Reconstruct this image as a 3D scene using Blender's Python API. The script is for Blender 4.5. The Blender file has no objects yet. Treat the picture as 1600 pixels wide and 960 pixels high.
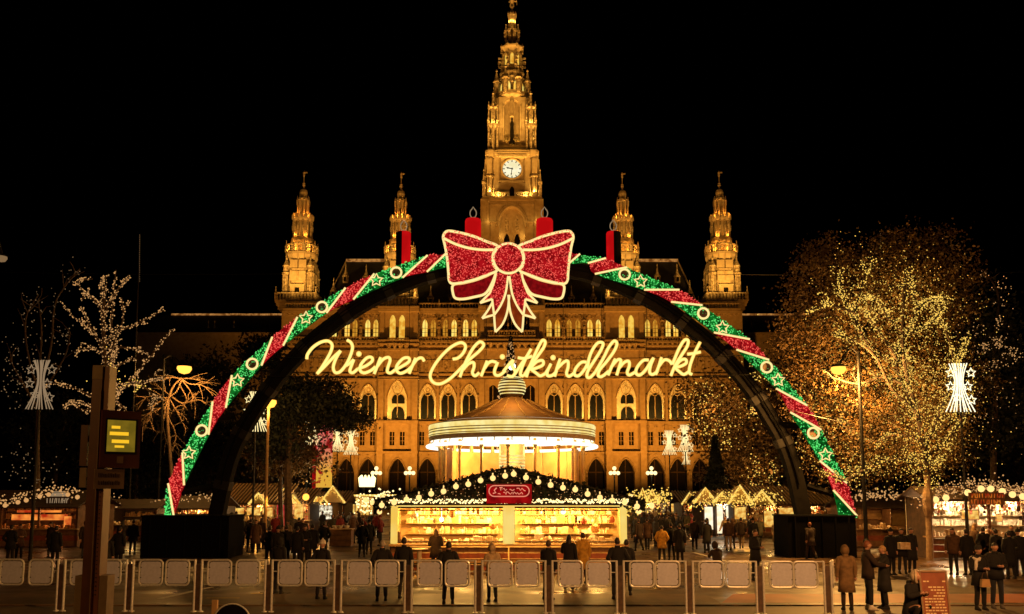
import bpy, bmesh, math, random
from math import sin, cos, pi, radians, sqrt, atan2
from mathutils import Vector, Matrix
random.seed(7)
S = bpy.context.scene
COL = S.collection

# ------------------------------------------------------------------ camera
F = 1300.0; PIT = radians(6.0); EYE = 3.2; PY0 = 633.4
CP, SP = cos(PIT), sin(PIT)
cam_d = bpy.data.cameras.new("camera"); cam = bpy.data.objects.new("camera", cam_d)
COL.objects.link(cam); S.camera = cam
cam.location = (0, 0, EYE); cam.rotation_euler = (radians(90) + PIT, 0, 0)
cam_d.sensor_width = 36; cam_d.lens = F / 1600 * 36
cam_d.shift_y = (PY0 - 480) / 1600
cam_d.clip_start = 0.1; cam_d.clip_end = 2000

# ------------------------------------------------------------------ night sky
W = bpy.data.worlds.new("World"); S.world = W; W.use_nodes = True
nt = W.node_tree; bg = nt.nodes["Background"]
sky = nt.nodes.new("ShaderNodeTexSky"); sky.sky_type = 'NISHITA'; sky.sun_disc = False
sky.sun_elevation = radians(-9); sky.sun_rotation = radians(160)
nt.links.new(sky.outputs[0], bg.inputs[0]); bg.inputs[1].default_value = 0.05
S.view_settings.view_transform = 'Standard'; S.view_settings.look = 'None'
S.view_settings.exposure = 0; S.view_settings.gamma = 1
cy = S.cycles
cy.use_denoising = True; cy.max_bounces = 5; cy.diffuse_bounces = 2; cy.glossy_bounces = 2
cy.transmission_bounces = 3; cy.transparent_max_bounces = 6
cy.sample_clamp_indirect = 3.0; cy.sample_clamp_direct = 0; cy.caustics_reflective = False; cy.caustics_refractive = False
cy.use_light_tree = True

AMBER = (1.0, 0.35, 0.034); GOLD = (1.0, 0.47, 0.07); SODIUM = (1.0, 0.46, 0.10); WARM = (1.0, 0.55, 0.16)
def lamp(name, kind, loc, power, color, target=None, size=0.3, cone=90, blend=0.6, parent=None, sy=None):
    d = bpy.data.lights.new(name, kind); d.energy = power; d.color = color
    if kind == 'AREA':
        d.size = size
        if sy: d.shape = 'RECTANGLE'; d.size_y = sy
    else: d.shadow_soft_size = size
    if kind == 'SPOT': d.spot_size = radians(cone); d.spot_blend = blend
    o = bpy.data.objects.new(name, d); COL.objects.link(o)
    o.location = loc
    if target is not None:
        o.rotation_euler = (Vector(target) - Vector(loc)).to_track_quat('-Z', 'Y').to_euler()
    if parent is not None:
        o.parent = parent; o.location = Vector(loc) - parent.location
    return o
# floodlights of the town hall stand on the roofs of the market stalls and on the lawn before it
for x in (-34, -21, -8, 8, 21, 34):
    lamp("facade_flood", 'SPOT', (x, 152, 1.2), 30000, AMBER, (x, 173, 26), 0.5, 92, 1.0)
for sx in (-1, 1):
    lamp("tower_flood", 'SPOT', (sx * 30, 100, 6.0), 80000, AMBER, (0, 177, 84), 0.6, 30, 0.7)
    lamp("tower_flood", 'SPOT', (sx * 15, 158, 44), 95000, GOLD, (0, 177, 96), 0.3, 27, 0.8)
    lamp("tower_flood", 'SPOT', (sx * 6, 150, 44), 80000, GOLD, (0, 176, 93), 0.3, 25, 0.8)
    for cx in (44.5, 23.5):
        lamp("corner_flood", 'SPOT', (sx * cx * 1.03, 112, 6.0), 30000, AMBER, (sx * cx, 176, 54), 0.6, 24, 0.6)
        lamp("corner_flood", 'SPOT', (sx * (cx - 5), 166, 42.5), 12000, GOLD, (sx * cx, 177, 56), 0.25, 75, 0.8)
        lamp("corner_flood", 'SPOT', (sx * (cx + 5), 166, 42.5), 12000, GOLD, (sx * cx, 177, 56), 0.25, 75, 0.8)
# sodium street lamps along the road behind the viewer
lamp("road_lamp_light", 'SPOT', (11, 6, 9.5), 15000, (1, .42, .12), (7, 24, 0), 0.35, 120, 0.6)
lamp("road_lamp_light", 'SPOT', (-14, -2, 9.5), 1500, SODIUM, (-8, 20, 0), 0.35, 130, 0.6)

# ------------------------------------------------------------------ mapping from the photograph to the place
def zv(v, Y):
    t = (PY0 - v) / F
    return EYE + Y * (t * CP + SP) / (CP - t * SP)
def P(u, v, Y):
    z = zv(v, Y); zc = Y * CP + (z - EYE) * SP
    return Vector(((u - 800) / F * zc, Y, z))
def XU(u, Y, z=2.0):
    return (u - 800) / F * (Y * CP + (z - EYE) * SP)
def M(px, v, Y):
    return px / F * (Y * CP + (zv(v, Y) - EYE) * SP)
def GY(v):
    t = (PY0 - v) / F
    return -EYE * (CP - t * SP) / (t * CP + SP)
def lin(r, g, b):
    f = lambda c: (c / 12.92 if c <= 0.04045 else ((c + 0.055) / 1.055) ** 2.4)
    return (f(r / 255), f(g / 255), f(b / 255))

# ------------------------------------------------------------------ materials
def mat(name, c, c2=None, scale=3.0, rough=0.75, metal=0.0, bump=0.0, bscale=None, trans=0.0, detail=5):
    m = bpy.data.materials.new(name); m.use_nodes = True
    n = m.node_tree.nodes; l = m.node_tree.links; b = n["Principled BSDF"]
    b.inputs["Roughness"].default_value = rough; b.inputs["Metallic"].default_value = metal
    if c2 is None: c2 = tuple(x * 0.7 for x in c)
    tc = n.new("ShaderNodeTexCoord"); nz = n.new("ShaderNodeTexNoise")
    nz.inputs["Scale"].default_value = scale; nz.inputs["Detail"].default_value = detail
    l.new(tc.outputs["Object"], nz.inputs["Vector"])
    r = n.new("ShaderNodeValToRGB"); r.color_ramp.elements[0].position = 0.35; r.color_ramp.elements[1].position = 0.65
    r.color_ramp.elements[0].color = (*c2, 1); r.color_ramp.elements[1].color = (*c, 1)
    l.new(nz.outputs["Fac"], r.inputs[0]); l.new(r.outputs[0], b.inputs["Base Color"])
    if bump:
        bp = n.new("ShaderNodeBump"); bp.inputs["Strength"].default_value = bump
        nb = n.new("ShaderNodeTexNoise"); nb.inputs["Scale"].default_value = bscale or scale * 4
        nb.inputs["Detail"].default_value = 6
        l.new(tc.outputs["Object"], nb.inputs["Vector"]); l.new(nb.outputs["Fac"], bp.inputs["Height"])
        l.new(bp.outputs[0], b.inputs["Normal"])
    if trans:
        t = n.new("ShaderNodeBsdfTranslucent"); mx = n.new("ShaderNodeMixShader"); mx.inputs[0].default_value = trans
        l.new(r.outputs[0], t.inputs[0]); l.new(b.outputs[0], mx.inputs[1]); l.new(t.outputs[0], mx.inputs[2])
        l.new(mx.outputs[0], n["Material Output"].inputs[0])
    return m
def emit(name, c, s, c2=None, scale=3.0, sampled=False, rim=None):
    m = bpy.data.materials.new(name); m.use_nodes = True
    n = m.node_tree.nodes; l = m.node_tree.links
    n.remove(n["Principled BSDF"]); e = n.new("ShaderNodeEmission")
    e.inputs[0].default_value = (*c, 1); e.inputs[1].default_value = s
    if c2 is not None:
        tc = n.new("ShaderNodeTexCoord"); nz = n.new("ShaderNodeTexNoise"); nz.inputs["Scale"].default_value = scale
        l.new(tc.outputs["Object"], nz.inputs["Vector"])
        r = n.new("ShaderNodeValToRGB"); r.color_ramp.elements[0].position = 0.38; r.color_ramp.elements[1].position = 0.62
        r.color_ramp.elements[0].color = (*c2, 1); r.color_ramp.elements[1].color = (*c, 1)
        l.new(nz.outputs["Fac"], r.inputs[0]); l.new(r.outputs[0], e.inputs[0])
    if rim is not None:                       # a diffusing tube is paler along its core
        lw = n.new("ShaderNodeLayerWeight"); lw.inputs[0].default_value = 0.5
        mx = n.new("ShaderNodeMix"); mx.data_type = 'RGBA'
        mx.inputs[6].default_value = (*c, 1); mx.inputs[7].default_value = (*rim, 1)
        l.new(lw.outputs["Facing"], mx.inputs[0]); l.new(mx.outputs[2], e.inputs[0])
    l.new(e.outputs[0], n["Material Output"].inputs[0])
    m.cycles.emission_sampling = 'AUTO' if sampled else 'NONE'
    return m
MT = {}
MT['stone'] = mat("sandstone", (0.46, 0.38, 0.28), (0.36, 0.285, 0.195), 1.3, 0.85, 0, 0.5, 2.5)
MT['stone_carved'] = mat("carved_sandstone", (0.56, 0.48, 0.37), (0.15, 0.105, 0.06), 2.2, 0.8, 0, 1.0, 5)  # dark mottling puts crevice shade into the stone colour
MT['slate'] = mat("roof_slate", (0.022, 0.022, 0.024), (0.012, 0.012, 0.013), 2, 0.8)
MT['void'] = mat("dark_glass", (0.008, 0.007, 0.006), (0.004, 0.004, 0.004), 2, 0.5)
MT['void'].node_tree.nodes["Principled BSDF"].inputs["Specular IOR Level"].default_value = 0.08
MT['iron'] = mat("black_iron", (0.02, 0.019, 0.018), (0.012, 0.011, 0.01), 6, 0.5, 0.6)
MT['iron_brown'] = mat('worn_brown_iron', (0.10, 0.06, 0.035), (0.05, 0.03, 0.02), 8, 0.5, 0.3)
MT['beam'] = mat("dark_beam_paint", (0.006, 0.005, 0.004), (0.003, 0.0025, 0.002), 3, 0.75, 0.0, 0.2, 8)
MT['black'] = mat("black_cloth", (0.003, 0.0028, 0.0028), (0.002, 0.002, 0.002), 4, 0.95)
MT['steel'] = mat("brushed_steel", (0.72, 0.74, 0.72), (0.58, 0.60, 0.58), 20, 0.35, 0.35)
MT['panel'] = mat("grey_infill_panel", (0.46, 0.49, 0.62), (0.39, 0.42, 0.54), 14, 0.6, 0.0, 0.1, 60)
MT['wood'] = mat("brown_timber", (0.23, 0.11, 0.045), (0.13, 0.06, 0.025), 4, 0.7, 0, 0.2, 20)
MT['wood_dark'] = mat("dark_timber", (0.07, 0.035, 0.016), (0.035, 0.018, 0.008), 4, 0.7, 0, 0.2, 20)
MT['wood_pale'] = mat("pale_timber", (0.42, 0.26, 0.11), (0.32, 0.19, 0.075), 5, 0.65, 0, 0.2, 20)
MT['wood_red'] = mat("red_brown_timber", (0.30, 0.07, 0.03), (0.2, 0.045, 0.02), 5, 0.6, 0, 0.2, 20)
MT['bark'] = mat("bark", (0.13, 0.085, 0.05), (0.06, 0.04, 0.025), 6, 0.9, 0, 0.8, 18)
MT['bark_dimmed'] = mat('dimmed_bark', (0.05, 0.032, 0.02), (0.025, 0.017, 0.01), 6, 0.9, 0, 0.8, 18)
MT['bark_pale'] = mat("pale_bark", (0.32, 0.22, 0.13), (0.2, 0.13, 0.08), 6, 0.9, 0, 0.6, 18)
MT['leaf_brown'] = mat("autumn_leaf", (0.16, 0.085, 0.025), (0.075, 0.045, 0.016), 1.1, 0.6, 0, 0, None, 0.35)
MT['leaf_gold'] = mat("golden_leaf", (0.15, 0.085, 0.022), (0.06, 0.036, 0.012), 1.1, 0.6, 0, 0, None, 0.4)
MT['leaf_dark'] = mat("evergreen_needles", (0.020, 0.026, 0.012), (0.009, 0.012, 0.006), 1.5, 0.8)
MT['fir'] = mat("fir_garland", (0.022, 0.032, 0.016), (0.010, 0.014, 0.008), 4, 0.8)
MT['skin'] = mat("skin", (0.48, 0.27, 0.18), (0.42, 0.23, 0.15), 8, 0.55)
MT['white_paint'] = mat("white_road_paint", (0.6, 0.58, 0.5), (0.4, 0.38, 0.33), 6, 0.7)
MT['yellow_paint'] = mat("yellow_road_paint", (0.6, 0.42, 0.08), (0.4, 0.28, 0.05), 6, 0.7)
MT['cream'] = mat("cream_paint", (0.75, 0.62, 0.38), (0.66, 0.53, 0.31), 4, 0.5)
MT['red_paint'] = mat("red_paint", (0.42, 0.02, 0.02), (0.33, 0.012, 0.014), 6, 0.45)
MT['pylon'] = mat("rust_red_enamel", (0.13, 0.034, 0.016), (0.09, 0.023, 0.011), 5, 0.45, 0, 0.1, 25)
MT['pylon_pale'] = mat("worn_pale_enamel", (0.30, 0.20, 0.12), (0.23, 0.15, 0.085), 9, 0.6)
# light-giving materials
MT['neon'] = emit("warm_neon_tube", lin(255, 244, 140), 1.2, rim=lin(238, 145, 10))
MT['strip'] = emit("cream_led_strip", lin(255, 238, 160), 1.15, rim=lin(232, 140, 40))
MT['g_bead'] = emit("green_led", lin(92, 232, 112), 1.1)
MT['g_base'] = emit("green_net_glow", lin(18, 112, 34), 1.0, lin(6, 52, 12), 3.0)  # bead light on the green net put in as weak emission
MT['r_bead'] = emit("red_led", lin(242, 84, 72), 1.1)
MT['r_base'] = emit("red_net_glow", lin(172, 18, 24), 1.0, lin(120, 8, 12), 3.0)  # red net glows by itself in place of light from its beads
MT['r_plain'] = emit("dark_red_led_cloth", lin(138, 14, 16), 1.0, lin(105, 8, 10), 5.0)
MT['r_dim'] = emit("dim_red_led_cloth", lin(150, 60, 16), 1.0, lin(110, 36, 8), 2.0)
MT['candle'] = emit("red_candle_cover", lin(205, 16, 18), 1.0, lin(180, 11, 13), 1.0)
MT['bulb'] = emit("warm_bulb", lin(255, 222, 150), 2.2)
MT['bulb_dim'] = emit("dim_warm_bulb", lin(225, 165, 100), 0.9)
MT['bulb_gold'] = emit("golden_bulb", lin(255, 205, 90), 1.3)
MT['bulb_faint'] = emit("faint_bulb", lin(150, 118, 80), 0.7)
MT['bulb_big'] = emit("globe_bulb", lin(255, 205, 125), 1.5)
MT['bulb_white'] = emit("white_bulb", lin(255, 250, 225), 2.5)
MT['lamp_head'] = emit("sodium_lamp_glass", lin(255, 176, 66), 2.4)
MT['window'] = emit("lit_window_glass", lin(252, 205, 84), 1.0, lin(222, 150, 40), 0.9)
MT['window_mid'] = emit('dim_window_glass', lin(226, 158, 48), 0.85, lin(180, 110, 26), 1.1)
MT['window_hot'] = emit("bright_window_glass", lin(255, 222, 110), 1.15, lin(245, 180, 60), 1.2)
MT['ridge'] = emit("floodlit_ridge_glow", lin(205, 140, 72), 0.8, lin(120, 70, 25), 1.3)  # emission painted where floodlight catches the ridge balustrade
MT['ring_led'] = emit("carousel_led", lin(255, 238, 158), 1.05, lin(240, 208, 112), 1.2)
MT['ring_hot'] = emit("carousel_ceiling_light", lin(255, 250, 225), 1.7, sampled=True)
MT['angel'] = emit("white_led_rod", lin(255, 246, 205), 1.6)
MT['angel_dim'] = emit("dim_led_rod", lin(178, 148, 112), 0.65)
MT['screen'] = emit("display_screen", lin(170, 138, 36), 0.5, lin(140, 116, 30), 6)
MT['screen_text'] = emit("display_text", lin(255, 196, 40), 1.0)

# ------------------------------------------------------------------ mesh collector
class MB:
    def __init__(s): s.v = []; s.f = []; s.smooth = False
    def add(s, vs, fs):
        o = len(s.v); s.v.extend([tuple(p) for p in vs]); s.f.extend([tuple(i + o for i in q) for q in fs]); return s
    def box(s, x0, x1, y0, y1, z0, z1):
        return s.add([(x0,y0,z0),(x1,y0,z0),(x1,y1,z0),(x0,y1,z0),(x0,y0,z1),(x1,y0,z1),(x1,y1,z1),(x0,y1,z1)],
                     [(0,3,2,1),(4,5,6,7),(0,1,5,4),(1,2,6,5),(2,3,7,6),(3,0,4,7)])
    def cbox(s, c, sx, sy, sz, rz=0.0):
        a, b = cos(rz), sin(rz); vs = []
        for dz in (-sz/2, sz/2):
            for dx, dy in ((-1,-1),(1,-1),(1,1),(-1,1)):
                x, y = dx*sx/2, dy*sy/2
                vs.append((c[0]+x*a-y*b, c[1]+x*b+y*a, c[2]+dz))
        return s.add(vs, [(0,3,2,1),(4,5,6,7),(0,1,5,4),(1,2,6,5),(2,3,7,6),(3,0,4,7)])
    def cyl(s, p0, p1, r0, r1=None, n=8, cap=True):
        if r1 is None: r1 = r0
        p0 = Vector(p0); p1 = Vector(p1); d = p1 - p0
        if d.length < 1e-6: return s
        q = d.to_track_quat('Z', 'Y'); vs = []
        for p, r in ((p0, r0), (p1, r1)):
            for k in range(n):
                a = 2*pi*k/n; vs.append(p + q @ Vector((r*cos(a), r*sin(a), 0)))
        fs = [(k, (k+1) % n, n+(k+1) % n, n+k) for k in range(n)]
        if cap: fs += [tuple(range(n-1, -1, -1)), tuple(range(n, 2*n))]
        return s.add(vs, fs)
    def lathe(s, cx, cy, prof, n=12, ph=0.0, cap=True):
        vs = []; 
        for r, z in prof:
            for k in range(n):
                a = ph + 2*pi*k/n; vs.append((cx + r*cos(a), cy + r*sin(a), z))
        fs = []
        for j in range(len(prof)-1):
            for k in range(n):
                fs.append((j*n+k, j*n+(k+1) % n, (j+1)*n+(k+1) % n, (j+1)*n+k))
        if cap: fs += [tuple(range(n-1, -1, -1)), tuple(range((len(prof)-1)*n, len(prof)*n))]
        return s.add(vs, fs)
    def prism(s, pts, y0, y1):           # outline in x,z pushed along y
        n = len(pts)
        vs = [(x, y0, z) for x, z in pts] + [(x, y1, z) for x, z in pts]
        return s.add(vs, [tuple(range(n)), tuple(range(2*n-1, n-1, -1))] + [(k, n+k, n+(k+1) % n, (k+1) % n) for k in range(n)])
    def prismx(s, pts, x0, x1):          # outline in y,z pushed along x
        n = len(pts)
        vs = [(x0, y, z) for y, z in pts] + [(x1, y, z) for y, z in pts]
        return s.add(vs, [tuple(range(n)), tuple(range(2*n-1, n-1, -1))] + [(k, n+k, n+(k+1) % n, (k+1) % n) for k in range(n)])
    def tube(s, pts, r, n=6, closed=False, radii=None):
        pts = [Vector(p) for p in pts]; m = len(pts)
        if m < 2: return s
        vs = []; up = None
        for i, p in enumerate(pts):
            a = pts[i-1] if (i > 0 or closed) else p
            b = pts[(i+1) % m] if (i < m-1 or closed) else p
            t = (b - a); t = t.normalized() if t.length > 1e-9 else Vector((0,0,1))
            if up is None:
                up = Vector((0,1,0)) if abs(t.y) < 0.9 else Vector((1,0,0))
            u = (up - t * up.dot(t)); u = u.normalized() if u.length > 1e-6 else t.orthogonal().normalized()
            up = u; w = t.cross(u); rr = radii[i] if radii else r
            for k in range(n):
                a2 = 2*pi*k/n; vs.append(p + (u*cos(a2) + w*sin(a2))*rr)
        fs = []
        for i in range(m if closed else m-1):
            j = (i+1) % m
            for k in range(n): fs.append((i*n+k, i*n+(k+1) % n, j*n+(k+1) % n, j*n+k))
        if not closed: fs += [tuple(range(n-1,-1,-1)), tuple(range((m-1)*n, m*n))]
        return s.add(vs, fs)
    def octa(s, c, r):
        x, y, z = c
        return s.add([(x+r,y,z),(x-r,y,z),(x,y+r,z),(x,y-r,z),(x,y,z+r),(x,y,z-r)],
                     [(0,2,4),(2,1,4),(1,3,4),(3,0,4),(2,0,5),(1,2,5),(3,1,5),(0,3,5)])
    def ball(s, c, r, n=10, m=6, sz=1.0):
        prof = [(r*sin(pi*j/m) if 0 < j < m else r*0.03, c[2]-sz*r*cos(pi*j/m)) for j in range(m+1)]
        return s.lathe(c[0], c[1], prof, n)
    def quad(s, a, b, c, d): return s.add([a,b,c,d], [(0,1,2,3)])
    def leaf(s, p, size, rnd=random):
        n = Vector((rnd.gauss(0,1), rnd.gauss(0,1), rnd.gauss(0,1)))
        if n.length < 1e-3: n = Vector((0,0,1))
        n.normalize(); u = n.orthogonal().normalized(); w = n.cross(u)
        a = rnd.random()*2*pi; u2 = u*cos(a)+w*sin(a); w2 = n.cross(u2)
        u2 *= size; w2 *= size*0.6; p = Vector(p)
        return s.add([p-u2, p-w2, p+u2, p+w2], [(0,1,2,3)])
    def archwall(s, x0, x1, z0, z1, y, ops, depth, back=True):
        """front face at y with openings (xc, w, sill, spring, rise, pointedness), reveals depth deep"""
        x = x0
        for (xc, w, zs, zp, rise, pw) in sorted(ops):
            a, b = xc - w/2, xc + w/2
            s.quad((x,y,z0),(a,y,z0),(a,y,z1),(x,y,z1)); x = b
            if zs > z0: s.quad((a,y,z0),(b,y,z0),(b,y,zs),(a,y,zs))
            pts = [(a, zs)]
            N = 10 if rise > 0 else 1
            for k in range(N+1):
                t = -1 + 2*k/N
                pts.append((xc + t*w/2, zp + rise*(1-abs(t)**pw)**(0.5 if pw >= 2 else 0.8)))
            pts.append((b, zs))
            for k in range(1, len(pts)-2):
                (xa, za), (xb, zb) = pts[k], pts[k+1]
                s.quad((xa,y,za),(xb,y,zb),(xb,y,z1),(xa,y,z1))
            for k in range(len(pts)):
                (xa, za), (xb, zb) = pts[k], pts[(k+1) % len(pts)]
                s.quad((xa,y,za),(xa,y+depth,za),(xb,y+depth,zb),(xb,y,zb))
        s.quad((x,y,z0),(x1,y,z0),(x1,y,z1),(x,y,z1))
        return s
    def build(s, name, m, parent=None, kind=None, smooth=False):
        off = Vector((0,0,0)); q = parent
        while q is not None: off += q.location; q = q.parent
        me = bpy.data.meshes.new(name)
        me.from_pydata([(x-off.x, y-off.y, z-off.z) for x, y, z in s.v], [], s.f)
        ms = m if isinstance(m, (list, tuple)) else [m]
        for k in ms: me.materials.append(MT[k] if isinstance(k, str) else k)
        me.update()
        o = bpy.data.objects.new(name, me); COL.objects.link(o)
        if smooth or s.smooth:
            me.shade_smooth()
        if parent is not None: o.parent = parent
        if kind: o['kind'] = kind
        return o
def tag(o, label, cat, group=None, kind=None):
    if label: o['label'] = label
    if cat: o['category'] = cat
    if group: o['group'] = group
    if kind: o['kind'] = kind
    return o
def thing(name, label, cat, loc=(0,0,0), group=None):
    o = bpy.data.objects.new(name, None); COL.objects.link(o); o.location = loc; o.empty_display_size = 0.2
    return tag(o, label, cat, group)
KIDS = {}
def copy_tree(o, parent=None):
    c = o.copy(); COL.objects.link(c)
    if parent is not None: c.parent = parent
    for ch in list(o.children): copy_tree(ch, c)
    return c
def crom(pts, sub=5, closed=False):
    pts = [Vector(p) for p in pts]; n = len(pts); out = []
    if n < 3: return pts
    R = range(n if closed else n-1)
    for i in R:
        p1, p2 = pts[i], pts[(i+1) % n]
        p0 = pts[i-1] if (i > 0 or closed) else p1*2 - p2
        p3 = pts[(i+2) % n] if (i+2 < n or closed) else p2*2 - p1
        for k in range(sub):
            t = k/sub
            out.append(0.5*((2*p1) + (p2-p0)*t + (2*p0-5*p1+4*p2-p3)*t*t + (3*p1-p0-3*p2+p3)*t**3))
    if not closed: out.append(pts[-1])
    return out
def starpts(cx, cz, R, r, rot=pi/2, n=5):
    return [(cx + (R if k % 2 == 0 else r)*cos(rot + pi*k/n), cz + (R if k % 2 == 0 else r)*sin(rot + pi*k/n)) for k in range(2*n)]
for k_ in ('beam', 'black'): MT[k_].node_tree.nodes["Principled BSDF"].inputs["Specular IOR Level"].default_value = 0.1
MT['angel_warm'] = emit("warm_led_rod", lin(255, 230, 160), 1.35)
# ------------------------------------------------------------------ ground
def ground_mat():
    m = mat("plaza_granite", (0.115, 0.066, 0.030), (0.045, 0.026, 0.012), 1.3, 0.42, 0, 0.35, 9, 0, 12)
    n = m.node_tree.nodes; l = m.node_tree.links; b_ = n["Principled BSDF"]
    br = n.new("ShaderNodeTexBrick"); br.inputs["Scale"].default_value = 1.0; br.inputs["Brick Width"].default_value = 1.2; br.inputs["Row Height"].default_value = .8; br.inputs["Mortar Size"].default_value = .018
    br.inputs["Color1"].default_value = (1, 1, 1, 1); br.inputs["Color2"].default_value = (.72, .72, .72, 1); br.inputs["Mortar"].default_value = (.3, .3, .3, 1)
    t2 = n.new("ShaderNodeTexCoord"); l.new(t2.outputs["Object"], br.inputs["Vector"]); mul = n.new("ShaderNodeMix"); mul.data_type = 'RGBA'; mul.blend_type = 'MULTIPLY'; mul.inputs[0].default_value = 1
    src = b_.inputs["Base Color"].links[0].from_socket; l.new(src, mul.inputs[6]); l.new(br.outputs["Color"], mul.inputs[7]); l.new(mul.outputs[2], b_.inputs["Base Color"])
    z = n.new("ShaderNodeTexNoise"); z.inputs["Scale"].default_value = .45; z.inputs["Detail"].default_value = 8
    tc = n.new("ShaderNodeTexCoord"); mr_ = n.new("ShaderNodeMapRange"); mr_.inputs[1].default_value = .35; mr_.inputs[2].default_value = .65; mr_.inputs[3].default_value = .22; mr_.inputs[4].default_value = .62
    l.new(tc.outputs["Object"], z.inputs["Vector"]); l.new(z.outputs["Fac"], mr_.inputs[0]); l.new(mr_.outputs[0], n["Principled BSDF"].inputs["Roughness"])
    return m
MT['plaza'] = ground_mat()
MT['asphalt'] = mat("asphalt", (0.10, 0.068, 0.042), (0.06, 0.04, 0.026), 0.8, 0.6, 0, 0.35, 60)
MT['paver'] = mat("pale_paver", (0.13, 0.072, 0.026), (0.085, 0.047, 0.018), 2.0, 0.5, 0, 0.25, 30)
MT['orange_paver'] = mat("red_cycle_path", (0.36, 0.10, 0.022), (0.28, 0.075, 0.018), 1.2, 0.55, 0, 0.2, 40)
for k_ in ('plaza', 'asphalt', 'paver', 'orange_paver'): MT[k_].node_tree.nodes['Principled BSDF'].inputs['Specular IOR Level'].default_value = .22
KERB = 24.3
tag(MB().box(-500, 500, KERB + 0.3, 900, -0.5, 0.0).build("plaza_ground", 'plaza'), "wide granite plaza of the market", None, None, 'structure')
tag(MB().box(-500, 500, -120, KERB, -0.6, -0.03).build("road", 'asphalt'), "dark asphalt road before the plaza", None, None, 'structure')
kerb = tag(MB().box(-500, 500, KERB, KERB + 0.3, -0.5, -0.015).build("kerb", 'asphalt'), "stone kerb along the plaza edge", None, None, 'structure')
kb = MB().box(-0.49, 0.49, -0.14, 0.145, -0.1, 0.006).build("kerb_stone", 'paver', None); kme = kb.data
kb.parent = kerb; kb.location = (-24.5, KERB + 0.145, 0)
for i in range(1, 50):
    o = kb.copy(); COL.objects.link(o); o.location = (-24.5 + i, KERB + 0.145, random.uniform(-.004, .004))
xo = XU(1118, 25.5, 0)
tag(MB().quad((-60, 24.75, .004), (xo - .02, 24.75, .004), (xo - .02, 26.9, .004), (-60, 26.9, .004)).build("paving_band", 'paver'), None, None, None, 'structure')
tag(MB().quad((xo, 24.75, .004), (60, 24.75, .004), (60, 26.9, .004), (xo + .9, 26.9, .004)).build("cycle_path", 'orange_paver'), None, None, None, 'structure')
mk = MB()
def stripe(u0, v0, u1, v1, w, z):
    a = Vector((XU(u0, GY(v0), 0), GY(v0), z)); b = Vector((XU(u1, GY(v1), 0), GY(v1), z))
    d = (b - a).normalized(); n = Vector((-d.y, d.x, 0)) * w / 2
    mk.quad(a + n, a - n, b - n, b + n)
stripe(250, 936, 330, 918, 0.22, .009); stripe(1078, 862, 1160, 884, 0.15, .005); stripe(870, 858, 1000, 858, 0.12, .005)
tag(mk.build("white_marking", 'white_paint'), None, None, None, 'structure')
mk = MB(); stripe(322, 935, 374, 935, 0.16, .009); stripe(392, 928, 440, 927, 0.16, .009)
tag(mk.build("yellow_marking", 'yellow_paint'), None, None, None, 'structure')

# ------------------------------------------------------------------ town hall
YF = 173.0
Zf = lambda v, Y=YF: zv(v, Y)
hall = thing("town_hall", "floodlit gothic town hall with arcades, five spired towers and a lit clock", "town hall", (0, YF, 0))
def XF(u, v, Y=YF): return P(u, v, Y).x
def archpoly(xc, w, zs, zp, rise, pw, N=10):
    pts = [(xc - w/2, zs)]
    for k in range(N+1):
        t = -1 + 2*k/N
        pts.append((xc + t*w/2, zp + rise*(1-abs(t)**pw)**(0.5 if pw >= 2 else 0.8)))
    pts.append((xc + w/2, zs)); return pts
def op(c, wpx, vs, vp, va, pw, Y=YF):
    return (XF(c, vp, Y), M(wpx, vp, Y), zv(vs, Y), zv(vp, Y), (zv(va, Y) - zv(vp, Y)) if va else 0, pw)
mainc = {
 'A': [470, 505, 540, 574, 667, 711, 889, 932, 1024.5, 1060, 1095, 1130],
 'B': [470, 505, 540, 574, 667, 711, 889, 932, 1024.5, 1060, 1095, 1130],
 'C': [470, 505, 540, 575, 668, 700, 733, 866, 899, 932, 1024, 1059, 1094, 1129],
 'E': [(510, 522), (542.5, 554.5), (574.5, 587), (664, 677), (696, 709.5), (727.5, 741), (858, 871), (889.5, 903), (922, 935), (1012, 1024), (1044, 1056), (1076, 1088)],
}
bayc = {'L': (596, 649, 620.5), 'R': (950, 1003, 978.5), 'C': (753, 846, 799.5)}
def rowsA(cs, Y): return [op(c, 27, 800, 738, 717, 1.7, Y)[:2] + (0.0,) + op(c, 27, 800, 738, 717, 1.7, Y)[3:] for c in cs]
def rowsB(cs, Y): return [op(c + s*8, 7.5, 696, 675, None, 2, Y) for c in cs for s in (-1, 1)]
def rowsC(cs, Y, tall=False): return [op(c, 30 if tall else 26, 655, 622, 595.5 if tall else 601, 1.7, Y) for c in cs]
def rowsE(cs, Y, tall=False): return [op(c, 9.5 if tall else 8.2, 533 if tall else 526, 500 if tall else 506, 492 if tall else 499, 1.8, Y) for p in cs for c in p]
LV = {'A': (800, 708), 'B': (708, 662), 'C': (662, 593), 'D': (593, 537), 'E': (537, 486)}
def wall_rows(mb, x0, x1, Y, ra, rb, rc, re_, depth):
    z = lambda v: 0.0 if v == 800 else Zf(v)
    for k, ops, d in (('A', ra, 1.6), ('B', rb, .6), ('C', rc, 1.0), ('D', [], 1), ('E', re_, .5)):
        mb.archwall(x0, x1, z(LV[k][0]), z(LV[k][1]), Y, ops, d)
XL, XR = XF(436, 640), XF(1164, 640)
mb = MB()
edges = [XL] + [XF(u, 600) for u in (597, 648, 754, 845, 951, 1002)] + [XR]
for i in range(0, 7, 2):
    a, b = edges[i], edges[i+1]
    sel = lambda L: [o_ for o_ in L if a < o_[0] < b]
    wall_rows(mb, a, b, YF, sel(rowsA(mainc['A'], YF)), sel(rowsB(mainc['B'], YF)), sel(rowsC(mainc['C'], YF)), sel(rowsE(mainc['E'], YF)), 1)
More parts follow.
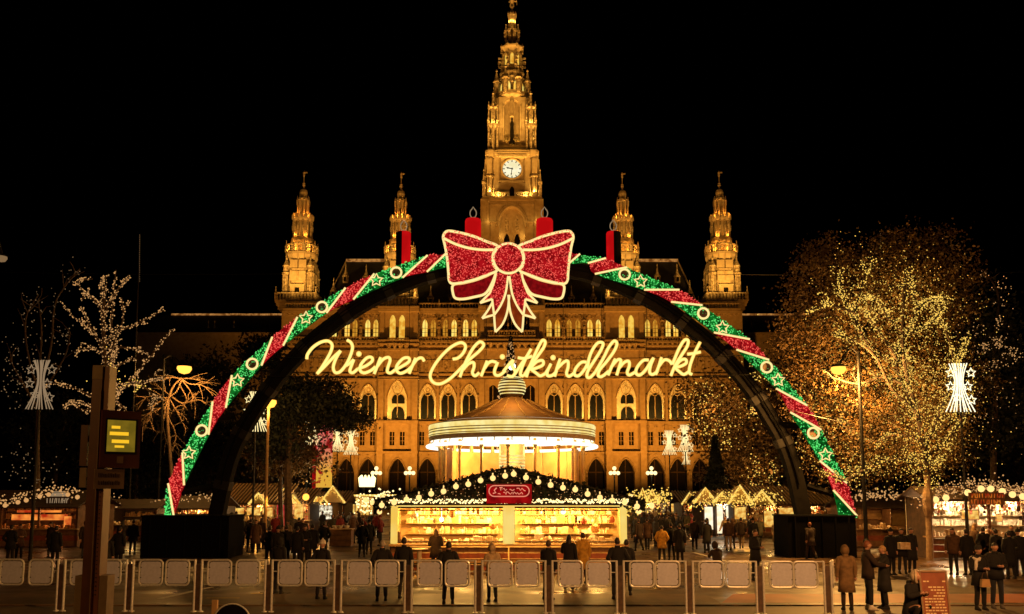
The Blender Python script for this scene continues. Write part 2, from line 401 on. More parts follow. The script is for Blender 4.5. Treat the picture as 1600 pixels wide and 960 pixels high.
mb.box(XL, XR, YF + 12, YF + 30, 0, Zf(486))
mb.build("wall", 'stone', hall)
for key, (u0, u1, uc) in bayc.items():
    mb = MB(); Y = YF - (1.5 if key != 'C' else 2.2); a, b = XF(u0, 600, Y), XF(u1, 600, Y)
    if key == 'C':
        wall_rows(mb, a, b, Y, rowsA([775, 799.5, 824], Y), rowsB([775, 824], Y), rowsC([770, 799.5, 829], Y), [op(c, 9, 522, 500, 488, 1.8, Y) for c in (776, 788, 799.5, 811, 823)], 1)
    else:
        wall_rows(mb, a, b, Y, rowsA([uc], Y), rowsB([uc], Y), rowsC([uc], Y, True), rowsE([(uc - 7, uc + 7.5)], Y, True), 1)
    for x in (a, b):
        mb.quad((x, Y, 0), (x, YF, 0), (x, YF, Zf(486)), (x, Y, Zf(486)))
    mb.quad((a, Y, Zf(486)), (b, Y, Zf(486)), (b, YF, Zf(486)), (a, YF, Zf(486)))
    # engaged buttresses of the projecting bay
    for x in (a, b):
        for (va, vb, w, d) in ((800, 660, 1.25, 1.0), (660, 592, 1.05, .8), (592, 487, .85, .6)):
            mb.box(x - w/2, x + w/2, Y - d, Y + .4, 0 if va == 800 else Zf(va), Zf(vb))
    mb.build("avant_corps" if key != 'C' else "central_bay", 'stone', hall)
# string courses, cornices
for v, h, d in ((708, .45, .45), (661, .6, .55), (593, .5, .4), (585, .25, .3), (549, .35, .4), (541, .3, .7), (536, .3, 1.0), (489, .55, .8), (485, .4, 1.15)):
    mb = MB(); z = Zf(v)
    for i in range(0, 7, 2): mb.box(edges[i] + .55, edges[i+1] - .55, YF - d, YF + .3, z - h/2, z + h/2)
    for key, (u0, u1, uc) in bayc.items():
        Y = YF - (1.5 if key != 'C' else 2.2)
        mb.box(XF(u0, 600, Y) - .75, XF(u1, 600, Y) + .75, Y - d*1.05 - .45, Y + .3, z - h/2 + .012, z + h/2 + .012)
    mb.build("string_course", 'stone', hall)
# piers between the windows
mb = MB()
def pier(u, v0, v1, w, d, Y=YF):
    x = XF(u, (v0+v1)/2, Y); MB().box(x - w/2, x + w/2, Y - d, Y + .3, 0 if v0 >= 790 else Zf(v0), Zf(v1)).build("pilaster", 'stone', hall)
for u in (523, 557, 684, 716, 883, 915, 1041, 1076): pier(u, 660, 594, .5, .45)
for u in (557, 1042, 690, 909): pier(u, 800, 664, .7, .5)
for u in (532, 564.5, 594, 654, 686.5, 718.5, 749, 850, 880, 912.5, 945, 1003, 1034, 1066): pier(u, 536, 490, .55, .5)
for u in (520, 557, 585, 652, 684, 716, 748, 851, 883, 915, 947, 1010, 1042, 1078): pier(u, 593, 550, .45, .3)
# statues under canopies between the gallery windows
st = MB()
for u in (532, 564.5, 654, 686.5, 718.5, 880, 912.5, 945, 1034, 1066):
    x = XF(u, 512); y = YF - .75; z = Zf(524)
    st.lathe(x, y, [(.32, z), (.36, z+.5), (.3, z+1.1), (.4, z+1.6), (.14, z+1.95), (.22, z+2.1), (.2, z+2.35), (.05, z+2.5)], 8)
    st.lathe(x, y, [(.5, z+2.8), (.55, z+3.0), (.2, z+3.6), (.04, z+4.6)], 6)
    st.lathe(x, y, [(.12, z-1.3), (.5, z-.3), (.45, z)], 6)
st.build("statue_row", 'stone_carved', hall, 'stuff')
# balustrade under the gallery, corbels, roof parapet
def balustrade(mb, x0, x1, y, z0, z1, step=.55, r=.13):
    mb.box(x0, x1, y - .18, y + .18, z1 - .22, z1); mb.box(x0, x1, y - .16, y + .16, z0, z0 + .18)
    n = max(1, int((x1 - x0)/step))
    for k in range(n):
        x = x0 + (k + .5)*(x1 - x0)/n
        mb.cyl((x, y, z0 + .15), (x, y, z1 - .2), r, r*.8, 4, False)
mb = MB()
for i in range(0, 7, 2): balustrade(mb, edges[i] + .8, edges[i+1] - .8, YF - .85, Zf(534.5), Zf(527.5))
balustrade(mb, XF(606, 530, YF-2.6), XF(639, 530, YF-2.6), YF - 2.7, Zf(540), Zf(532)); balustrade(mb, XF(964, 530, YF-2.6), XF(994, 530, YF-2.6), YF - 2.7, Zf(540), Zf(532))
balustrade(mb, XF(762, 530, YF-3.8), XF(837, 530, YF-3.8), YF - 3.9, Zf(531), Zf(522), .5)
for i in range(0, 7, 2): balustrade(mb, edges[i] + .6, edges[i+1] - .6, YF - .7, Zf(484), Zf(475), .6)
for key in 'LR':
    u0, u1, uc = bayc[key]; balustrade(mb, XF(u0, 470) - .8, XF(u1, 470) + .8, YF - 2.0, Zf(483), Zf(468), .7, .2)
mb.build("balustrade", 'stone_carved', hall)
mb = MB()
for i in range(0, 7, 2):
    n = int((edges[i+1] - edges[i] - 1)/1.05)
    for k in range(n):
        x = edges[i] + .8 + (k + .5)*(edges[i+1] - edges[i] - 1.6)/n
        mb.box(x - .2, x + .2, YF - .75, YF, Zf(540), Zf(537)); mb.box(x - .18, x + .18, YF - .65, YF, Zf(493), Zf(490.5))
        if k % 2: mb.box(x - .35, x + .35, YF - .16, YF, Zf(582), Zf(556))
for (uc, w, Y) in ((622, 36, YF-1.5), (979, 32, YF-1.5), (799.5, 76, YF-2.2)):
    a, b = XF(uc - w/2, 535, Y), XF(uc + w/2, 535, Y)
    mb.box(a, b, Y - 1.6, Y, Zf(541.5) , Zf(540.2)); n = 4 if w < 50 else 7
    for k in range(n):
        x = a + (k+.5)*(b-a)/n
        mb.lathe(x, Y - .7, [(.08, Zf(551)), (.35, Zf(546)), (.62, Zf(541.5))], 6)
mb.build("corbel", 'stone_carved', hall, 'stuff')
# pinnacles on the parapet
def pinnacle(mb, x, y, z0, z1, r, n=4, ph=pi/4):
    h = z1 - z0
    mb.lathe(x, y, [(r, z0), (r, z0+.45*h), (r*1.35, z0+.47*h), (r*1.3, z0+.52*h), (r*.8, z0+.55*h), (r*.12, z0+.93*h), (r*.45, z0+.95*h), (r*.1, z1)], n, ph)
pn = MB()
for e in edges[1:-1]:
    pn = MB(); pinnacle(pn, e, YF - 1.6, Zf(486), Zf(452), .5); pn.build("pinnacle", 'stone_carved', hall)
for u in (520, 532, 564.5, 686.5, 718.5, 880, 912.5, 1034, 1066, 1080): pn = MB(); pinnacle(pn, XF(u, 480), YF - .75, Zf(484), Zf(468), .22); pn.build("pinnacle", 'stone_carved', hall)

# carved relief: gablets over the gallery pairs, roundels in the spandrels, colonnettes beside the arches
mb = MB()
def roundel(u, v, r, Y=YF):
    p = P(u, v, Y); mb.tube([(p.x + r*cos(2*pi*k/12), Y - .06, p.z + r*sin(2*pi*k/12)) for k in range(12)], .11, 4, True); mb.lathe(p.x, Y - .02, [(.02, p.z)], 4) if 0 else None
for u in (557.5, 684, 716, 883, 915, 1041.5, 1076): roundel(u, 604, .55)
for u in (557, 597, 643, 690, 909, 956, 1001, 1042): roundel(u, 715, .5)
for pr in mainc['E']:
    for u in pr:
        p = P(u, 497.5, YF); mb.prism([(p.x - .75, p.z), (p.x + .75, p.z), (p.x, p.z + 1.35)], YF - .3, YF - .02)
for c in mainc['C']:
    for s_ in (-1, 1):
        x = XF(c, 630) + s_*M(14.2, 630, YF); mb.cyl((x, YF - .18, Zf(656)), (x, YF - .18, Zf(620)), .14, .13, 6); mb.lathe(x, YF - .18, [(.14, Zf(620.5)), (.27, Zf(618.5)), (.27, Zf(617.5))], 6)
for c in mainc['A']:
    for s_ in (-1, 1):
        x = XF(c, 750) + s_*M(15, 750, YF); mb.cyl((x, YF - .2, 0), (x, YF - .2, Zf(738)), .2, .17, 6); mb.lathe(x, YF - .2, [(.17, Zf(739)), (.34, Zf(736.5)), (.34, Zf(735.5))], 6)
for i in range(0, 7, 2):
    n = int((edges[i+1] - edges[i] - 1)/1.5)
    for k in range(n):
        x = edges[i] + .5 + (k + .5)*(edges[i+1] - edges[i] - 1)/n
        mb.tube([(x - .6, YF - .08, Zf(575)), (x - .55, YF - .08, Zf(562)), (x, YF - .08, Zf(557)), (x + .55, YF - .08, Zf(562)), (x + .6, YF - .08, Zf(575))], .09, 4)
        mb.box(x - .3, x + .3, YF - .14, YF, Zf(668), Zf(665.5)); mb.box(x - .25, x + .25, YF - .2, YF, Zf(712), Zf(710))
mb.build("carved_relief", 'stone_carved', hall, 'stuff')
# windows -------------------------------------------------------------
def window(ops, Y, m, bars=True, barm='stone'):
    xc, w, zs, zp, rise, pw = ops
    pane = MB().prism(archpoly(xc, w, zs, zp, rise, pw) if rise else [(xc-w/2, zs), (xc-w/2, zp), (xc+w/2, zp), (xc+w/2, zs)], Y, Y + .08).build("window", m, hall)
    if bars:
        b = MB(); t = .055
        b.box(xc - t, xc + t, Y - .1, Y - .003, zs, zp + rise*.92)
        for k in range(1, 3): b.box(xc - w/2, xc + w/2, Y - .09, Y - .006, zs + (zp-zs)*k/3 - t*.7, zs + (zp-zs)*k/3 + t*.7)
        b.build("window_bars", barm, pane)
    return pane
for o_ in rowsE(mainc['E'], YF): window(o_, YF + .45, random.choice(['window_hot', 'window_hot', 'window', 'window_mid']))
for c in (620.5, 978.5):
    for o_ in rowsE([(c - 7, c + 7.5)], YF - 1.5, True): window(o_, YF - 1.1, 'window', False)
for c in (776, 788, 799.5, 811, 823): window(op(c, 9, 522, 500, 488, 1.8, YF - 2.2), YF - 1.8, 'void')
for o_ in rowsB(mainc['B'], YF): window(o_, YF + .5, 'void', True)
for o_ in rowsB([620.5, 978.5], YF - 1.5): window(o_, YF - 1.0, 'void', True)
# loggia behind the tall arches: floor, ceiling, inner wall, dark inner windows, tracery
yb = YF + 3.4
for i in range(0, 7, 2):
    a, b = edges[i] + .1, edges[i+1] - .1; lg = MB()
    lg.quad((a, yb, Zf(659)), (b, yb, Zf(659)), (b, yb, Zf(594.5)), (a, yb, Zf(594.5)))
    lg.quad((a, YF + .1, Zf(658)), (b, YF + .1, Zf(658)), (b, yb, Zf(658)), (a, yb, Zf(658)))
    lg.quad((a, YF + .1, Zf(595)), (b, YF + .1, Zf(595)), (b, yb, Zf(595)), (a, yb, Zf(595)))
    lg.build("loggia_wall", 'stone', hall)
for key in 'LR':
    u0, u1, uc = bayc[key]; a, b = XF(u0, 600), XF(u1, 600); lg = MB()
    lg.quad((a, yb, Zf(659)), (b, yb, Zf(659)), (b, yb, Zf(592)), (a, yb, Zf(592)))
    lg.quad((a, YF - 1.4, Zf(658)), (b, YF - 1.4, Zf(658)), (b, yb, Zf(658)), (a, yb, Zf(658)))
    lg.quad((a, YF - 1.4, Zf(593.3)), (b, YF - 1.4, Zf(593.3)), (b, yb, Zf(593.3)), (a, yb, Zf(593.3)))
    lg.build("loggia_wall", 'stone', hall)
for a, b in ((511, 596), (650, 750), (849, 949), (1003, 1090)):
    lamp("loggia_strip_light", 'AREA', (XF((a+b)/2, 650), YF + 1.25, Zf(656.8)), 2000*(b-a)/100, AMBER if 0 else (1, .56, .10), (XF((a+b)/2, 650), YF + 2.2, Zf(600)), XF(b, 650)-XF(a, 650), sy=.3)
for c in (620.5, 978.5):
    lamp("loggia_strip_light", 'AREA', (XF(c, 650), YF - .1, Zf(656.8)), 1100, (1, .56, .10), (XF(c, 650), YF + 1.2, Zf(600)), 4.5, sy=.3)
def tracery(o_, Y, tall=False):
    xc, w, zs, zp, rise, pw = o_; b = MB()
    b.cyl((xc, Y, zs), (xc, Y, zp + rise*.18), .11, .10, 6)
    b.lathe(xc, Y, [(.3, zs), (.3, zs+.2), (.12, zs+.35)], 6)
    R = rise*.75
    for s in (-1, 1):
        b.tube([(xc + s*w*.30*sin(t*pi/2), Y, zp + rise*.18 + R*(1-cos(t*pi/2)) ) for t in (0, .25, .5, .75, 1)], .1, 4)
    b.tube([(xc + .42*cos(a), Y, zp + rise*.62 + .42*sin(a)) for a in [2*pi*k/10 for k in range(10)]], .09, 4, True)
    b.tube([(xc + t*(w/2+.12), Y - .6, zp + (rise+.12)*(1-abs(t)**1.7)**.8) for t in [-1+.1*k for k in range(21)]], .13, 4)
    b.build("tracery", 'stone', hall)
def innerwin(c, tall=False):
    if tall:
        for (vs, vp, va) in ((659, 645, 636), (633, 624, 616)):
            w = MB().prism(archpoly(XF(c+1.6, 640, yb), M(20, 640, yb), zv(vs-2, yb), zv(vp, yb), zv(va, yb)-zv(vp, yb), 2), yb - .12, yb - .02).build("window", 'void', hall)
    else:
        xc = XF(c, 640, yb); 
        w = MB().prism(archpoly(xc, M(20.5, 640, yb), zv(656, yb), zv(628, yb), zv(615, yb)-zv(628, yb), 2), yb - .12, yb - .02).build("window", 'void', hall)
        MB().box(xc - .06, xc + .06, yb - .2, yb - .123, zv(656, yb), zv(617, yb)).build("window_bars", 'wood_dark', w)
for c, o_ in zip(mainc['C'], rowsC(mainc['C'], YF)): tracery(o_, YF + .5); innerwin(c)
for c in (620.5, 978.5): tracery(rowsC([c], YF - 1.5, True)[0], YF - 1.0); innerwin(c, True)
for c in (770, 799.5, 829): window(rowsC([c], YF - 2.2)[0], YF - 1.4, 'void')
# dark gateways of the ground floor
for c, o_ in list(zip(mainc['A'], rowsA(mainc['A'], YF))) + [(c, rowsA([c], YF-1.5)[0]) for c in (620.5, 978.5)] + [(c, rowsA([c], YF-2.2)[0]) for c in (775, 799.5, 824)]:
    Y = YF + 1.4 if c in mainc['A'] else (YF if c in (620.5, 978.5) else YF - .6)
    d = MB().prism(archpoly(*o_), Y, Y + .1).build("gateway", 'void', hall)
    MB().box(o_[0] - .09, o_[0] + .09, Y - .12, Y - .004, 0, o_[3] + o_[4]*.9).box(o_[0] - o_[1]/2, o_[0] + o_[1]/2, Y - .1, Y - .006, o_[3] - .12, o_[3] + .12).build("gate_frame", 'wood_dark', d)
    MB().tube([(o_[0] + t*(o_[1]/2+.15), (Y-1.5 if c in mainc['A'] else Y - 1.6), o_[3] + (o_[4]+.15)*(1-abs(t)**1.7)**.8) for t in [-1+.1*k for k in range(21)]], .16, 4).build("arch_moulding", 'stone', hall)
# roof with glowing ridge trim and little dormers
rb, rt = Zf(483), zv(409, 186)
xa0, xa1 = XF(502, 480), XF(1096, 480); xr0, xr1 = P(541, 409, 186).x, P(1059, 409, 186).x
MB().add([(xa0, 174.5, rb), (xa1, 174.5, rb), (xa1, 199, rb), (xa0, 199, rb), (xr0, 186, rt), (xr1, 186, rt), (xr1, 188, rt), (xr0, 188, rt)],
         [(0,1,5,4), (1,2,6,5), (2,3,7,6), (3,0,4,7), (4,5,6,7)]).build("roof", 'slate', hall)
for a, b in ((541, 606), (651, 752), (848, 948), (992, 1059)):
    MB().box(P(a, 409, 186).x, P(b, 409, 186).x, 185.7, 186.0, rt - .1, rt + .55).build("ridge_glow", 'ridge', hall)
mb = MB()
for s in (-1, 1):
    e = (xa0 if s < 0 else xa1); r_ = (xr0 if s < 0 else xr1)
    mb.tube([(e, 174.3, rb+.1), (r_, 185.8, rt+.1)], .16, 4)
n = 90
for k in range(n): 
    x = xr0 + (k+.5)*(xr1-xr0)/n; mb.cyl((x, 187, rt), (x, 187, rt + .8), .09, .03, 4, False)
mb.build("ridge_crest", 'stone', hall, 'stuff')
def dormer(u, v, Y):
    p = P(u, v, Y); x, y, z = p; b = MB(); 
    b.lathe(x, y, [(.62, z-1.6), (.66, z-.2), (.8, z), (.55, z+.35), (.25, z+1.0), (.06, z+2.2), (.14, z+2.35), (.03, z+2.9)], 6)
    d = b.build("dormer", 'stone_carved', hall)
    MB().box(x-.25, x+.25, y-.72, y-.55, z-1.3, z-.35).build("dormer_window", 'void', d)
for u, v, Y in ((540, 432, 181), (572, 433, 181), (673, 466, 176.6), (707, 466, 176.6), (893, 466, 176.6), (927, 466, 176.6), (1027, 432, 181), (1058, 432, 181), (521, 455, 178), (1078, 458, 178)): dormer(u, v, Y)
# wings running away to both sides
for s in (-1, 1):
    a, b = (XF(215, 500, 180), XF(437, 500, 180)) if s < 0 else (XF(1163, 500, 180), XF(1385, 500, 180))
    zr = zv(493, 186); ze = zv(520, 180)
    mb = MB(); ops = []
    for k in range(11):
        x = a + (k + .5)*(b-a)/11; ops.append((x, 2.2, 12, 17, 2.2, 1.7))
    mb.archwall(a, b, 0, ze, 180, ops, .6); mb.box(a, b, 181, 196, 0, ze - .2); mb.box(a, b, 179.6, 180.2, ze-.5, ze)
    w = mb.build("wing_wall", 'stone', hall)
    MB().add([(a,179.8,ze),(b,179.8,ze),(b,197,ze),(a,197,ze),(a,186,zr),(b,186,zr)], [(0,1,5,4),(2,3,4,5),(3,0,4),(1,2,5)]).build("wing_roof", 'slate', hall)
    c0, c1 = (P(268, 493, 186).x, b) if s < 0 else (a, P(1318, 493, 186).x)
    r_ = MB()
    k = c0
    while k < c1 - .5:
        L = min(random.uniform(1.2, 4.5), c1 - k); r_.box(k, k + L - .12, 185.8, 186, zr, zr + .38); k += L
    r_.build("ridge_glow", 'ridge', hall)
    for x in ops: window((x[0], 2.2, 12, 17, 2.2, 1.7), 180.5, 'void')
    for u in ((325, 335, 365) if s < 0 else (1175, 1201)): dormer(u, 521, 181.5)

# ------------------------------------------------------------------ the four corner towers (one built, three copied)
YT = 178.5
zt = lambda v: zv(v, YT)
mt = lambda px, v: M(px, v, YT)
def corner_tower():
    z = zt; m = mt; R8 = pi/8
    lo = MB()
    h = m(27.5, 480)
    lo.box(-h, h, -h, h, z(490), z(478)); lo.box(-2.8, 2.8, -2.8, 2.8, 0, z(490.2)); lo.box(-h-.5, h+.5, -h-.5, h+.5, z(480), z(476.5)); lo.box(-h-.3, h+.3, -h-.3, h+.3, z(484), z(480.1))
    s0, s1 = m(21.5, 440), m(20.5, 405)
    lo.lathe(0, 0, [(s0*1.08, z(476.5)), (s0*1.08, z(462)), (s0*1.03, z(461)), (s0*1.03, z(428)), (s0*1.12, z(427)), (s0*1.12, z(425)), (s1*1.03, z(424)), (s1*1.03, z(409))], 8, R8)
    t = lo.build("corner_tower", 'stone', hall)
    # panels and a gabled door on each face of the shaft
    d = MB()
    for k in range(4):
        a = k*pi/2
        def bx(x0, x1, y0, y1, z0, z1):
            pts = [(x0,y0),(x1,y0),(x1,y1),(x0,y1)]; q = [(x*cos(a)-y*sin(a), x*sin(a)+y*cos(a)) for x, y in pts]
            d.add([(x,y,z0) for x,y in q] + [(x,y,z1) for x,y in q], [(0,3,2,1),(4,5,6,7),(0,1,5,4),(1,2,6,5),(2,3,7,6),(3,0,4,7)])
        f = -s0*1.0
        bx(-1.75, -.12, f-.12, f+.4, z(424), z(412)); bx(.12, 1.75, f-.12, f+.4, z(424), z(412))
        bx(-1.7, -.16, f-.2, f+.3, z(444), z(429)); bx(.16, 1.7, f-.2, f+.3, z(444), z(429)); bx(-.1, .1, f-.35, f+.2, z(444), z(430))
        bx(-1.6, 1.6, f-.5, f+.3, z(452), z(450)); bx(-1.5, -.5, f-.4, f+.3, z(464), z(452)); bx(.5, 1.5, f-.4, f+.3, z(464), z(452)); bx(-.5, .5, f-.36, f+.3, z(455), z(452.1))
    d.build("shaft_panel", 'stone', t)
    dd = MB()
    for k in range(4):
        a = k*pi/2 - pi/2; dd.cbox((cos(a)*s0*1.0, sin(a)*s0*1.0, (z(465)+z(455.1))/2), 1.0, .5, z(455.1)-z(465), a+pi/2)
    dd.build("shaft_door", 'void', t)
    # lit window low in the shaft
    w = MB(); w.prism(archpoly(0, 1.2, z(506), z(495), 1.0, 1.8), -h-.06, -h+.02); w.build("shaft_window", 'window', t)
    # four corner turrets
    for sx in (-1, 1):
        for sy in (-1, 1):
            b = MB(); x, y, r = sx*s0*.86, sy*s0*.86, m(6.2, 440)
            b.lathe(x, y, [(r, z(476)), (r, z(464)), (r*.3, z(463.9))], 6)
            for j in range(6): b.cyl((x + r*.8*cos(j*pi/3), y + r*.8*sin(j*pi/3), z(464)), (x + r*.8*cos(j*pi/3), y + r*.8*sin(j*pi/3), z(434)), .13, .13, 4, False)
            b.cyl((x, y, z(464)), (x, y, z(432)), r*.5, r*.5, 6)
            b.lathe(x, y, [(r*1.1, z(434)), (r*1.15, z(432)), (r*.85, z(430)), (r*.8, z(422)), (r*1.0, z(421)), (r*.15, z(411)), (r*.3, z(410)), (r*.05, z(406))], 6)
            b.build("turret", 'stone_carved', t)
    # balustrade above the main cornice
    b = MB(); hb = m(30.5, 470)
    for k in range(4):
        a = k*pi/2; q = MB(); balustrade(q, -hb, hb, -hb, z(476.4), z(464.5), .62, .17)
        b.add([(x*cos(a)-y*sin(a), x*sin(a)+y*cos(a), zz) for x, y, zz in q.v], q.f)
        pinnacle(b, hb*(1 if k in (0, 3) else -1), hb*(1 if k in (0, 1) else -1), z(477), z(455), .3)
    b.build("tower_balustrade", 'stone_carved', t)
    # corbelled ring and upper balustrade
    b = MB(); b.lathe(0, 0, [(s1*1.0, z(409.5)), (s1*1.1, z(406)), (m(24.5, 400), z(402.5)), (m(24.8, 400), z(399)), (m(23.5, 400), z(397.5)), (m(18, 400), z(396.8))], 16)
    for k in range(16):
        a = 2*pi*k/16; b.cyl((s1*1.0*cos(a), s1*1.0*sin(a), z(411)), (m(23, 400)*cos(a), m(23, 400)*sin(a), z(402.6)), .16, .3, 4, False)
    b.build("corbelled_ring", 'stone', t)
    b = MB(); rr = m(23.4, 390)
    for k in range(24):
        a = 2*pi*k/24; b.cyl((rr*cos(a), rr*sin(a), z(397.6)), (rr*cos(a), rr*sin(a), z(386.5)), .16, .13, 4, False)
    b.tube([(rr*cos(2*pi*k/24), rr*sin(2*pi*k/24), z(386.5)) for k in range(24)], .2, 4, True)
    b.tube([(rr*cos(2*pi*k/24), rr*sin(2*pi*k/24), z(392)) for k in range(24)], .12, 4, True)
    for k in range(8):
        a = 2*pi*(k+.5)/8; pinnacle(b, rr*1.02*cos(a), rr*1.02*sin(a), z(397.5), z(379), .3)
    b.build("upper_balustrade", 'stone_carved', t)
    # drum, bright cornice, columns
    b = MB(); b.lathe(0, 0, [(m(15.5, 385), z(397)), (m(15.5, 385), z(384)), (m(16.6, 380), z(382.5)), (m(17.2, 380), z(380)), (m(17.2, 380), z(375)), (m(15, 380), z(373.5)), (m(11, 360), z(373)), (m(10.5, 360), z(347)), (m(14.5, 345), z(346))], 16)
    b.build("drum", 'stone', t)
    b = MB(); rc = m(14, 360)
    for k in range(12):
        a = 2*pi*(k+.5)/12; x, y = rc*cos(a), rc*sin(a)
        b.cyl((x, y, z(373.2)), (x, y, z(347)), .22, .18, 6, False); pinnacle(b, x*1.06, y*1.06, z(362), z(348.5), .22)
    b.build("column_ring", 'stone_carved', t)
    b = MB(); b.lathe(0, 0, [(m(14.8, 345), z(347)), (m(15.6, 345), z(345)), (m(15.6, 345), z(343.5)), (m(9, 340), z(343))], 16)
    for k in range(12):
        a = 2*pi*k/12; r_ = m(14.4, 340); b.lathe(r_*cos(a), r_*sin(a), [(.42, z(343.6)), (.42, z(339)), (.2, z(337)), (.03, z(335))], 5)
    b.build("crown_ring", 'stone', t)
    # lantern, dome, finial
    b = MB(); b.lathe(0, 0, [(m(5.2, 325), z(343)), (m(5.0, 325), z(314)), (m(8, 310), z(312.5)), (m(8, 310), z(311)), (m(4, 310), z(309))], 8)
    rc = m(8.3, 325)
    for k in range(8):
        a = 2*pi*(k+.5)/8; x, y = rc*cos(a), rc*sin(a)
        b.cyl((x, y, z(343)), (x, y, z(313)), .2, .17, 5, False); pinnacle(b, x*1.08, y*1.08, z(322), z(307.5), .22)
    b.build("lantern", 'stone', t)
    b = MB(); b.lathe(0, 0, [(m(4.2, 305), z(309.5)), (m(5.6, 305), z(306.5)), (m(6.2, 300), z(302)), (m(5.2, 300), z(298)), (m(2.8, 300), z(295.8)), (m(1.2, 295), z(294.5))], 10); b.build("dome", 'stone', t)
    b = MB(); b.lathe(0, 0, [(.12, z(295)), (.2, z(291.5)), (.42, z(290.3)), (.2, z(289)), (.34, z(287)), (.1, z(285.8)), (.07, z(277)), (.05, z(276))], 6)
    b.lathe(0, 0, [(.09, z(277)), (.24, z(275)), (.2, z(272)), (.28, z(270)), (.1, z(268.9)), (.13, z(268)), (.03, z(266.5))], 6)
    b.box(.1, .75, -.04, .04, z(271), z(269)); b.build("finial", 'stone', t)
    for v, r_, p in ((396, 20, 420), (342, 12, 240), (374, 14.2, 90), (475, 26, 330)):
        for a in (radians(-125), radians(-55), radians(90)):
            lamp("tower_uplight", 'POINT', (m(r_, v)*cos(a), m(r_, v)*sin(a) - YF, z(v) + .6), p, AMBER, None, .12, parent=t)
    return t
ct = corner_tower()
for i, (u, Y) in enumerate([(470.5, 178.5), (624.5, 179.3), (974.5, 179.3), (1128, 178.5)]):
    o = ct if i == 0 else copy_tree(ct)
    o.location = ((u - 800) / F * (Y*CP + 45*SP), Y, 0)
# ------------------------------------------------------------------ great clock tower (a part of the town hall)
YC = 178.0
TD = lambda v: 174 + 4*min(1, max(0, (250 - v)/170))
T = lambda v: zv(v, TD(v))
m_ = lambda px, v: M(px, v, TD(v))
R8 = pi/8
def oct_r(px, v): return m_(px, v)/cos(R8)
h1 = m_(44.5, 340)
lo = MB()
# lower shaft with the great blind arch, front wall with reveal
yf = YC - h1
arch = (0.0, m_(40, 360), T(470), T(360), T(329) - T(360), 2.0)
lo.archwall(-h1, h1, 10, T(318), yf, [arch], 1.3)
lo.box(-h1, -h1 + .5, yf + .01, YC + h1, 10, T(318)); lo.box(h1 - .5, h1, yf + .01, YC + h1, 10, T(318)); lo.box(-h1+.5, h1-.5, YC + h1 - .5, YC + h1, 10, T(318))
lan = [(s*m_(8, 380), m_(9, 380), T(470), T(376), T(366) - T(376), 1.7) for s in (-1, 1)]
lo.archwall(-h1 + .6, h1 - .6, 12, T(325), yf + 1.3, lan, .8)
tower = lo.build("clock_tower", 'stone', hall)
b = MB(); b.prism([(-h1+.7, 12), (h1-.7, 12), (h1-.7, T(326)), (-h1+.7, T(326))], yf + 2.1, yf + 2.2); b.build("lancet_dark", 'void', tower)
b = MB()
for s in (-1, 1): b.prism(archpoly(s*m_(8, 380), m_(5.5, 350), T(364), T(348), T(337)-T(348), 1.7), yf + 1.18, yf + 1.28)
b.build("lancet_niche", 'stone_carved', tower)
b = MB()
for R, rr in ((0, .22), (.35, .16)):
    b.tube([(t*(arch[1]/2 + .2 + R), yf - .1, arch[3] + (arch[4] + .2 + R)*sqrt(max(0, 1-t*t))) for t in [-1 + .08*k for k in range(26)]], rr, 5)
b.cyl((0, yf + 1.2, T(470)), (0, yf + 1.2, T(352)), .2, .2, 6)
b.build("great_arch_moulding", 'stone', tower)
b = MB()
for sx in (-1, 1):
    for sy in (-1, 1):
        x, y = sx*(h1 - .35), YC + sy*(h1 - .35)
        b.box(x - 1.05, x + 1.05, y - 1.05, y + 1.05, 10, T(353)); b.box(x - .9, x + .9, y - .9, y + .9, T(353), T(318))
        for k in (-1, 1): b.box(x + k*.55 - .12, x + k*.55 + .12, y - 1.0, y + 1.0, T(350), T(322))
b.build("corner_buttress", 'stone', tower)
def ring_box(b, px, v0, v1, ref): 
    h = m_(px, ref); b.box(-h, h, YC - h, YC + h, T(v0), T(v1))
b = MB(); ring_box(b, 46.6, 319, 315, 315); ring_box(b, 45.6, 321.5, 319.01, 315); ring_box(b, 45.6, 315.01, 312.5, 315)
for s in (-1, 1): b.box(s*m_(33, 352) - m_(13, 352), s*m_(33, 352) + m_(13, 352), yf - .25, yf + .5, T(354), T(351.6))
n = 26
for k in range(n):
    x = -h1 + (k+.5)*2*h1/n; b.box(x - .13, x + .13, yf - .22, yf, T(326), T(321.6))
b.build("tower_cornice", 'stone', tower)
# clock stage
h2 = m_(34.5, 270); y2 = YC - h2
b = MB(); b.box(-h2, h2, y2, YC + h2, T(312.6), T(249)); b.build("clock_stage", 'stone', tower)
b = MB(); fr = m_(19.5, 267)
for (a, c, d_, e) in ((-fr-.25, fr+.25, T(286.5), T(284.5)), (-fr-.25, fr+.25, T(250.6), T(249.2)), (-fr-.25, -fr+.1, T(284.4), T(250.7)), (fr-.1, fr+.25, T(284.4), T(250.7))):
    b.box(a, c, y2 - .35, y2 + .2, d_, e)
for s in (-1, 1):
    b.box(s*m_(24, 280) - .5, s*m_(24, 280) + .5, y2 - .55, y2 + .3, T(312), T(250)); b.box(s*m_(24, 300)-.62, s*m_(24, 300)+.62, y2 - .7, y2, T(304), T(302))
    b.box(s*m_(19, 297) - .2, s*m_(19, 297)+.2, y2 - .3, y2+.1, T(303), T(289))
b.build("clock_frame", 'stone', tower)
zc_ = T(267.2); rc_ = m_(15.4, 267)
MT['dial'] = emit("backlit_clock_dial", lin(255, 244, 205), 1.05, lin(242, 228, 175), 0.7)
b = MB()
for k in range(40): pass
vs = [(0, y2 - .3, zc_)] + [(rc_*cos(2*pi*k/40), y2 - .3, zc_ + rc_*sin(2*pi*k/40)) for k in range(40)]
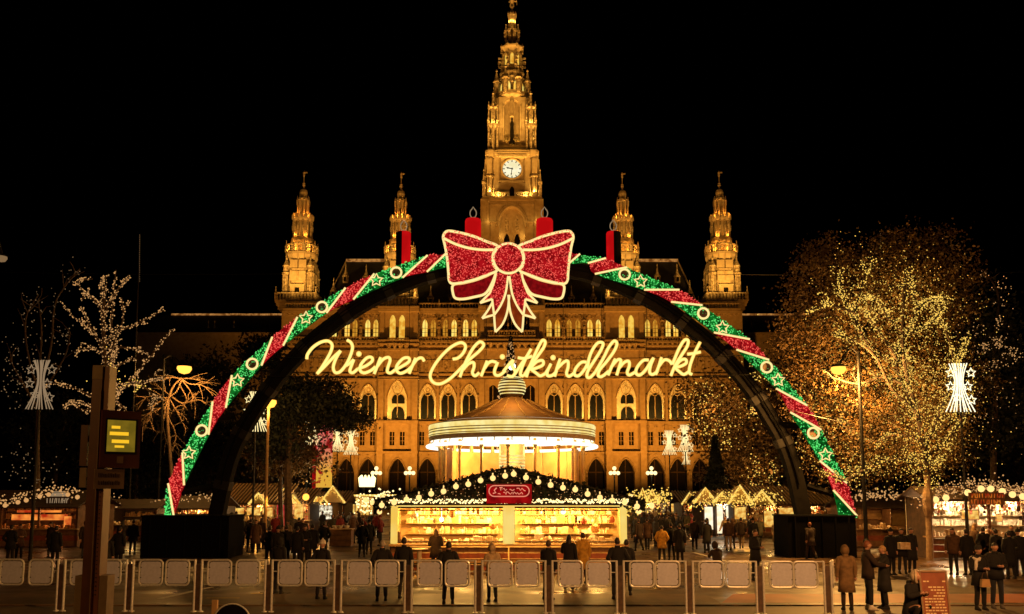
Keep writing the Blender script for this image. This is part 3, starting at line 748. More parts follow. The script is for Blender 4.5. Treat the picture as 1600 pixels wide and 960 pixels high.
b.add(vs, [(0, 1 + (k+1) % 40, 1 + k) for k in range(40)]); b.build("clock_face", 'dial', tower)
b = MB(); b.tube([(rc_*1.03*cos(2*pi*k/40), y2 - .3, zc_ + rc_*1.03*sin(2*pi*k/40)) for k in range(40)], .22, 6, True); b.build("clock_rim", 'stone', tower)
for k in range(12):
    a = 2*pi*k/12; b = MB()
    b.add([(x*cos(a) - z*sin(a), y2 - .335, zc_ + x*sin(a) + z*cos(a)) for x, z in ((-.1, rc_*.72), (.1, rc_*.72), (.1, rc_*.92), (-.1, rc_*.92))], [(0,1,2,3)])
    b.build("hour_mark", 'iron', tower)
def hand(a, L, w):
    b = MB(); pts = [(-w, -.25), (w, -.25), (w*.8, L*.6), (w*1.9, L*.68), (0, L), (-w*1.9, L*.68), (-w*.8, L*.6)]
    b.prism([(x*cos(a) + z*sin(a), zc_ - x*sin(a) + z*cos(a)) for x, z in pts], y2 - .42, y2 - .36); b.build("clock_hand", 'iron', tower)
hand(radians(282), rc_*.6, .11); hand(radians(188), rc_*.74, .08)
b = MB(); b.prism(archpoly(0, m_(7, 300), T(312), T(299), T(294)-T(299), 1.8), y2 - .1, y2 - .03); b.build("tower_door", 'void', tower)
b = MB()
for s in (-1, 1): b = MB(); balustrade(b, min(s*m_(6, 308), s*m_(25, 308)), max(s*m_(6, 308), s*m_(25, 308)), y2 - 1.0, T(312.4), T(305), .42, .12); b.build("clock_balustrade", 'stone_carved', tower)
# corner turrets of the clock stage: niches lit from inside below, shafts above
for sx in (-1, 1):
    for sy in (-1, 1):
        x, y = sx*m_(35, 290), YC + sy*m_(35, 290); r = oct_r(6.3, 280)
        b = MB(); b.lathe(x, y, [(r*1.25, T(312.6)), (r*1.25, T(305)), (r*.75, T(304))], 8, R8)
        for k in range(8): 
            a = R8 + k*pi/4; b.cyl((x + r*1.15*cos(a), y + r*1.15*sin(a), T(305)), (x + r*1.15*cos(a), y + r*1.15*sin(a), T(281)), .17, .15, 5, False)
        b.cyl((x, y, T(305)), (x, y, T(281)), r*.75, r*.75, 8)
        b.lathe(x, y, [(r*1.3, T(281)), (r*1.3, T(279)), (r, T(277)), (r, T(250))], 8, R8)
        for k in range(4): b.cbox((x + r*.95*cos(k*pi/2), y + r*.95*sin(k*pi/2), (T(275)+T(253))/2), .25, 1.0, T(253)-T(275), k*pi/2)
        b.build("clock_turret", 'stone', tower)
        pinnacle_ = MB(); pinnacle(pinnacle_, sx*m_(43.5, 300), YC + sy*m_(43.5, 300), T(312), T(270), .45); pinnacle_.build("clock_pinnacle", 'stone_carved', tower)
        lamp("niche_light", 'POINT', (x - sx*.2, y - r*.95, T(303)), 380, (1, .52, .09), None, .15, parent=None)
# upper cornice
b = MB(); ring_box(b, 38.5, 250, 246.6, 245); ring_box(b, 40.2, 246.5, 242.5, 245); ring_box(b, 39.2, 242.4, 239.5, 245)
hh = m_(38, 245)
for sx in (-1, 1):
    for sy in (-1, 1): b.lathe(sx*m_(32.5, 245), YC + sy*m_(32.5, 245), [(oct_r(8, 245), T(250.4)), (oct_r(9, 245), T(246)), (oct_r(9.2, 245), T(241)), (oct_r(8.6, 245), T(239))], 8, R8)
for k in range(30):
    x = -m_(23, 245) + (k+.5)*2*m_(23, 245)/30; b.box(x-.08, x+.08, YC - hh - .5, YC - hh, T(249.5), T(246.8))
b.build("tower_cornice", 'stone', tower)
# main stage: four deep recesses between piers, corner turrets outside
b = MB(); hr = m_(14, 200)
b.box(-hr, hr, YC - hr, YC + hr, T(239.6), T(152))
hp = m_(24, 200)
for k in range(4):
    a = k*pi/2
    def rb_(x0, x1, y0, y1, z0, z1):
        q = [(x*cos(a)-y*sin(a), x*sin(a)+y*cos(a)+YC) for x, y in ((x0,y0),(x1,y0),(x1,y1),(x0,y1))]
        b.add([(x,y,z0) for x,y in q] + [(x,y,z1) for x,y in q], [(0,3,2,1),(4,5,6,7),(0,1,5,4),(1,2,6,5),(2,3,7,6),(3,0,4,7)])
    for s in (-1, 1):
        rb_(s*m_(17.5, 200) - m_(3.6, 200), s*m_(17.5, 200) + m_(3.6, 200), -hp, -hr + .3, T(239.5), T(157))
        rb_(s*m_(13.2, 200) - m_(.9, 200), s*m_(13.2, 200) + m_(.9, 200), -hp - .25, -hp + .3, T(239.5), T(170))
    N = 8; w = m_(14, 165)
    for j in range(N):
        t0, t1 = -1 + 2*j/N, -1 + 2*(j+1)/N
        z0 = T(172) + (T(160)-T(172))*sqrt(max(0, 1-t0*t0)); z1 = T(172) + (T(160)-T(172))*sqrt(max(0, 1-t1*t1))
        q = [(t0*w, -hp, z0), (t1*w, -hp, z1), (t1*w, -hp, T(156)), (t0*w, -hp, T(156)), (t0*w, -hr, z0), (t1*w, -hr, z1)]
        b.add([(x*cos(a)-y*sin(a), x*sin(a)+y*cos(a)+YC, z) for x, y, z in q], [(0,1,2,3), (0,4,5,1)])
    rb_(-m_(22, 235), m_(22, 235), -hp - .9, -hp - .6, T(236), T(229.5))
    rb_(-m_(13, 222), -m_(4, 222), -hp, -hp + .5, T(232), T(222)); rb_(m_(4, 222), m_(13, 222), -hp, -hp + .5, T(232), T(222))
b.build("belfry_stage", 'stone', tower)
# dark statue column standing in each recess under a bright canopy lantern
for k in (0, 2, 1, 3):
    a = k*pi/2 - pi/2; x, y = (hr + 1.5)*cos(a), YC + (hr + 1.5)*sin(a); px1 = m_(1, 200)
    b = MB(); b.lathe(x, y, [(px1*4.5, T(226)), (px1*4.5, T(222)), (px1*2.6, T(220)), (px1*3.2, T(208)), (px1*2.4, T(200)), (px1*3.2, T(196)), (px1*1.2, T(192)), (px1*1.5, T(188))], 8)
    b.build("belfry_statue", 'iron', tower)
    b = MB(); b.lathe(x, y, [(px1*3.4, T(186)), (px1*3.4, T(184)), (px1*1.8, T(183)), (px1*1.8, T(166)), (px1*3.2, T(164)), (px1*2.6, T(162)), (px1*.5, T(150))], 8)
    for j in range(6): b.cyl((x + px1*3*cos(j*pi/3), y + px1*3*sin(j*pi/3), T(184)), (x + px1*3*cos(j*pi/3), y + px1*3*sin(j*pi/3), T(164)), .12, .12, 4, False)
    b.build("belfry_canopy", 'stone', tower)
    b = MB(); w = m_(3.2, 232)
    b.tube([(x + t*w*(-sin(a)), y + t*w*cos(a) + 0, T(234) + (T(222)-T(234))*sqrt(max(0, 1-t*t))) for t in [-1 + .2*j for j in range(11)]], .22, 5); b.build("small_arch", 'stone', tower)
for sx in (-1, 1):
    for sy in (-1, 1):
        x, y = sx*m_(29.5, 220), YC + sy*m_(29.5, 220); r = m_(7.5, 220)
        b = MB(); b.cyl((x, y, T(239)), (x, y, T(201)), r*.5, r*.45, 8)
        for k in range(6):
            a = k*pi/3 + pi/6; b.cyl((x + r*cos(a), y + r*sin(a), T(239)), (x + r*cos(a), y + r*sin(a), T(203)), .26, .22, 6, False)
        b.lathe(x, y, [(r*.5, T(206)), (r*1.2, T(203)), (r*1.25, T(200)), (r*.55, T(199)), (r*.5, T(177)), (r*1.1, T(176)), (r*1.0, T(174)), (r*.35, T(167)), (r*.15, T(156)), (r*.3, T(155)), (.05, T(151))], 8)
        for k in range(6):
            a = k*pi/3 + pi/6; X, Y_ = x + r*1.02*cos(a), y + r*1.02*sin(a)
            b.cyl((X, Y_, T(200)), (X, Y_, T(177)), .15, .13, 5, False); pinnacle(b, x + r*1.15*cos(a), y + r*1.15*sin(a), T(204), T(186), .22); pinnacle(b, X, Y_, T(178), T(167), .2)
        b.build("belfry_turret", 'stone_carved', tower)
        lamp("turret_light", 'POINT', (x, y - r*.75, T(198)), 420, (1, .56, .1), None, .12)
for s in (-1, 1):
    lamp("belfry_light", 'POINT', (s*m_(8.5, 230), YC - hp + .45, T(233)), 900, (1, .5, .06), None, .15)
# round balcony, lantern stage with lit lancets
b = MB(); b.lathe(0, YC, [(m_(24, 160), T(160)), (m_(25, 160), T(157)), (m_(28.5, 152), T(153.5)), (m_(28.5, 152), T(151)), (m_(17, 152), T(150.5))], 16, R8)
b.lathe(0, YC, [(m_(27.8, 150), T(151)), (m_(27.8, 150), T(147.5)), (m_(27, 150), T(147.4)), (m_(27, 150), T(151))], 16, R8, False)
b.build("balcony", 'stone', tower)
b = MB(); r0 = oct_r(17.5, 135)
b.lathe(0, YC, [(r0, T(151)), (r0, T(120)), (r0*1.1, T(118)), (r0*1.1, T(116)), (r0*.8, T(114))], 8, R8); b.build("lantern_stage", 'stone', tower)
for k in range(8):
    a = k*pi/4 - pi/2
    b = MB()
    for s in (-1, 1):
        o = archpoly(s*m_(5, 140), m_(5, 140), T(149), T(137), T(131)-T(137), 1.7)
        n = len(o); d = m_(17.5, 135) + .06
        b.add([(x*-sin(a)*-1 if 0 else (d*cos(a) - x*sin(a)), d*sin(a) + x*cos(a) + YC, z) for x, z in o], [tuple(range(n))])
    b.build("lantern_window", 'window_hot', tower)
b = MB(); rp = m_(26, 135)
for k in range(8):
    a = R8 + k*pi/4; x, y = rp*cos(a), YC + rp*sin(a)
    b.lathe(x, y, [(.62, T(151)), (.62, T(131)), (.85, T(130)), (.75, T(128)), (.5, T(126)), (.1, T(115)), (.3, T(114)), (.05, T(111))], 6)
    b.tube([(x*.96, YC + (y-YC)*.96, T(131)), (x*.82, YC + (y-YC)*.82, T(125)), (x*.62, YC + (y-YC)*.62, T(121))], .2, 4)
    a2 = k*pi/4; x, y = m_(20, 135)*cos(a2), YC + m_(20, 135)*sin(a2)
    b.lathe(x, y, [(.3, T(151)), (.3, T(134)), (.42, T(133)), (.06, T(122))], 5)
    b.ball((m_(18.5, 120)*cos(a2), YC + m_(18.5, 120)*sin(a2), T(124.5)), .55, 6, 4)
b.build("lantern_pinnacle", 'stone_carved', tower)
# spire stages
b = MB(); r0 = oct_r(12.5, 100)
b.lathe(0, YC, [(r0*1.25, T(116)), (r0*1.05, T(110)), (r0, T(108)), (r0*.95, T(84)), (r0*1.1, T(82)), (r0*1.42, T(79.5)), (r0*1.42, T(77.5)), (r0*.7, T(77))], 8, R8); b.build("spire_stage", 'stone', tower)
b = MB()
for k in range(8):
    a = R8 + k*pi/4; x, y = m_(16.5, 100)*cos(a), YC + m_(16.5, 100)*sin(a)
    b.cbox((m_(14.5, 100)*cos(a), YC + m_(14.5, 100)*sin(a), (T(118)+T(86))/2), m_(4, 100), .42, T(86)-T(118), a)
    pinnacle(b, x, y, T(122), T(90), .38); pinnacle(b, m_(17.3, 80)*cos(a), YC + m_(17.3, 80)*sin(a), T(81), T(72.5), .3)
    for v in (95, 100): b.cbox((m_(19.5, v)*cos(a), YC + m_(19.5, v)*sin(a), T(v)), 1.0, .3, .35, a)
b.build("spire_buttress", 'stone_carved', tower)
for k in range(8):
    a = k*pi/4 - pi/2; b = MB(); o = archpoly(0, m_(5.2, 96), T(104), T(92), T(87.5)-T(92), 1.7); d = m_(12.6, 96) + .05; n = len(o)
    b.add([(d*cos(a) - x*sin(a), d*sin(a) + x*cos(a) + YC, z) for x, z in o], [tuple(range(n))]); b.build("spire_window", 'window', tower)
    b = MB(); xx, yy = m_(13.5, 110)*cos(a), YC + m_(13.5, 110)*sin(a)
    b.lathe(xx, yy, [(.5, T(122)), (.55, T(118)), (.2, T(112)), (.05, T(105))], 5); b.build("spire_gablet", 'stone_carved', tower)
b = MB(); r0 = m_(5, 60)
b.lathe(0, YC, [(r0*1.3, T(77.4)), (r0*1.25, T(72)), (r0, T(71)), (r0*.85, T(46)), (r0*1.2, T(43)), (m_(7, 41), T(41)), (m_(7, 41), T(39.5)), (m_(5.5, 35), T(38.5)), (m_(6.4, 25), T(26)), (m_(6.6, 25), T(24.5)), (m_(3, 22), T(23)), (m_(1.6, 18), T(19))], 8, R8); b.build("spire_top", 'stone', tower)
b = MB()
for k in range(8):
    a = R8 + k*pi/4; x, y = m_(10, 60)*cos(a), YC + m_(10, 60)*sin(a)
    b.cyl((x, y, T(79)), (x, y, T(56)), .26, .2, 5, False); pinnacle(b, x*1.03, YC + (y-YC)*1.03, T(62), T(40.5), .42); b.ball((x*1.18, YC + (y-YC)*1.18, T(54)), .32, 6, 4); b.ball((x*.9, YC + (y-YC)*.9, T(75)), .5, 6, 4)
    pinnacle(b, m_(6.3, 25)*cos(a), YC + m_(6.3, 25)*sin(a), T(27), T(20), .2)
b.build("spire_column", 'stone_carved', tower)
# the iron knight with his standard on the tip
b = MB(); b.lathe(0, YC, [(m_(2.4, 18), T(20)), (m_(1.2, 17), T(17)), (m_(1.1, 15), T(14)), (m_(2.5, 12), T(12.6)), (m_(2.5, 12), T(11)), (.2, T(10.8))], 8)
for s in (-1, 1): b.tube([(s*.32, YC, T(11)), (s*.3, YC, T(8)), (s*.18, YC, T(5.2))], .2, 6)
b.lathe(0, YC, [(.3, T(5.4)), (.42, T(3.2)), (.5, T(1.6)), (.15, T(.9)), (.16, T(.5)), (.27, T(-.2)), (.22, T(-1)), (.05, T(-1.5))], 8)
b.tube([(.45, YC, T(1.8)), (.8, YC-.1, T(3.2)), (1.05, YC-.2, T(2.6))], .13, 5); b.tube([(-.45, YC, T(1.8)), (-.75, YC, T(3.6)), (-.6, YC-.2, T(5))], .13, 5)
b.cyl((1.1, YC-.2, T(9)), (.95, YC-.2, T(-8)), .06, .04, 5); b.build("knight_statue", 'stone', tower)
for (v, px, pw) in ((149.6, 23, 900), (76.5, 7.6, 520), (116.5, 15.4, 700), (39, 5.9, 110)):
    for k in range(4):
        a = radians(-90) + (k-1.5)*radians(45)
        lamp("spire_light", 'POINT', (m_(px, v)*cos(a), YC + m_(px, v)*sin(a), T(v) + .5), pw, (1, .52, .09), None, .12)

for x in (-.62, .62): lamp("clock_stage_light", 'POINT', (x*h2, y2 - 1.5, T(310)), 360, (1, .52, .09), None, .15)
for x in (-.45, .45): lamp("great_arch_light", 'POINT', (x*arch[1], yf + .3, T(372)), 60, (1, .52, .09), None, .15)
for x in (-.8, -.3, .3, .8): lamp("cornice_light", 'POINT', (x*h1, yf - 1.4, T(352)), 40, (1, .52, .09), None, .15)
# ------------------------------------------------------------------ light arch over the market entrance
YA = 42.0
arch_t = thing("light_arch", "wide entrance arch of red and green light garland on a dark curved beam", "arch", (0, YA + .5, 0))
PA = lambda u, v, Y=YA: P(u, v, Y)
half = [(458,806),(443,737),(427,691),(404,650),(378,610),(345,570),(310,535),(270,503),(230,476),(190,455),(150,438),(110,426),(55,418),(0,415)]
pth = [PA(797 - d, v, YA + .75) for d, v in half] + [PA(797 + d, v, YA + .75) for d, v in half[-2::-1]]
pth = crom(pth, 3)
def sweep_rect(b, pts, w, d):
    vs = []; n = len(pts)
    for i, p in enumerate(pts):
        t = (pts[min(i+1, n-1)] - pts[max(i-1, 0)]).normalized(); nn = Vector((-t.z, 0, t.x))
        for a, c in ((-1,-1),(1,-1),(1,1),(-1,1)): vs.append(p + nn*a*w/2 + Vector((0, c*d/2, 0)))
    fs = [(i*4+k, i*4+(k+1)%4, (i+1)*4+(k+1)%4, (i+1)*4+k) for i in range(n-1) for k in range(4)] + [(3,2,1,0), ((n-1)*4, (n-1)*4+1, (n-1)*4+2, (n-1)*4+3)]
    b.add(vs, fs)
b = MB(); sweep_rect(b, pth, .72, .6); b.build("beam", 'beam', arch_t)
for i in range(2, len(pth) - 2, 5):
    t = (pth[i+1] - pth[i]).normalized(); b = MB(); sweep_rect(b, [pth[i] - t*.22, pth[i] + t*.22], .80, .68); b.build("joint_plate", 'iron', arch_t)
b = MB(); off = [p + Vector((0, -.36, 0)) for p in pth]; b.tube(off[2:-2], .035, 5); off = [p + Vector((0, -.34, .2)) for p in pth]; b.tube(off[2:-2], .03, 5); b.build("power_cable", 'black', arch_t)
# garland: outer and inner ends of each diagonal light strip, as they stand along the arch
Ls = [((257,806),(262,806)), ((263,757),(271,804)), ((285,709),(287.5,757)), ((332,629),(326,678)), ((362,588),(353,636)), ((425,528),(409,570)), ((464,497),(443,539)), ((539,451),(511,488)), ((584,429),(553,467)), ((667,400),(630,433)), ((695,398),(668,424)), ((760,386),(745,404))]
Rs = [((845,388),(850,402)), ((905,398),(890,411)), ((945,404),(920,411)), ((978,418),(931,428)), ((1060,453),(1008,453)), ((1096,477),(1050,472)), ((1170,530),(1117,520)), ((1200,562),(1152,547)), ((1260,633),(1214,608)), ((1282,671),(1236,645)), ((1322,754),(1282,721)), ((1338,805),(1303,767)), ((1337,808),(1312,807))]
rl = random.Random(3)
def garland(list_, cols):
    outer = crom([PA(*o) for o, i in list_], 4); inner = crom([PA(*i) for o, i in list_], 4)
    for k in range(len(list_) - 1):
        o = outer[k*4:k*4+5]; n = inner[k*4:k*4+5]; c = cols[k]
        b = MB(); m = len(o); D = Vector((0, .16, 0))
        vs = []
        for p, q in zip(o, n): vs += [p, q, q + D, p + D]
        fs = [(j*4+e, j*4+(e+1)%4, (j+1)*4+(e+1)%4, (j+1)*4+e) for j in range(m-1) for e in range(4)] + [(3,2,1,0), tuple((m-1)*4+e for e in range(4))]
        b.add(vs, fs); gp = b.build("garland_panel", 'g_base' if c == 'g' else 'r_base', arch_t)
        L = sum((o[j+1]-o[j]).length for j in range(m-1)); wd = (o[2]-n[2]).length
        cnt = int(min(L*1.35*wd*44, 220)); bb = MB()
        for j in range(cnt):
            s = rl.random()*(m-1); i0 = min(int(s), m-2); f = s - i0
            p = o[i0].lerp(o[i0+1], f); q = n[i0].lerp(n[i0+1], f); r = p.lerp(q, rl.uniform(-.03, 1.03))
            r.y -= rl.uniform(.02, .09); bb.octa(r, rl.uniform(.026, .046))
        bb.build("led_bead", 'g_bead' if c == 'g' else 'r_bead', gp, 'stuff')
    for (o, i) in list_[1:-1]:
        a, c = PA(*o, YA - .07), PA(*i, YA - .07); d = (c-a).normalized()*.05
        MB().tube([a - d, a.lerp(c, .5), c + d], .055, 6).build("light_strip", 'strip', arch_t)
garland(Ls, ['g', 'r', 'g', 'r', 'g', 'r', 'g', 'r', 'g', 'r', 'g'])
garland(Rs, ['r', 'g', 'r', 'g', 'r', 'g', 'r', 'g', 'r', 'g', 'r', 'g'])
for (u, v) in ((315, 673), (394, 569), (503, 480), (619, 426), (976, 429), (1099, 490), (1198, 574), (1271, 677)):
    c = PA(u, v, YA - .16); R = .27
    MB().tube([(c.x + R*cos(2*pi*k/18), c.y, c.z + R*sin(2*pi*k/18)) for k in range(18)], .06, 6, True).build("ring_light", 'strip', arch_t)
    MB().tube([(c.x + .02*cos(2*pi*k/4), c.y+.02, c.z + .02*sin(2*pi*k/4)) for k in range(4)], .04, 4, True).lathe(c.x, c.y, [(0.01,c.z)], 4) if 0 else None
    g = MB(); g.add([(c.x + .22*cos(2*pi*k/16), c.y + .07, c.z + .22*sin(2*pi*k/16)) for k in range(16)], [tuple(range(16))]); g.build("ring_backing", 'wood_dark', arch_t)
for (u, v) in ((295, 708), (371, 595), (478, 497), (588, 438), (1001, 440), (1129, 512), (1216, 594), (1290, 711)):
    c = PA(u, v, YA - .16)
    MB().tube([(x, c.y, z) for x, z in starpts(c.x, c.z, .34, .17)], .045, 5, True).build("star_light", 'strip', arch_t)
# struts between garland and beam
for (u0, v0, u1, v1) in ((1216, 664, 1250, 666), (366, 650, 338, 655), (1130, 548, 1150, 536), (445, 545, 436, 520), (1262, 760, 1300, 772), (333, 760, 283, 770)):
    MB().cyl(PA(u0, v0, YA + .7), PA(u1, v1, YA + .2), .2, .16, 6).build("strut", 'beam', arch_t)
# ballast boxes
for (u0, u1, lab) in ((220, 357, "long black cloth covered ballast box under the arch foot beside the striped stall roofs"), (1232, 1338, "shorter black cloth covered ballast box under the arch foot beside the standing couple")):
    x0, x1 = XU(u0, 41.5, 1), XU(u1, 41.5, 1); t = thing("ballast_box", lab, "ballast box", ((x0+x1)/2, 42.6, 0), "black ballast boxes of the arch")
    zt_ = zv(806, 41.5)
    b = MB(); b.box(x0, x1, 41.5, 43.8, 0, zt_ - .06); b.build("cover", 'black', t)
    b = MB(); b.box(x0 - .05, x1 + .05, 41.45, 43.85, zt_ - .06, zt_ + .02); b.build("lid", 'black', t)
    n = 5
    for k in range(n): MB().cyl((x0 + (k+.5)*(x1-x0)/n, 41.46, .02), (x0 + (k+.5)*(x1-x0)/n, 41.47, zt_ - .08), .05, .05, 5).build("cover_fold", 'black', t)
# advent candles standing on the beam
for (u, vt, vb, wpx, lab) in ((739, 343, 395, 26, "red advent candle behind the left wing of the big bow"), (851, 343, 395, 27, "red advent candle behind the right wing of the big bow"), (630, 363, 418, 23, "red advent candle on the arch left of the bow, before a small tower"), (959, 363, 418, 23, "red advent candle on the arch right of the bow, before a small tower")):
    Y = YA + .75; a, c = P(u, vt, Y), P(u, vb, Y); r = wpx/2/1300*Y
    t = thing("advent_candle", lab, "candle", (c.x, Y, c.z), "advent candles on the arch")
    b = MB(); b.lathe(c.x, Y, [(r, c.z), (r, a.z - .1), (r*.93, a.z - .02), (r*.5, a.z)], 16); b.build("wax", 'candle', t, smooth=False)
    if abs(u - 795) > 100:
        s = -1 if u < 800 else 1
        b = MB(); b.add([(c.x + (r+.02)*cos(q), Y + (r+.02)*sin(q), z) for z in (c.z, a.z - .05) for q in [(-pi/2 + s*pi/2*f) if 0 else (radians(-95) + s*radians(85)*f) for f in (0, .25, .5, .75, 1)]], [(k, k+1, k+6, k+5) for k in range(4)]); b.build("shade_panel", 'black', t)
    b = MB(); b.cyl((c.x, Y, a.z), (c.x, Y, a.z + .12), .03)
    b.tube([(c.x + .17*sin(q)*(1 if q < pi else 1), Y, a.z + .33 - .25*cos(q) + (.1 if abs(q-pi) < .3 else 0)) for q in [2*pi*k/14 for k in range(14)]], .028, 5, True); b.build("flame_wire", 'angel_dim', t)

# ------------------------------------------------------------------ the bow
YB = 41.3
ox, oy, sc = 670, 330, 1/4.8
B = lambda x, y, Y: P(ox + x*sc, oy + y*sc, Y)
bow = thing("light_bow", "huge red light bow with glowing cream outline at the top of the arch", "bow", (P(795, 500, YB).x, YB, zv(500, YB)))
def bowpanel(name, pts, Y, m, th=.12, bulge=0.0, beads=0, bm='r_bead', sub=4):
    q = crom([B(x, y, Y) for x, y in pts], sub, True); n = len(q)
    cen = sum(q, Vector())/n
    vs = []; K = 4
    rings = []
    for k in range(K+1):
        f = 1 - k/(K+.6); rings.append([cen + (p - cen)*f + Vector((0, -bulge*(1 - f*f), 0)) for p in q])
    vs = [p for r in rings for p in r] + [rings[-1][0]*0 + sum(rings[-1], Vector())/n] + [p + Vector((0, th, 0)) for p in q]
    fs = [(k*n+i, k*n+(i+1)%n, (k+1)*n+(i+1)%n, (k+1)*n+i) for k in range(K) for i in range(n)]
    c_ = (K+1)*n; fs += [(K*n+i, K*n+(i+1)%n, c_) for i in range(n)]
    fs += [(i, c_+1+i, c_+1+(i+1)%n, (i+1)%n) for i in range(n)] + [tuple(c_+1+i for i in range(n-1, -1, -1))]
    o = MB().add(vs, fs).build(name, m, bow)
    if beads:
        bb = MB(); xs = [p.x for p in q]; zs = [p.z for p in q]; got = 0; tries = 0; rr = random.Random(len(pts)*7 + beads)
        while got < beads and tries < beads*6:
            tries += 1; x, z = rr.uniform(min(xs), max(xs)), rr.uniform(min(zs), max(zs)); ins = False; j = n-1
            for i in range(n):
                if (zs[i] > z) != (zs[j] > z) and x < (xs[j]-xs[i])*(z-zs[i])/(zs[j]-zs[i]+1e-9) + xs[i]: ins = not ins
                j = i
            if ins: bb.octa((x, Y - bulge*.75 - rr.uniform(.02, .08), z), rr.uniform(.024, .042)); got += 1
        bb.build("led_bead", bm, o, 'stuff')
    return o
mir = lambda pts, c=1192: [(c - x, y) for x, y in pts]
loop = [(120,165),(150,150),(220,160),(330,188),(430,228),(515,262),(490,300),(478,355),(488,410),(510,448),(430,482),(350,512),(260,535),(178,545),(152,520),(148,470),(138,360),(122,262),(108,200)]
lower = [(182,556),(182,620),(202,655),(260,660),(340,645),(420,622),(465,560),(500,462),(430,488),(350,518),(260,540)]
fold = [(112,205),(200,248),(300,278),(400,291),(485,291)]
for f in (lambda p: p, mir):
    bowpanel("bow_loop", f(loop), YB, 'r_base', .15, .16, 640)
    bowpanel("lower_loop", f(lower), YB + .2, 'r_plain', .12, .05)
    def outline(pts, Y, closed=True, r=.072): MB().tube(crom([B(x, y, Y) for x, y in pts], 4, closed), r, 6, closed).build("outline_tube", 'strip', bow)
    outline(f(loop), YB - .1); outline(f(lower), YB + .1); outline(f(fold), YB - .2, False)
tail = [(508,470),(592,480),(590,560),(562,655),(525,730),(492,778),(478,700),(470,662),(440,668),(405,686),(440,640),(475,570)]
tail2 = [(470,692),(440,745),(402,803),(440,790),(486,778),(492,850),(500,905),(550,850),(588,750),(602,640),(596,560),(562,665),(525,735),(490,782),(482,730)]
MB_sharp = lambda pts, Y: [B(x, y, Y) for x, y in pts]
for f in (lambda p: p, lambda p: mir(p, 1200)):
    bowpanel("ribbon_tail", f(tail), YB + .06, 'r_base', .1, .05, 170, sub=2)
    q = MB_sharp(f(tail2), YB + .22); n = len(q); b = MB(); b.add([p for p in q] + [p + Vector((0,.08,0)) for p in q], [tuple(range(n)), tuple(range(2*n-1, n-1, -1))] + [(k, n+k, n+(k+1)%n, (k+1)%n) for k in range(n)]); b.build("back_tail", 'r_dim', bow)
    def line(pts, Y, r=.062):
        MB().tube(crom(MB_sharp(f(pts), Y), 3), r, 6).build("outline_tube", 'strip', bow)
    for seg in ([(505,460),(490,530),(458,615)], [(458,615),(385,690)], [(385,690),(430,675),(475,660)], [(475,660),(482,720),(490,780)], [(490,780),(535,715),(575,620),(595,490)]): line(seg, YB - .02)
    for seg in ([(475,690),(440,750),(400,805)], [(400,805),(440,792),(486,780)], [(490,782),(494,845),(500,908)], [(500,908),(555,845),(590,750),(604,630)]): line(seg, YB + .1)
knot = [(597 + 112*cos(2*pi*k/14), 355 + 112*sin(2*pi*k/14)) for k in range(14)]
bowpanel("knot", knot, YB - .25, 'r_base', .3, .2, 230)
MB().tube(crom([B(x, y, YB - .32) for x, y in knot], 3, True), .068, 6, True).build("outline_tube", 'strip', bow)
MB().cyl((0, YA, zv(405, YA)), (0, YA + .7, zv(405, YA)), .12).build("bow_bracket", 'beam', bow)

# ------------------------------------------------------------------ neon lettering
K6 = 330/1600
A6 = lambda p: P(470 + p[0]*K6, 510 + p[1]*K6, YA)
A7 = lambda p: P(780 + p[0]*K6, 510 + p[1]*K6, YA)
sign = thing("neon_lettering", "glowing warm yellow script sign reading Wiener Christkindlmarkt", "sign", (0, YA, zv(600, YA)))
def glyph(fn, *strokes, dot=None):
    b = MB()
    for s in strokes: b.tube(crom([fn(p) for p in s], 5), .088, 8)
    if dot: b.ball(fn(dot), .15, 10, 6)
    b.smooth = True; b.build("letter", 'neon', sign)
glyph(A6, [(45,250),(52,212),(92,160),(150,122),(205,112),(236,138),(230,185),(197,250),(160,310),(122,362)], [(122,362),(180,305),(250,232),(302,185)], [(302,185),(266,245),(246,310),(260,350),(297,345),(342,292),(376,222),(392,160),(378,122),(350,105)])
glyph(A6, [(340,300),(372,280),(402,252)], [(402,252),(380,308),(372,342),(396,352),(432,322)], dot=(440,210))
glyph(A6, [(432,322),(490,302),(540,265),(536,236),(500,240),(456,290),(450,335),(480,354),(530,336),(566,306)])
glyph(A6, [(605,235),(580,300),(555,362)], [(575,310),(622,252),(664,236),(676,260),(660,310),(656,345),(682,354),(714,330)])
glyph(A6, [(714,330),(770,302),(820,267),(816,240),(775,245),(730,295),(726,335),(756,357),(806,336),(846,300)])
glyph(A6, [(870,240),(845,300),(820,360)], [(840,305),(880,252),(916,240),(936,266)])
glyph(A6, [(1150,250),(1192,240),(1232,200),(1248,150),(1215,124),(1150,150),(1080,210),(1015,292),(980,372),(1002,424),(1055,437),(1120,405),(1176,356),(1215,315)])
glyph(A6, [(1215,315),(1280,250),(1350,190),(1386,142),(1356,118),(1310,160),(1268,232),(1232,310),(1205,386)], [(1228,330),(1270,285),(1308,275),(1312,310),(1300,352),(1320,376),(1352,352)])
glyph(A6, [(1412,262),(1390,318),(1365,380)], [(1392,318),(1420,280),(1448,266),(1482,274)])
glyph(A6, [(1492,272),(1468,335),(1474,368),(1508,370),(1552,335)], dot=(1527,232))
glyph(A7, [(30,345),(72,292),(106,254)], [(106,254),(98,300),(122,345),(100,380),(58,374)])
glyph(A7, [(120,360),(165,290),(205,235),(242,172)], [(205,235),(170,320),(162,368),(186,378)], [(140,238),(190,244),(250,226)])
glyph(A7, [(186,378),(232,300),(272,210),(322,112),(348,118),(336,162),(282,240),(228,320),(205,386)], [(225,332),(280,272),(328,260),(330,294),(272,320),(242,324),(280,355),(312,376),(350,358)])
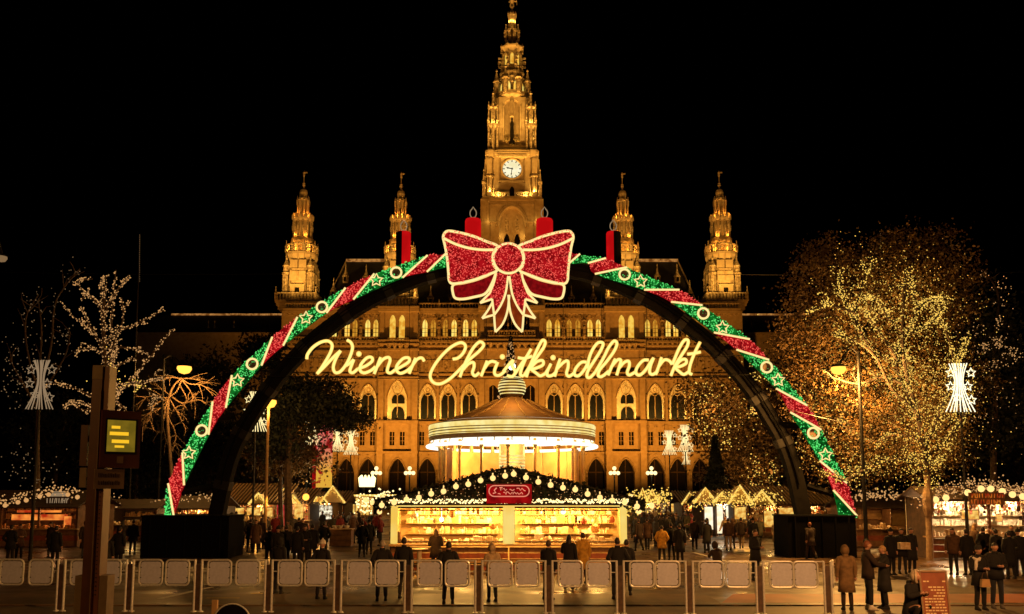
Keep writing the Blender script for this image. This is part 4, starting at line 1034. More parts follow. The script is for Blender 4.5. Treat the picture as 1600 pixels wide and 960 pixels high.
glyph(A7, [(350,358),(374,320),(392,284)], [(392,284),(366,340),(366,374),(402,372),(438,338)], dot=(408,238))
glyph(A7, [(462,246),(440,310),(420,382)], [(438,322),(490,272),(520,265),(522,308),(510,358),(530,380),(568,354)])
glyph(A7, [(662,272),(622,274),(580,320),(570,365),(600,376),(640,336),(672,280)], [(668,322),(682,240),(712,170),(750,125),(787,130),(770,182),(720,262),(672,340),(666,384),(692,386),(730,345)])
glyph(A7, [(730,345),(790,240),(830,160),(870,112),(892,132),(870,190),(812,270),(762,330),(750,374),(780,380),(832,338)])
glyph(A7, [(880,246),(850,310),(825,372)], [(846,312),(895,256),(922,260),(906,320),(890,372)], [(904,322),(946,275),(980,265),(986,298),(970,350),(988,370),(1034,345)])
glyph(A7, [(1132,256),(1090,260),(1046,310),(1036,355),(1066,370),(1110,330),(1150,268),(1170,240)], [(1170,240),(1146,300),(1140,350),(1164,365),(1202,340)])
glyph(A7, [(1230,236),(1210,300),(1185,368)], [(1208,305),(1250,256),(1288,262),(1310,290)])
glyph(A7, [(1312,290),(1330,245),(1362,170),(1402,107),(1431,108),(1424,152),(1380,222),(1332,300),(1300,376)], [(1322,322),(1370,262),(1410,250),(1416,280),(1370,305),(1332,310),(1366,345),(1400,365),(1442,340)])
glyph(A7, [(1522,120),(1482,200),(1448,290),(1440,350),(1462,366)], [(1425,212),(1480,205),(1526,195)])
b = MB()
for v, a, c in ((588, 412, 1190), (558, 425, 1172)):
    p, q = P(a, v, YA + .12), P(c, v - 3, YA + .12); b.tube([p.lerp(q, t) + Vector((0, 0, -.18*(1-(2*t-1)**2))) for t in [k/16 for k in range(17)]], .018, 4)
for u in (530, 640, 700, 760, 880, 940, 1010, 1060):
    d = abs(797-u); v0 = 415 + (d/310)**2*118
    b.cyl(P(u, v0, YA + .5), P(u, 556, YA + .12), .012, .012, 4)
b.build("hanging_cable", 'iron', sign)

MT['brass'] = mat('gilded_post', (.75, .45, .12), (.6, .33, .08), 4, .35, .4)
# ------------------------------------------------------------------ carousel
YR = 62.0
zr_ = lambda v: zv(v, YR); mr = lambda px, v=690: M(px, v, YR)
car = thing("carousel", "brightly lit round carousel with glowing ringed canopy and striped ball on its cone roof", "carousel", (0, YR, 0))
b = MB(); b.lathe(0, YR, [(mr(108), zr_(661)), (mr(60), zr_(644)), (mr(26), zr_(627)), (mr(15), zr_(622))], 32, 0); b.build("cone_roof", mat("canopy_cloth", (.32, .17, .07), (.25, .125, .05), 1.5, .6), car, smooth=False)
for k in range(16):
    a = 2*pi*(k+.5)/16; MB().tube([(mr(r)*cos(a), YR + mr(r)*sin(a), zr_(v) + .04) for r, v in ((107, 661), (60, 644), (27, 627))], .06, 4).build("roof_rib", 'wood_pale', car)
b = MB(); b.lathe(0, YR, [(mr(129), zr_(691)), (mr(129), zr_(666)), (mr(126), zr_(665)), (mr(106), zr_(661.5))], 64, 0, False); b.build("canopy_band", 'wood_pale', car)
for v0, v1, R in ((674, 667, 130.5), (677.6, 675.4, 130), (682, 679.2, 130.2), (684.4, 683.2, 129.8)):
    b = MB(); b.lathe(0, YR, [(mr(R-1), zr_(v0)), (mr(R), zr_((v0+v1)/2)), (mr(R-1), zr_(v1))], 64, 0, False); b.build("canopy_light_ring", 'ring_led', car)
b = MB(); vs = [(0, YR, zr_(691))] + [(mr(127)*cos(2*pi*k/64), YR + mr(127)*sin(2*pi*k/64), zr_(691)) for k in range(64)]
b.add(vs, [(0, 1+(k+1)%64, 1+k) for k in range(64)]); b.build("ceiling_light", 'ring_hot', car)
MB().tube([(mr(131.5)*cos(2*pi*k/64), YR + mr(131.5)*sin(2*pi*k/64), zr_(699)) for k in range(64)], mr(2.6), 8, True).build("rim_light", 'ring_hot', car)
b = MB()
for k in range(32):
    a = 2*pi*k/32; b.cyl((mr(131)*cos(a), YR + mr(131)*sin(a), zr_(699)), (mr(127)*cos(a), YR + mr(127)*sin(a), zr_(691)), .04, .04, 4)
b.build("rim_bracket", 'cream', car, 'stuff')
for k in range(18):
    a = 2*pi*(k+.35)/18; x, y = mr(112)*cos(a), YR + mr(112)*sin(a)
    b = MB(); b.lathe(x, y, [(.12, .7), (.09, 1.2), (.11, 3), (.08, 3.2), (.1, zr_(706)), (.16, zr_(702)), (.1, zr_(691) - .02)], 8); b.build("post", 'brass', car)
for k in range(12):
    a = 2*pi*(k+.5)/12; R = mr(100)
    if sin(a) < -.6: continue
    x, y = R*cos(a), YR + R*sin(a); w = 2*R*math.tan(pi/12) - .08
    b = MB(); b.cbox((x, y, (2.4 + zr_(703))/2), .06, w, zr_(703) - 2.4, a); p_ = b.build("curtain_panel", mat("amber_curtain", (.62, .34, .10), (.5, .24, .06), 1.2, .7, trans=.3) if 'curtain' not in MT else MT['curtain'], car)
    if 'curtain' not in MT: MT['curtain'] = p_.data.materials[0]
b = MB(); b.lathe(0, YR, [(mr(20), .7), (mr(20), zr_(692))], 24); b.build("drum", 'wood_pale', car)
for v in range(712, 800, 5):
    b = MB(); b.lathe(0, YR, [(mr(20.3), zr_(v+2.6)), (mr(20.6), zr_(v+1.2)), (mr(20.3), zr_(v))], 24, 0, False); b.build("drum_light_ring", 'ring_led', car)
b = MB(); b.lathe(0, YR, [(mr(122), 0), (mr(122), .55), (mr(118), .7), (mr(20.1), .7)], 48); b.build("platform", 'wood_red', car)
pr = [(mr(14), zr_(622)), (mr(18.5), zr_(617)), (mr(20.5), zr_(611)), (mr(20.5), zr_(603)), (mr(18), zr_(595)), (mr(12), zr_(590)), (mr(4), zr_(588))]
b = MB(); b.lathe(0, YR, pr, 24); b.build("roof_ball", 'wood_dark', car)
for j, v in enumerate((616, 611.5, 607, 602.5, 598, 594, 590.8)):
    R = 20.5*sqrt(max(.05, 1 - ((v - 606)/19.0)**2)) + .8
    MB().tube([(mr(R)*cos(2*pi*k/28), YR + mr(R)*sin(2*pi*k/28), zr_(v)) for k in range(28)], mr(1.15), 6, True).build("ball_light_ring", 'ring_led', car)
b = MB(); b.cyl((0, YR, zr_(589)), (0, YR, zr_(574)), .08); b.build("roof_finial", 'iron', car)
b = MB(); b.ball((0, YR, zr_(573)), mr(6), 12, 8); b.build("finial_lamp", 'bulb_white', car)
for a in (-pi/2, radians(30), radians(150)):
    lamp("carousel_light", 'POINT', (mr(60)*cos(a), YR + mr(60)*sin(a), zr_(704)), 1300, (1, .52, .12), None, .3)
lamp("roof_ball_light", 'POINT', (0, YR - 3.4, zr_(606)), 420, (1, .5, .1), None, .3)
# ------------------------------------------------------------------ market stalls
MT['goods'] = mat("gift_wrapping", (.6, .34, .12), (.5, .2, .06), 6, .6)
MT['goods_pale'] = mat("pale_ware", (.75, .62, .42), (.45, .28, .12), 7, .6)
MT['goods_red'] = mat("red_ware", (.5, .05, .04), (.42, .22, .10), 7, .6)
MT['goods_white'] = mat("white_ware", (.8, .75, .62), (.45, .40, .30), 9, .6)
MT['wall_cream'] = mat("cream_stall_wall", (.70, .50, .24), (.6, .40, .17), 1.5, .7)
MT['wall_white'] = mat("white_stall_wall", (.8, .74, .62), (.7, .64, .5), 1.5, .7)
MT['lamp_tube'] = emit("stall_lamp_tube", lin(255, 226, 150), 3.0)
MT['lamp_tube_w'] = emit("white_stall_lamp", lin(255, 245, 220), 4.0)
MT['panel_glow'] = emit("board_glow", lin(255, 214, 110), 1.0, lin(214, 140, 50), 3)
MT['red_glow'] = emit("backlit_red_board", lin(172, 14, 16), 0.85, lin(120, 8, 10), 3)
MT['red_cloth'] = emit("backlit_red_cloth", lin(215, 70, 66), 0.9, lin(150, 34, 20), 2.2)
MT['orange_glow'] = emit("heat_lamp_strip", lin(255, 150, 60), 1.0, lin(170, 40, 14), 1.4)
MT['sign_pink'] = emit("pale_sign_stroke", lin(240, 140, 110), 1.0)
MT['sign_amber'] = emit("amber_sign_stroke", lin(235, 130, 40), 0.7, lin(170, 50, 20), 3)
MT['gable_led'] = emit("golden_led_garland", lin(255, 224, 120), 1.2, lin(225, 160, 50), 9)
MT['frame_glow'] = emit("cream_frame_glow", lin(255, 222, 120), 0.95, lin(250, 200, 84), 0.8)  # stall lamp light on the cream frame put in as emission
def scribble(b, x0, x1, y, zc, h, r, rnd, step):
    pts = []; x = x0
    while x < x1:
        pts.append((x, y, zc + rnd.uniform(-h, h))); x += step*rnd.uniform(.7, 1.3)
        if rnd.random() < .12 and len(pts) > 2: b.tube(pts, r, 4); pts = []; x += step
    if len(pts) > 1: b.tube(pts, r, 4)
def goods_rows(b, x0, x1, y0, y1, z, h, rnd, step=.16):
    x = x0
    while x < x1:
        w = rnd.uniform(.5, 1.1)*step; hh = h*rnd.uniform(.35, 1)
        if rnd.random() < .5: b.lathe(x + w/2, (y0+y1)/2, [(w*.42, z), (w*.45, z+hh*.7), (w*.15, z+hh)], 5)
        else: b.box(x, x + w*.9, y0, y1, z, z + hh)
        x += w*1.12
def stall(label, u0, u1, Y, D, vtop, vridge, wall='wall_cream', goods='goods', power=120, col=WARM, tube='lamp_tube', roofm='wood_dark', gables=(), counter=True, group='wooden market stalls', boards=True, seed=1, batt=True, ztop=None):
    rnd = random.Random(seed); x0, x1 = XU(u0, Y, 1.5), XU(u1, Y, 1.5); zt_ = zv(vtop, Y); zr = zv(vridge, Y + D/2); W_ = x1 - x0
    t = thing("market_stall", label, "market stall", ((x0+x1)/2, Y + D/2, 0), group)
    zc = 1.05
    if counter:
        nb = 3
        for k in range(nb): MB().box(x0, x1, Y, Y + .05, .04 + k*(zc-.08)/nb, .04 + (k+1)*(zc-.08)/nb - .025).build("counter_board", ('wood', 'wood_red', 'wood')[k], t)
        MB().box(x0 - .05, x1 + .05, Y - .25, Y + .6, zc - .04, zc + .03).build("counter_top", 'wood_pale', t)
    MB().box(x0, x1, Y + D - .08, Y + D, 0, zt_ + .2).build("back_wall", wall, t)
    b = MB(); b.box(x0, x0 + .07, Y + .06, Y + D - .081, 0, zt_ + .2); b.build("side_wall", 'wood_dark' if wall != 'wood' else wall, t)
    b = MB(); b.box(x1 - .07, x1, Y + .06, Y + D - .081, 0, zt_ + .2); b.build("side_wall", 'wood_dark' if wall != 'wood' else wall, t)
    n = max(2, int(W_/2.2) + 1)
    for k in range(n):
        x = x0 + .06 + k*(W_ - .12)/(n-1); MB().box(x - .06, x + .06, Y - .06, Y + .055, zc + .031 if counter else 0, zt_).build("post", 'wood', t)
    MB().box(x0 - .1, x1 + .1, Y - .12, Y + .2, zt_, zt_ + .22).build("lintel", 'wood', t)
    # roof, ridge along the front
    e0, e1 = Y - .7, Y + D + .4; ez = zt_ + .12
    b = MB(); b.prismx([(e0, ez), ((e0+e1)/2, zr), (e1, ez), (e1, ez - .08), ((e0+e1)/2, zr - .1), (e0, ez - .08)], x0 - .3, x1 + .3); rf = b.build("roof", roofm, t)
    if batt:
        b = MB(); k = x0 - .25; tilt = (x0 + x1 > 0) and -.35 or .35
        while k < x1 + .2:
            b.add([(k, e0 - .02, ez + .02), (k + .1, e0 - .02, ez + .02), (k + .1 + tilt, (e0+e1)/2, zr + .01), (k + tilt, (e0+e1)/2, zr + .01),
                   (k, e0 - .02, ez + .1), (k + .1, e0 - .02, ez + .1), (k + .1 + tilt, (e0+e1)/2, zr + .09), (k + tilt, (e0+e1)/2, zr + .09)], [(4,5,6,7),(0,1,5,4),(1,2,6,5),(3,0,4,7)]); k += .27
        b.build("batten", 'wood_pale', rf, 'stuff')
    # shelves with wares
    for k, z in enumerate((zc + .45, zc + .95)):
        if z < zt_ - .25:
            s_ = MB().box(x0 + .1, x1 - .1, Y + D - .5, Y + D - .09, z, z + .03).build("shelf", 'wood_pale', t)
            b = MB(); goods_rows(b, x0 + .15, x1 - .2, Y + D - .42, Y + D - .15, z + .03, .38, rnd); b.build("wares", goods, s_, 'stuff')
    if counter:
        b = MB(); goods_rows(b, x0 + .1, x1 - .2, Y, Y + .4, zc + .03, .32, rnd, .2); b.build("counter_wares", goods if seed % 2 else 'goods_pale', t, 'stuff')
    b = MB()
    n2 = max(1, int(W_/2.4))
    for k in range(n2):
        x = x0 + (k+.5)*W_/n2; b.cyl((x - .5, Y + .7, zt_ + .1), (x + .5, Y + .7, zt_ + .1), .04, .04, 6)
        lamp("stall_light", 'POINT', (x, Y + .75, zt_ - .22), power*2.6, col, None, .2, parent=t)
    b.build("lamp_tube", tube, t)
    if goods != 'goods' or power > 80:
        for gm, cnt in (('goods_white', 26), ('goods_red', 18), ('goods', 22), ('wood_dark', 18)):
            b = MB()
            for j in range(int(cnt*max(1, W_/3))):
                x, y, z = rnd.uniform(x0 + .15, x1 - .15), Y + rnd.uniform(.25, 1.4), zt_ - rnd.uniform(.0, .55)
                q = rnd.random(); r_ = rnd.uniform(.035, .1)
                if q < .5: b.ball((x, y, z), r_, 6, 4)
                elif q < .8: b.box(x - r_, x + r_, y, y + .03, z - r_*1.8, z + r_)
                else: b.lathe(x, y, [(r_*.2, z - r_*2), (r_, z), (r_*.1, z + r_)], 5)
                b.cyl((x, y, z), (x, y, zt_ + .1), .006, .006, 3, False)
            b.build("hanging_wares", gm, t, 'stuff')
    for (ug, wpx, vg) in gables:
        xg = XU(ug, Y - .8, 3); w = wpx/1300*Y/2; za = zv(vg, Y - .8); zb = zt_ + .1
        g = MB().prism([(xg - w, zb), (xg + w, zb), (xg, za)], Y - .82, Y + .4).build("gable", 'wall_cream', t)
        b = MB(); b.tube([(xg - w*1.12, Y - .9, zb - .05), (xg, Y - .9, za + .06), (xg + w*1.12, Y - .9, zb - .05)], .085, 6); b.build("gable_light", 'gable_led', g)
        b = MB()
        for j in range(26):
            f = rnd.uniform(-1, 1); b.octa((xg + f*w*1.1, Y - .95, zb + (za - zb)*(1-abs(f)) - rnd.uniform(0, .35)), .04)
        b.build("gable_bulb", 'bulb_gold', g, 'stuff')
    return t
def bulbs_line(name, label, cat, pts, n, r, m, jit, seed, group=None):
    rnd = random.Random(seed); b = MB(); q = crom(pts, 6) if len(pts) > 2 else [Vector(p) for p in pts]
    L = [0]
    for i in range(1, len(q)): L.append(L[-1] + (q[i]-q[i-1]).length)
    for k in range(n):
        s = L[-1]*rnd.random(); i = 1
        while i < len(q)-1 and L[i] < s: i += 1
        f = (s - L[i-1])/max(1e-6, L[i]-L[i-1]); p = q[i-1].lerp(q[i], f)
        b.octa(p + Vector((rnd.gauss(0, jit), rnd.gauss(0, jit*.6) , rnd.gauss(0, jit))), r*rnd.uniform(.7, 1.25))
    return tag(b.build(name, m, None), label, cat, group, 'stuff')
MT['white_glow'] = emit('added_white_glow', lin(255, 246, 220), 1.2, lin(246, 220, 165), 2)  # added glow standing in for the bright white stall fronts
MT['white_ware_glow'] = emit('added_ornament_glow', lin(255, 244, 210), 1.1, lin(110, 84, 52), 4)
# ---- the kiosk in the middle
YK = 34.5; DK = 5.0
kx0, kx1 = XU(611, YK, 1.6), XU(979, YK, 1.6); kzt = zv(790, YK); kzc = zv(851, YK); kc = (kx0+kx1)/2
kio = thing("food_kiosk", "long cream lit food kiosk with two wide serving windows and dark garlanded gable", "kiosk", (kc, YK + DK/2, 0))
for h, (a, c) in enumerate(((kx0, kc - .02), (kc + .02, kx1))):
    for k in range(4):
        MB().box(a, c - .01, YK, YK + .06, .05 + k*.235, .05 + k*.235 + .215).build("plinth_board", ('wood_red', 'wood', 'wood_red', 'wood')[k], kio)
MB().box(kx0 - .05, kx1 + .05, YK - .3, YK + .7, kzc - .06, kzc + .02).build("counter_top", 'wood_pale', kio)
MB().box(kx0 - .1, kx1 + .1, YK - .22, YK - .05, .36, .44).build("foot_rail", 'wood_pale', kio)
for (x, w) in ((kx0 + .12, .24), (kc, .42), (kx1 - .12, .24)):
    b = MB(); b.lathe(x, YK + .05, [(w*.62, kzc + .03), (w*.62, kzt + .02)], 8, pi/8); b.build("frame_post", 'frame_glow', kio)
MB().tube([(kx0 + .05, YK, kzt - .06), (kx0 + .3, YK, kzt + .1), (kx1 - .3, YK, kzt + .1), (kx1 - .05, YK, kzt - .06)], .15, 8).build("frame_beam", 'frame_glow', kio)
MB().box(kx0, kx1, YK + .05, YK + .13, kzt - .12, kzt - .04).build("shutter_rail", 'wood_dark', kio)
for a, c in ((kx0 + .3, kc - .25), (kc + .25, kx1 - .3)):
    MB().tube([(a, YK + .2, kzt - .2), (c, YK + .2, kzt - .2), (c, YK + .2, kzc + .1), (a, YK + .2, kzc + .1)], .03, 5, True).build("window_frame", 'wood_dark', kio)
MB().box(kx0, kx1, YK + 2.2, YK + 2.3, 0, kzt).build("back_wall", 'wall_cream', kio)
MB().box(kx0, kx1, YK + .1, YK + 2.2, kzt + .05, kzt + .1).build("ceiling", 'wall_cream', kio)
for x in (kx0, kx1 - .1): MB().box(x, x + .1, YK + .12, YK + DK, 0, kzt + .04).build("side_wall", 'wall_cream', kio)
rk = random.Random(11)
for z in (1.42, 1.86, 2.24):
    for a, c in ((kx0 + .35, kc - .4), (kc + .4, kx1 - .35)):
        s_ = MB().box(a, c, YK + 1.8, YK + 2.19, z, z + .03).build("shelf", 'wood_pale', kio)
        for gm in ('goods_pale', 'goods_white', 'goods'):
            b = MB()
            for j in range(16):
                x = rk.uniform(a + .1, c - .1); hh = rk.uniform(.1, .33); w = rk.uniform(.05, .15)
                if rk.random() < .6: b.lathe(x, YK + rk.uniform(1.85, 2.05), [(w*.5, z+.03), (w*.55, z+.03+hh*.6), (w*.2, z+.03+hh)], 6)
                else: y_ = YK + 1.82 + .006*j; b.box(x - w, x + w, y_, y_ + .14, z + .031 + .0004*j, z + .03 + hh)
            b.build("wares", gm, s_, 'stuff')
for a, c in ((kx0 + .35, kc - .4), (kc + .4, kx1 - .35)):
    b = MB(); goods_rows(b, a, c, YK + .35, YK + .6, kzc + .02, .3, rk, .26); b.build("counter_wares", 'goods_pale', kio, 'stuff')
    b = MB(); goods_rows(b, a, c, YK + .75, YK + 1.1, kzc - .1, .5, rk, .5); b.build("cooking_pots", 'goods_white', kio, 'stuff')
b = MB()
for f in (.13, .3, .42, .6, .74, .88):
    x = kx0 + f*(kx1-kx0); b.cyl((x - .55, YK + 1.0, kzt - .05), (x + .55, YK + 1.0, kzt - .05), .05, .05, 6)
    lamp("kiosk_light", 'POINT', (x, YK + 1.0, kzt - .3), 240, (1, .52, .115), None, .2, parent=kio)
b.build("lamp_tube", 'lamp_tube', kio)
# hanging wares in the windows
WL = ["orange round ware near the left end of the kiosk's left window", "pale round ware high at the left of the kiosk's left window", "small white lamp between wares in the kiosk's left window", "large brownish ware at the right end of the kiosk's right window", "pale ware high in the left part of the kiosk's right window", "small white lamp high in the kiosk's right window", "red round ware right of the middle of the kiosk's right window", "pale ware near the kiosk's centre post, left of it", "brown ware low beside the kiosk's centre post", "red ware at the far right of the kiosk's right window"]
for wi, (u, v, m, r) in enumerate(((707, 803, 'goods', .17), (649, 806, 'goods_white', .12), (690, 812, 'bulb_white', .1), (930, 826, 'goods', .2), (850, 800, 'goods_white', .13), (880, 800, 'bulb_white', .1), (912, 814, 'goods_red', .16), (740, 798, 'goods_white', .11), (770, 822, 'goods', .16), (955, 812, 'goods_red', .16))):
    c = P(u, v, YK + .9); b = MB(); b.ball(c, r, 10, 6); b.cyl(c, (c.x, c.y, kzt + .04), .012, .012, 4); tag(b.build("hanging_ware", m), WL[wi], "hanging ware", "wares hanging in the kiosk windows")
# gable roof
ga, gl, gr = P(796, 737, YK - .4), P(586, 790, YK - .4), P(1006, 790, YK - .4)
MB().prism([(gl.x, gl.z), (gr.x, gr.z), (gr.x, gr.z + .12), (ga.x, ga.z + .1), (gl.x, gl.z + .12)], YK - .38, YK - .2).build("gable", 'wood_dark', kio)
MB().add([(gl.x, YK - .45, gl.z + .05), (ga.x, YK - .45, ga.z + .05), (gr.x, YK - .45, gr.z + .05), (gl.x, YK + DK + .4, gl.z + .05), (ga.x, YK + DK + .4, ga.z + .05), (gr.x, YK + DK + .4, gr.z + .05),
          (gl.x, YK - .45, gl.z + .2), (ga.x, YK - .45, ga.z + .22), (gr.x, YK - .45, gr.z + .2), (gl.x, YK + DK + .4, gl.z + .2), (ga.x, YK + DK + .4, ga.z + .22), (gr.x, YK + DK + .4, gr.z + .2)],
         [(0,1,4,3),(1,2,5,4),(6,9,10,7),(7,10,11,8),(0,6,7,1),(1,7,8,2),(3,4,10,9),(4,5,11,10),(0,3,9,6),(2,8,11,5)]).build("roof", 'wood_dark', kio)
b = MB()
for k in range(5200):
    f = rk.random(); side = rk.random() < .5
    e = gl if side else gr
    if k < 3400:
        x = ga.x + (e.x - ga.x)*f; z = ga.z + (e.z - ga.z)*f + rk.gauss(.02, .1); y = YK - .5 + rk.gauss(0, .08)
    else:
        x = rk.uniform(gl.x + .8, gr.x - .8); top = ga.z + (e.z - ga.z)*abs(x - ga.x)/abs(e.x - ga.x); z = rk.uniform(gl.z + .1, max(gl.z + .15, top - .1)); y = YK - .42
    b.leaf((x, y, z), rk.uniform(.07, .13), rk)
tag(b.build("fir_garland", 'fir'), "dark fir garland covering the gable of the central kiosk", "garland", None, 'stuff')
b = MB()
for k in range(420):
    x = rk.uniform(gl.x + .5, gr.x - .5); top = ga.z + (gl.z - ga.z)*abs(x - ga.x)/abs(gl.x - ga.x)
    z = rk.uniform(gl.z + .12, max(gl.z + .2, top)) if k < 260 else top + rk.gauss(.05, .08)
    b.octa((x, YK - .55, z), rk.uniform(.012, .028))
tag(b.build("fairy_lights", 'bulb_dim'), "tiny white fairy lights scattered through the fir garland of the kiosk gable", "fairy lights", None, 'stuff')
b = MB()
for k in range(330):
    x = kx0 + (kx1-kx0)*k/329; z = kzt + .26 - rk.random()*.16
    b.octa((x, YK - .62, z), rk.uniform(.025, .05))
tag(b.build("icicle_lights", 'bulb'), "row of icicle lights along the eave of the central kiosk", "icicle lights", None, 'stuff')
bs = thing("globe_string", "string of large warm globe bulbs along the gable edges of the central kiosk", "bulb string", (ga.x, YK - .75, ga.z))
b = MB(); b.tube([(gl.x, YK - .7, gl.z + .2), (ga.x, YK - .7, ga.z + .02), (gr.x, YK - .7, gr.z + .2)], .015, 4); b.build("wire", 'black', bs)
for k in range(11):
    f = (k + .35)/11
    for e in (gl, gr):
        p = ga.lerp(e, f); b = MB(); b.ball((p.x, YK - .72, p.z - .1 + rk.uniform(-.04, .04)), .115, 10, 6); b.cyl((p.x, YK - .72, p.z), (p.x, YK - .72, p.z + .1), .03, .03, 5); b.smooth = True; b.build("globe_bulb", 'bulb_big', bs)
# red sign board on the gable
sg = thing("kiosk_sign", "red rounded sign board with pale script on the kiosk gable", "sign", P(796, 770, YK - .8))
a, c = P(764, 759, YK - .75), P(827, 776, YK - .75); h_ = (a.z - c.z)/2; zc_ = (a.z + c.z)/2
MB().box(a.x - .1, c.x + .1, YK - .72, YK - .6, c.z - .28, a.z + .06).build("board", 'red_glow', sg)
o = []
for (cx_, s) in ((c.x - h_, 1), (a.x + h_, -1)):
    for k in range(9): o.append((cx_ + s*h_*cos(-pi/2 + pi*k/8)*1.0, YK - .76, zc_ + s*h_*sin(-pi/2 + pi*k/8)))
MB().tube(o, .022, 5, True).build("sign_border", 'sign_pink', sg)
b = MB(); rs = random.Random(5)
L_ = c.x - a.x
b.tube([(a.x + L_*.26, YK - .76, zc_ + h_*.62), (a.x + L_*.34, YK - .76, zc_ + h_*.66)], .02, 4); b.tube([(a.x + L_*.3, YK - .76, zc_ + h_*.64), (a.x + L_*.29, YK - .76, zc_ + h_*.1)], .02, 4)
scribble(b, a.x + L_*.34, a.x + L_*.94, YK - .76, zc_ + h_*.27, .055, .018, rs, .05); scribble(b, a.x + L_*.22, a.x + L_*.94, YK - .76, zc_ - h_*.38, .055, .018, rs, .05)
b.tube([(a.x + L_*.19, YK - .76, zc_ + h_*.6), (a.x + L_*.13, YK - .76, zc_ + h_*.1), (a.x + L_*.17, YK - .76, zc_ - h_*.3), (a.x + L_*.1, YK - .76, zc_ - h_*.45)], .025, 4)
b.build("lettering", 'sign_pink', sg)

# ---- rows of stalls
stall("stall with striped batten roof beside the left arch foot, long pale display under it", 352, 446, 64, 4.5, 789, 757, 'wall_cream', 'goods_pale', 150, roofm='wood_dark', gables=((404, 26, 772),), seed=2)
stall("stall with a tall lit gable and red cloth, left of the banner column", 448, 484, 66, 4, 789, 764, 'wall_cream', 'goods_red', 140, gables=((447, 40, 762),), seed=3)
stall("white lit ornament stall below the banner column on the left", 486, 520, 70, 4, 787, 770, 'wall_white', 'goods_white', 260, gables=((500, 22, 772), (520, 34, 761)), tube='lamp_tube_w', seed=4)
stall("small brown stall with closed side at the right end of the left row", 521, 538, 74, 4, 790, 768, 'wood', 'goods', 70, seed=5)
stall("dim stall half hidden behind the left ballast box", 258, 338, 58, 4, 797, 775, 'wall_cream', 'goods', 110, seed=6, roofm='wood_dark', batt=False)
stall("cream lit stall beside the right ballast box under a striped roof", 1172, 1246, 61, 4.5, 791, 761, 'wall_cream', 'goods', 110, gables=((1190, 34, 768),), seed=7)
stall("stall with the tallest golden gable in the right row", 1146, 1170, 60, 4.5, 789, 766, 'wall_cream', 'goods_pale', 80, gables=((1156, 34, 760),), seed=8)
stall("brilliant white stall with hanging wares in the right row", 1118, 1145, 62, 4, 787, 768, 'wall_white', 'goods_white', 330, (1, .86, .62), 'lamp_tube_w', gables=((1128, 28, 771),), counter=False, seed=9)
stall("stall with white shelves next to the brilliant white one", 1099, 1117, 63, 4, 788, 770, 'wall_white', 'goods', 130, (1, .8, .5), 'lamp_tube_w', gables=((1102, 34, 764),), seed=10)
stall("brown stall with a golden gable before the dark conifer", 1066, 1097, 76, 4, 789, 768, 'wood', 'goods_red', 30, gables=((1078, 24, 770),), seed=11)
stall("pale lit stall with short striped roof right of the kiosk crowd", 1040, 1064, 84, 4, 783, 768, 'wall_white', 'goods_pale', 150, (1, .75, .4), seed=12)
stall("small glowing stall with three golden gables just right of the kiosk", 996, 1036, 86, 4, 786, 770, 'wall_white', 'goods_pale', 130, (1, .7, .3), gables=((1004, 15, 764), (1019, 17, 766), (1034, 14, 770)), seed=13)
stall("closed brown stall with dark roof behind the right ballast box", 1338, 1420, 50, 4, 796, 772, 'wood', 'goods', 60, seed=14, batt=False)
stall("stall with striped roof between the right arch foot and the garland end", 1250, 1300, 62, 4, 791, 764, 'wood', 'goods_pale', 70, seed=15)
stall("long bright white stall full of hanging wares at the right edge", 1452, 1640, 41, 2.4, 784, 760, 'wall_white', 'goods_white', 210, (1, .68, .34), 'lamp_tube_w', seed=16, batt=False)
stall("long dark stall with orange heat strips at the left edge", -60, 122, 50, 4.5, 795, 766, 'wood', 'goods', 20, (1, .4, .12), seed=17, batt=False)
stall("dark closed stall between the stop pylon and the left ballast box", 152, 245, 56, 4, 797, 780, 'wood_dark', 'goods', 22, seed=18, batt=False)
# heat strips of the left stall
hs = thing("heat_strip", "pair of glowing orange heat strips inside the left edge stall", "heater", P(60, 806, 51)); 
MB().box(XU(28, 51), XU(96, 51), 50.9, 51, zv(801, 51), zv(797.5, 51)).build("upper_strip", 'orange_glow', hs); MB().box(XU(20, 51.2), XU(106, 51.2), 51.1, 51.2, zv(813, 51.2), zv(804, 51.2)).build("lower_strip", 'orange_glow', hs)
MB().box(XU(102, 50.5), XU(112, 50.5), 50.4, 50.5, zv(826, 50.5), zv(807, 50.5)).build("side_strip", 'orange_glow', hs)
# fairy lights over the stall roofs
bulbs_line("roof_lights", "clusters of fairy lights along the curved roof of the left edge stall", "fairy lights", [P(-10, 785, 49), P(40, 776, 49), P(85, 764, 49), P(122, 772, 49)], 150, .05, 'bulb_dim', .16, 1)
bulbs_line("roof_lights", "fairy lights on the dark stall right of the stop pylon", "fairy lights", [P(150, 776, 55), P(186, 786, 55)], 26, .05, 'bulb_dim', .2, 2)
bulbs_line("roof_lights", "fairy lights above the stall behind the garland's left end", "fairy lights", [P(232, 790, 57), P(300, 776, 57), P(338, 780, 57)], 70, .05, 'bulb_dim', .2, 3)
bulbs_line("roof_lights", "golden lights along the roof left of the central kiosk", "fairy lights", [P(560, 790, 45), P(590, 780, 45), P(622, 784, 45)], 120, .06, 'bulb', .28, 4)
bulbs_line("roof_lights", "golden lights tumbling over the small stalls right of the kiosk", "fairy lights", [P(975, 795, 60), P(990, 780, 60), P(1040, 782, 60)], 330, .06, 'bulb_gold', .42, 5)
bulbs_line("roof_lights", "golden lights sprinkled over the gables of the right row", "fairy lights", [P(1085, 782, 58.5), P(1130, 780, 58.5), P(1180, 780, 58.5), P(1215, 776, 58.5)], 320, .05, 'bulb_gold', .3, 6)
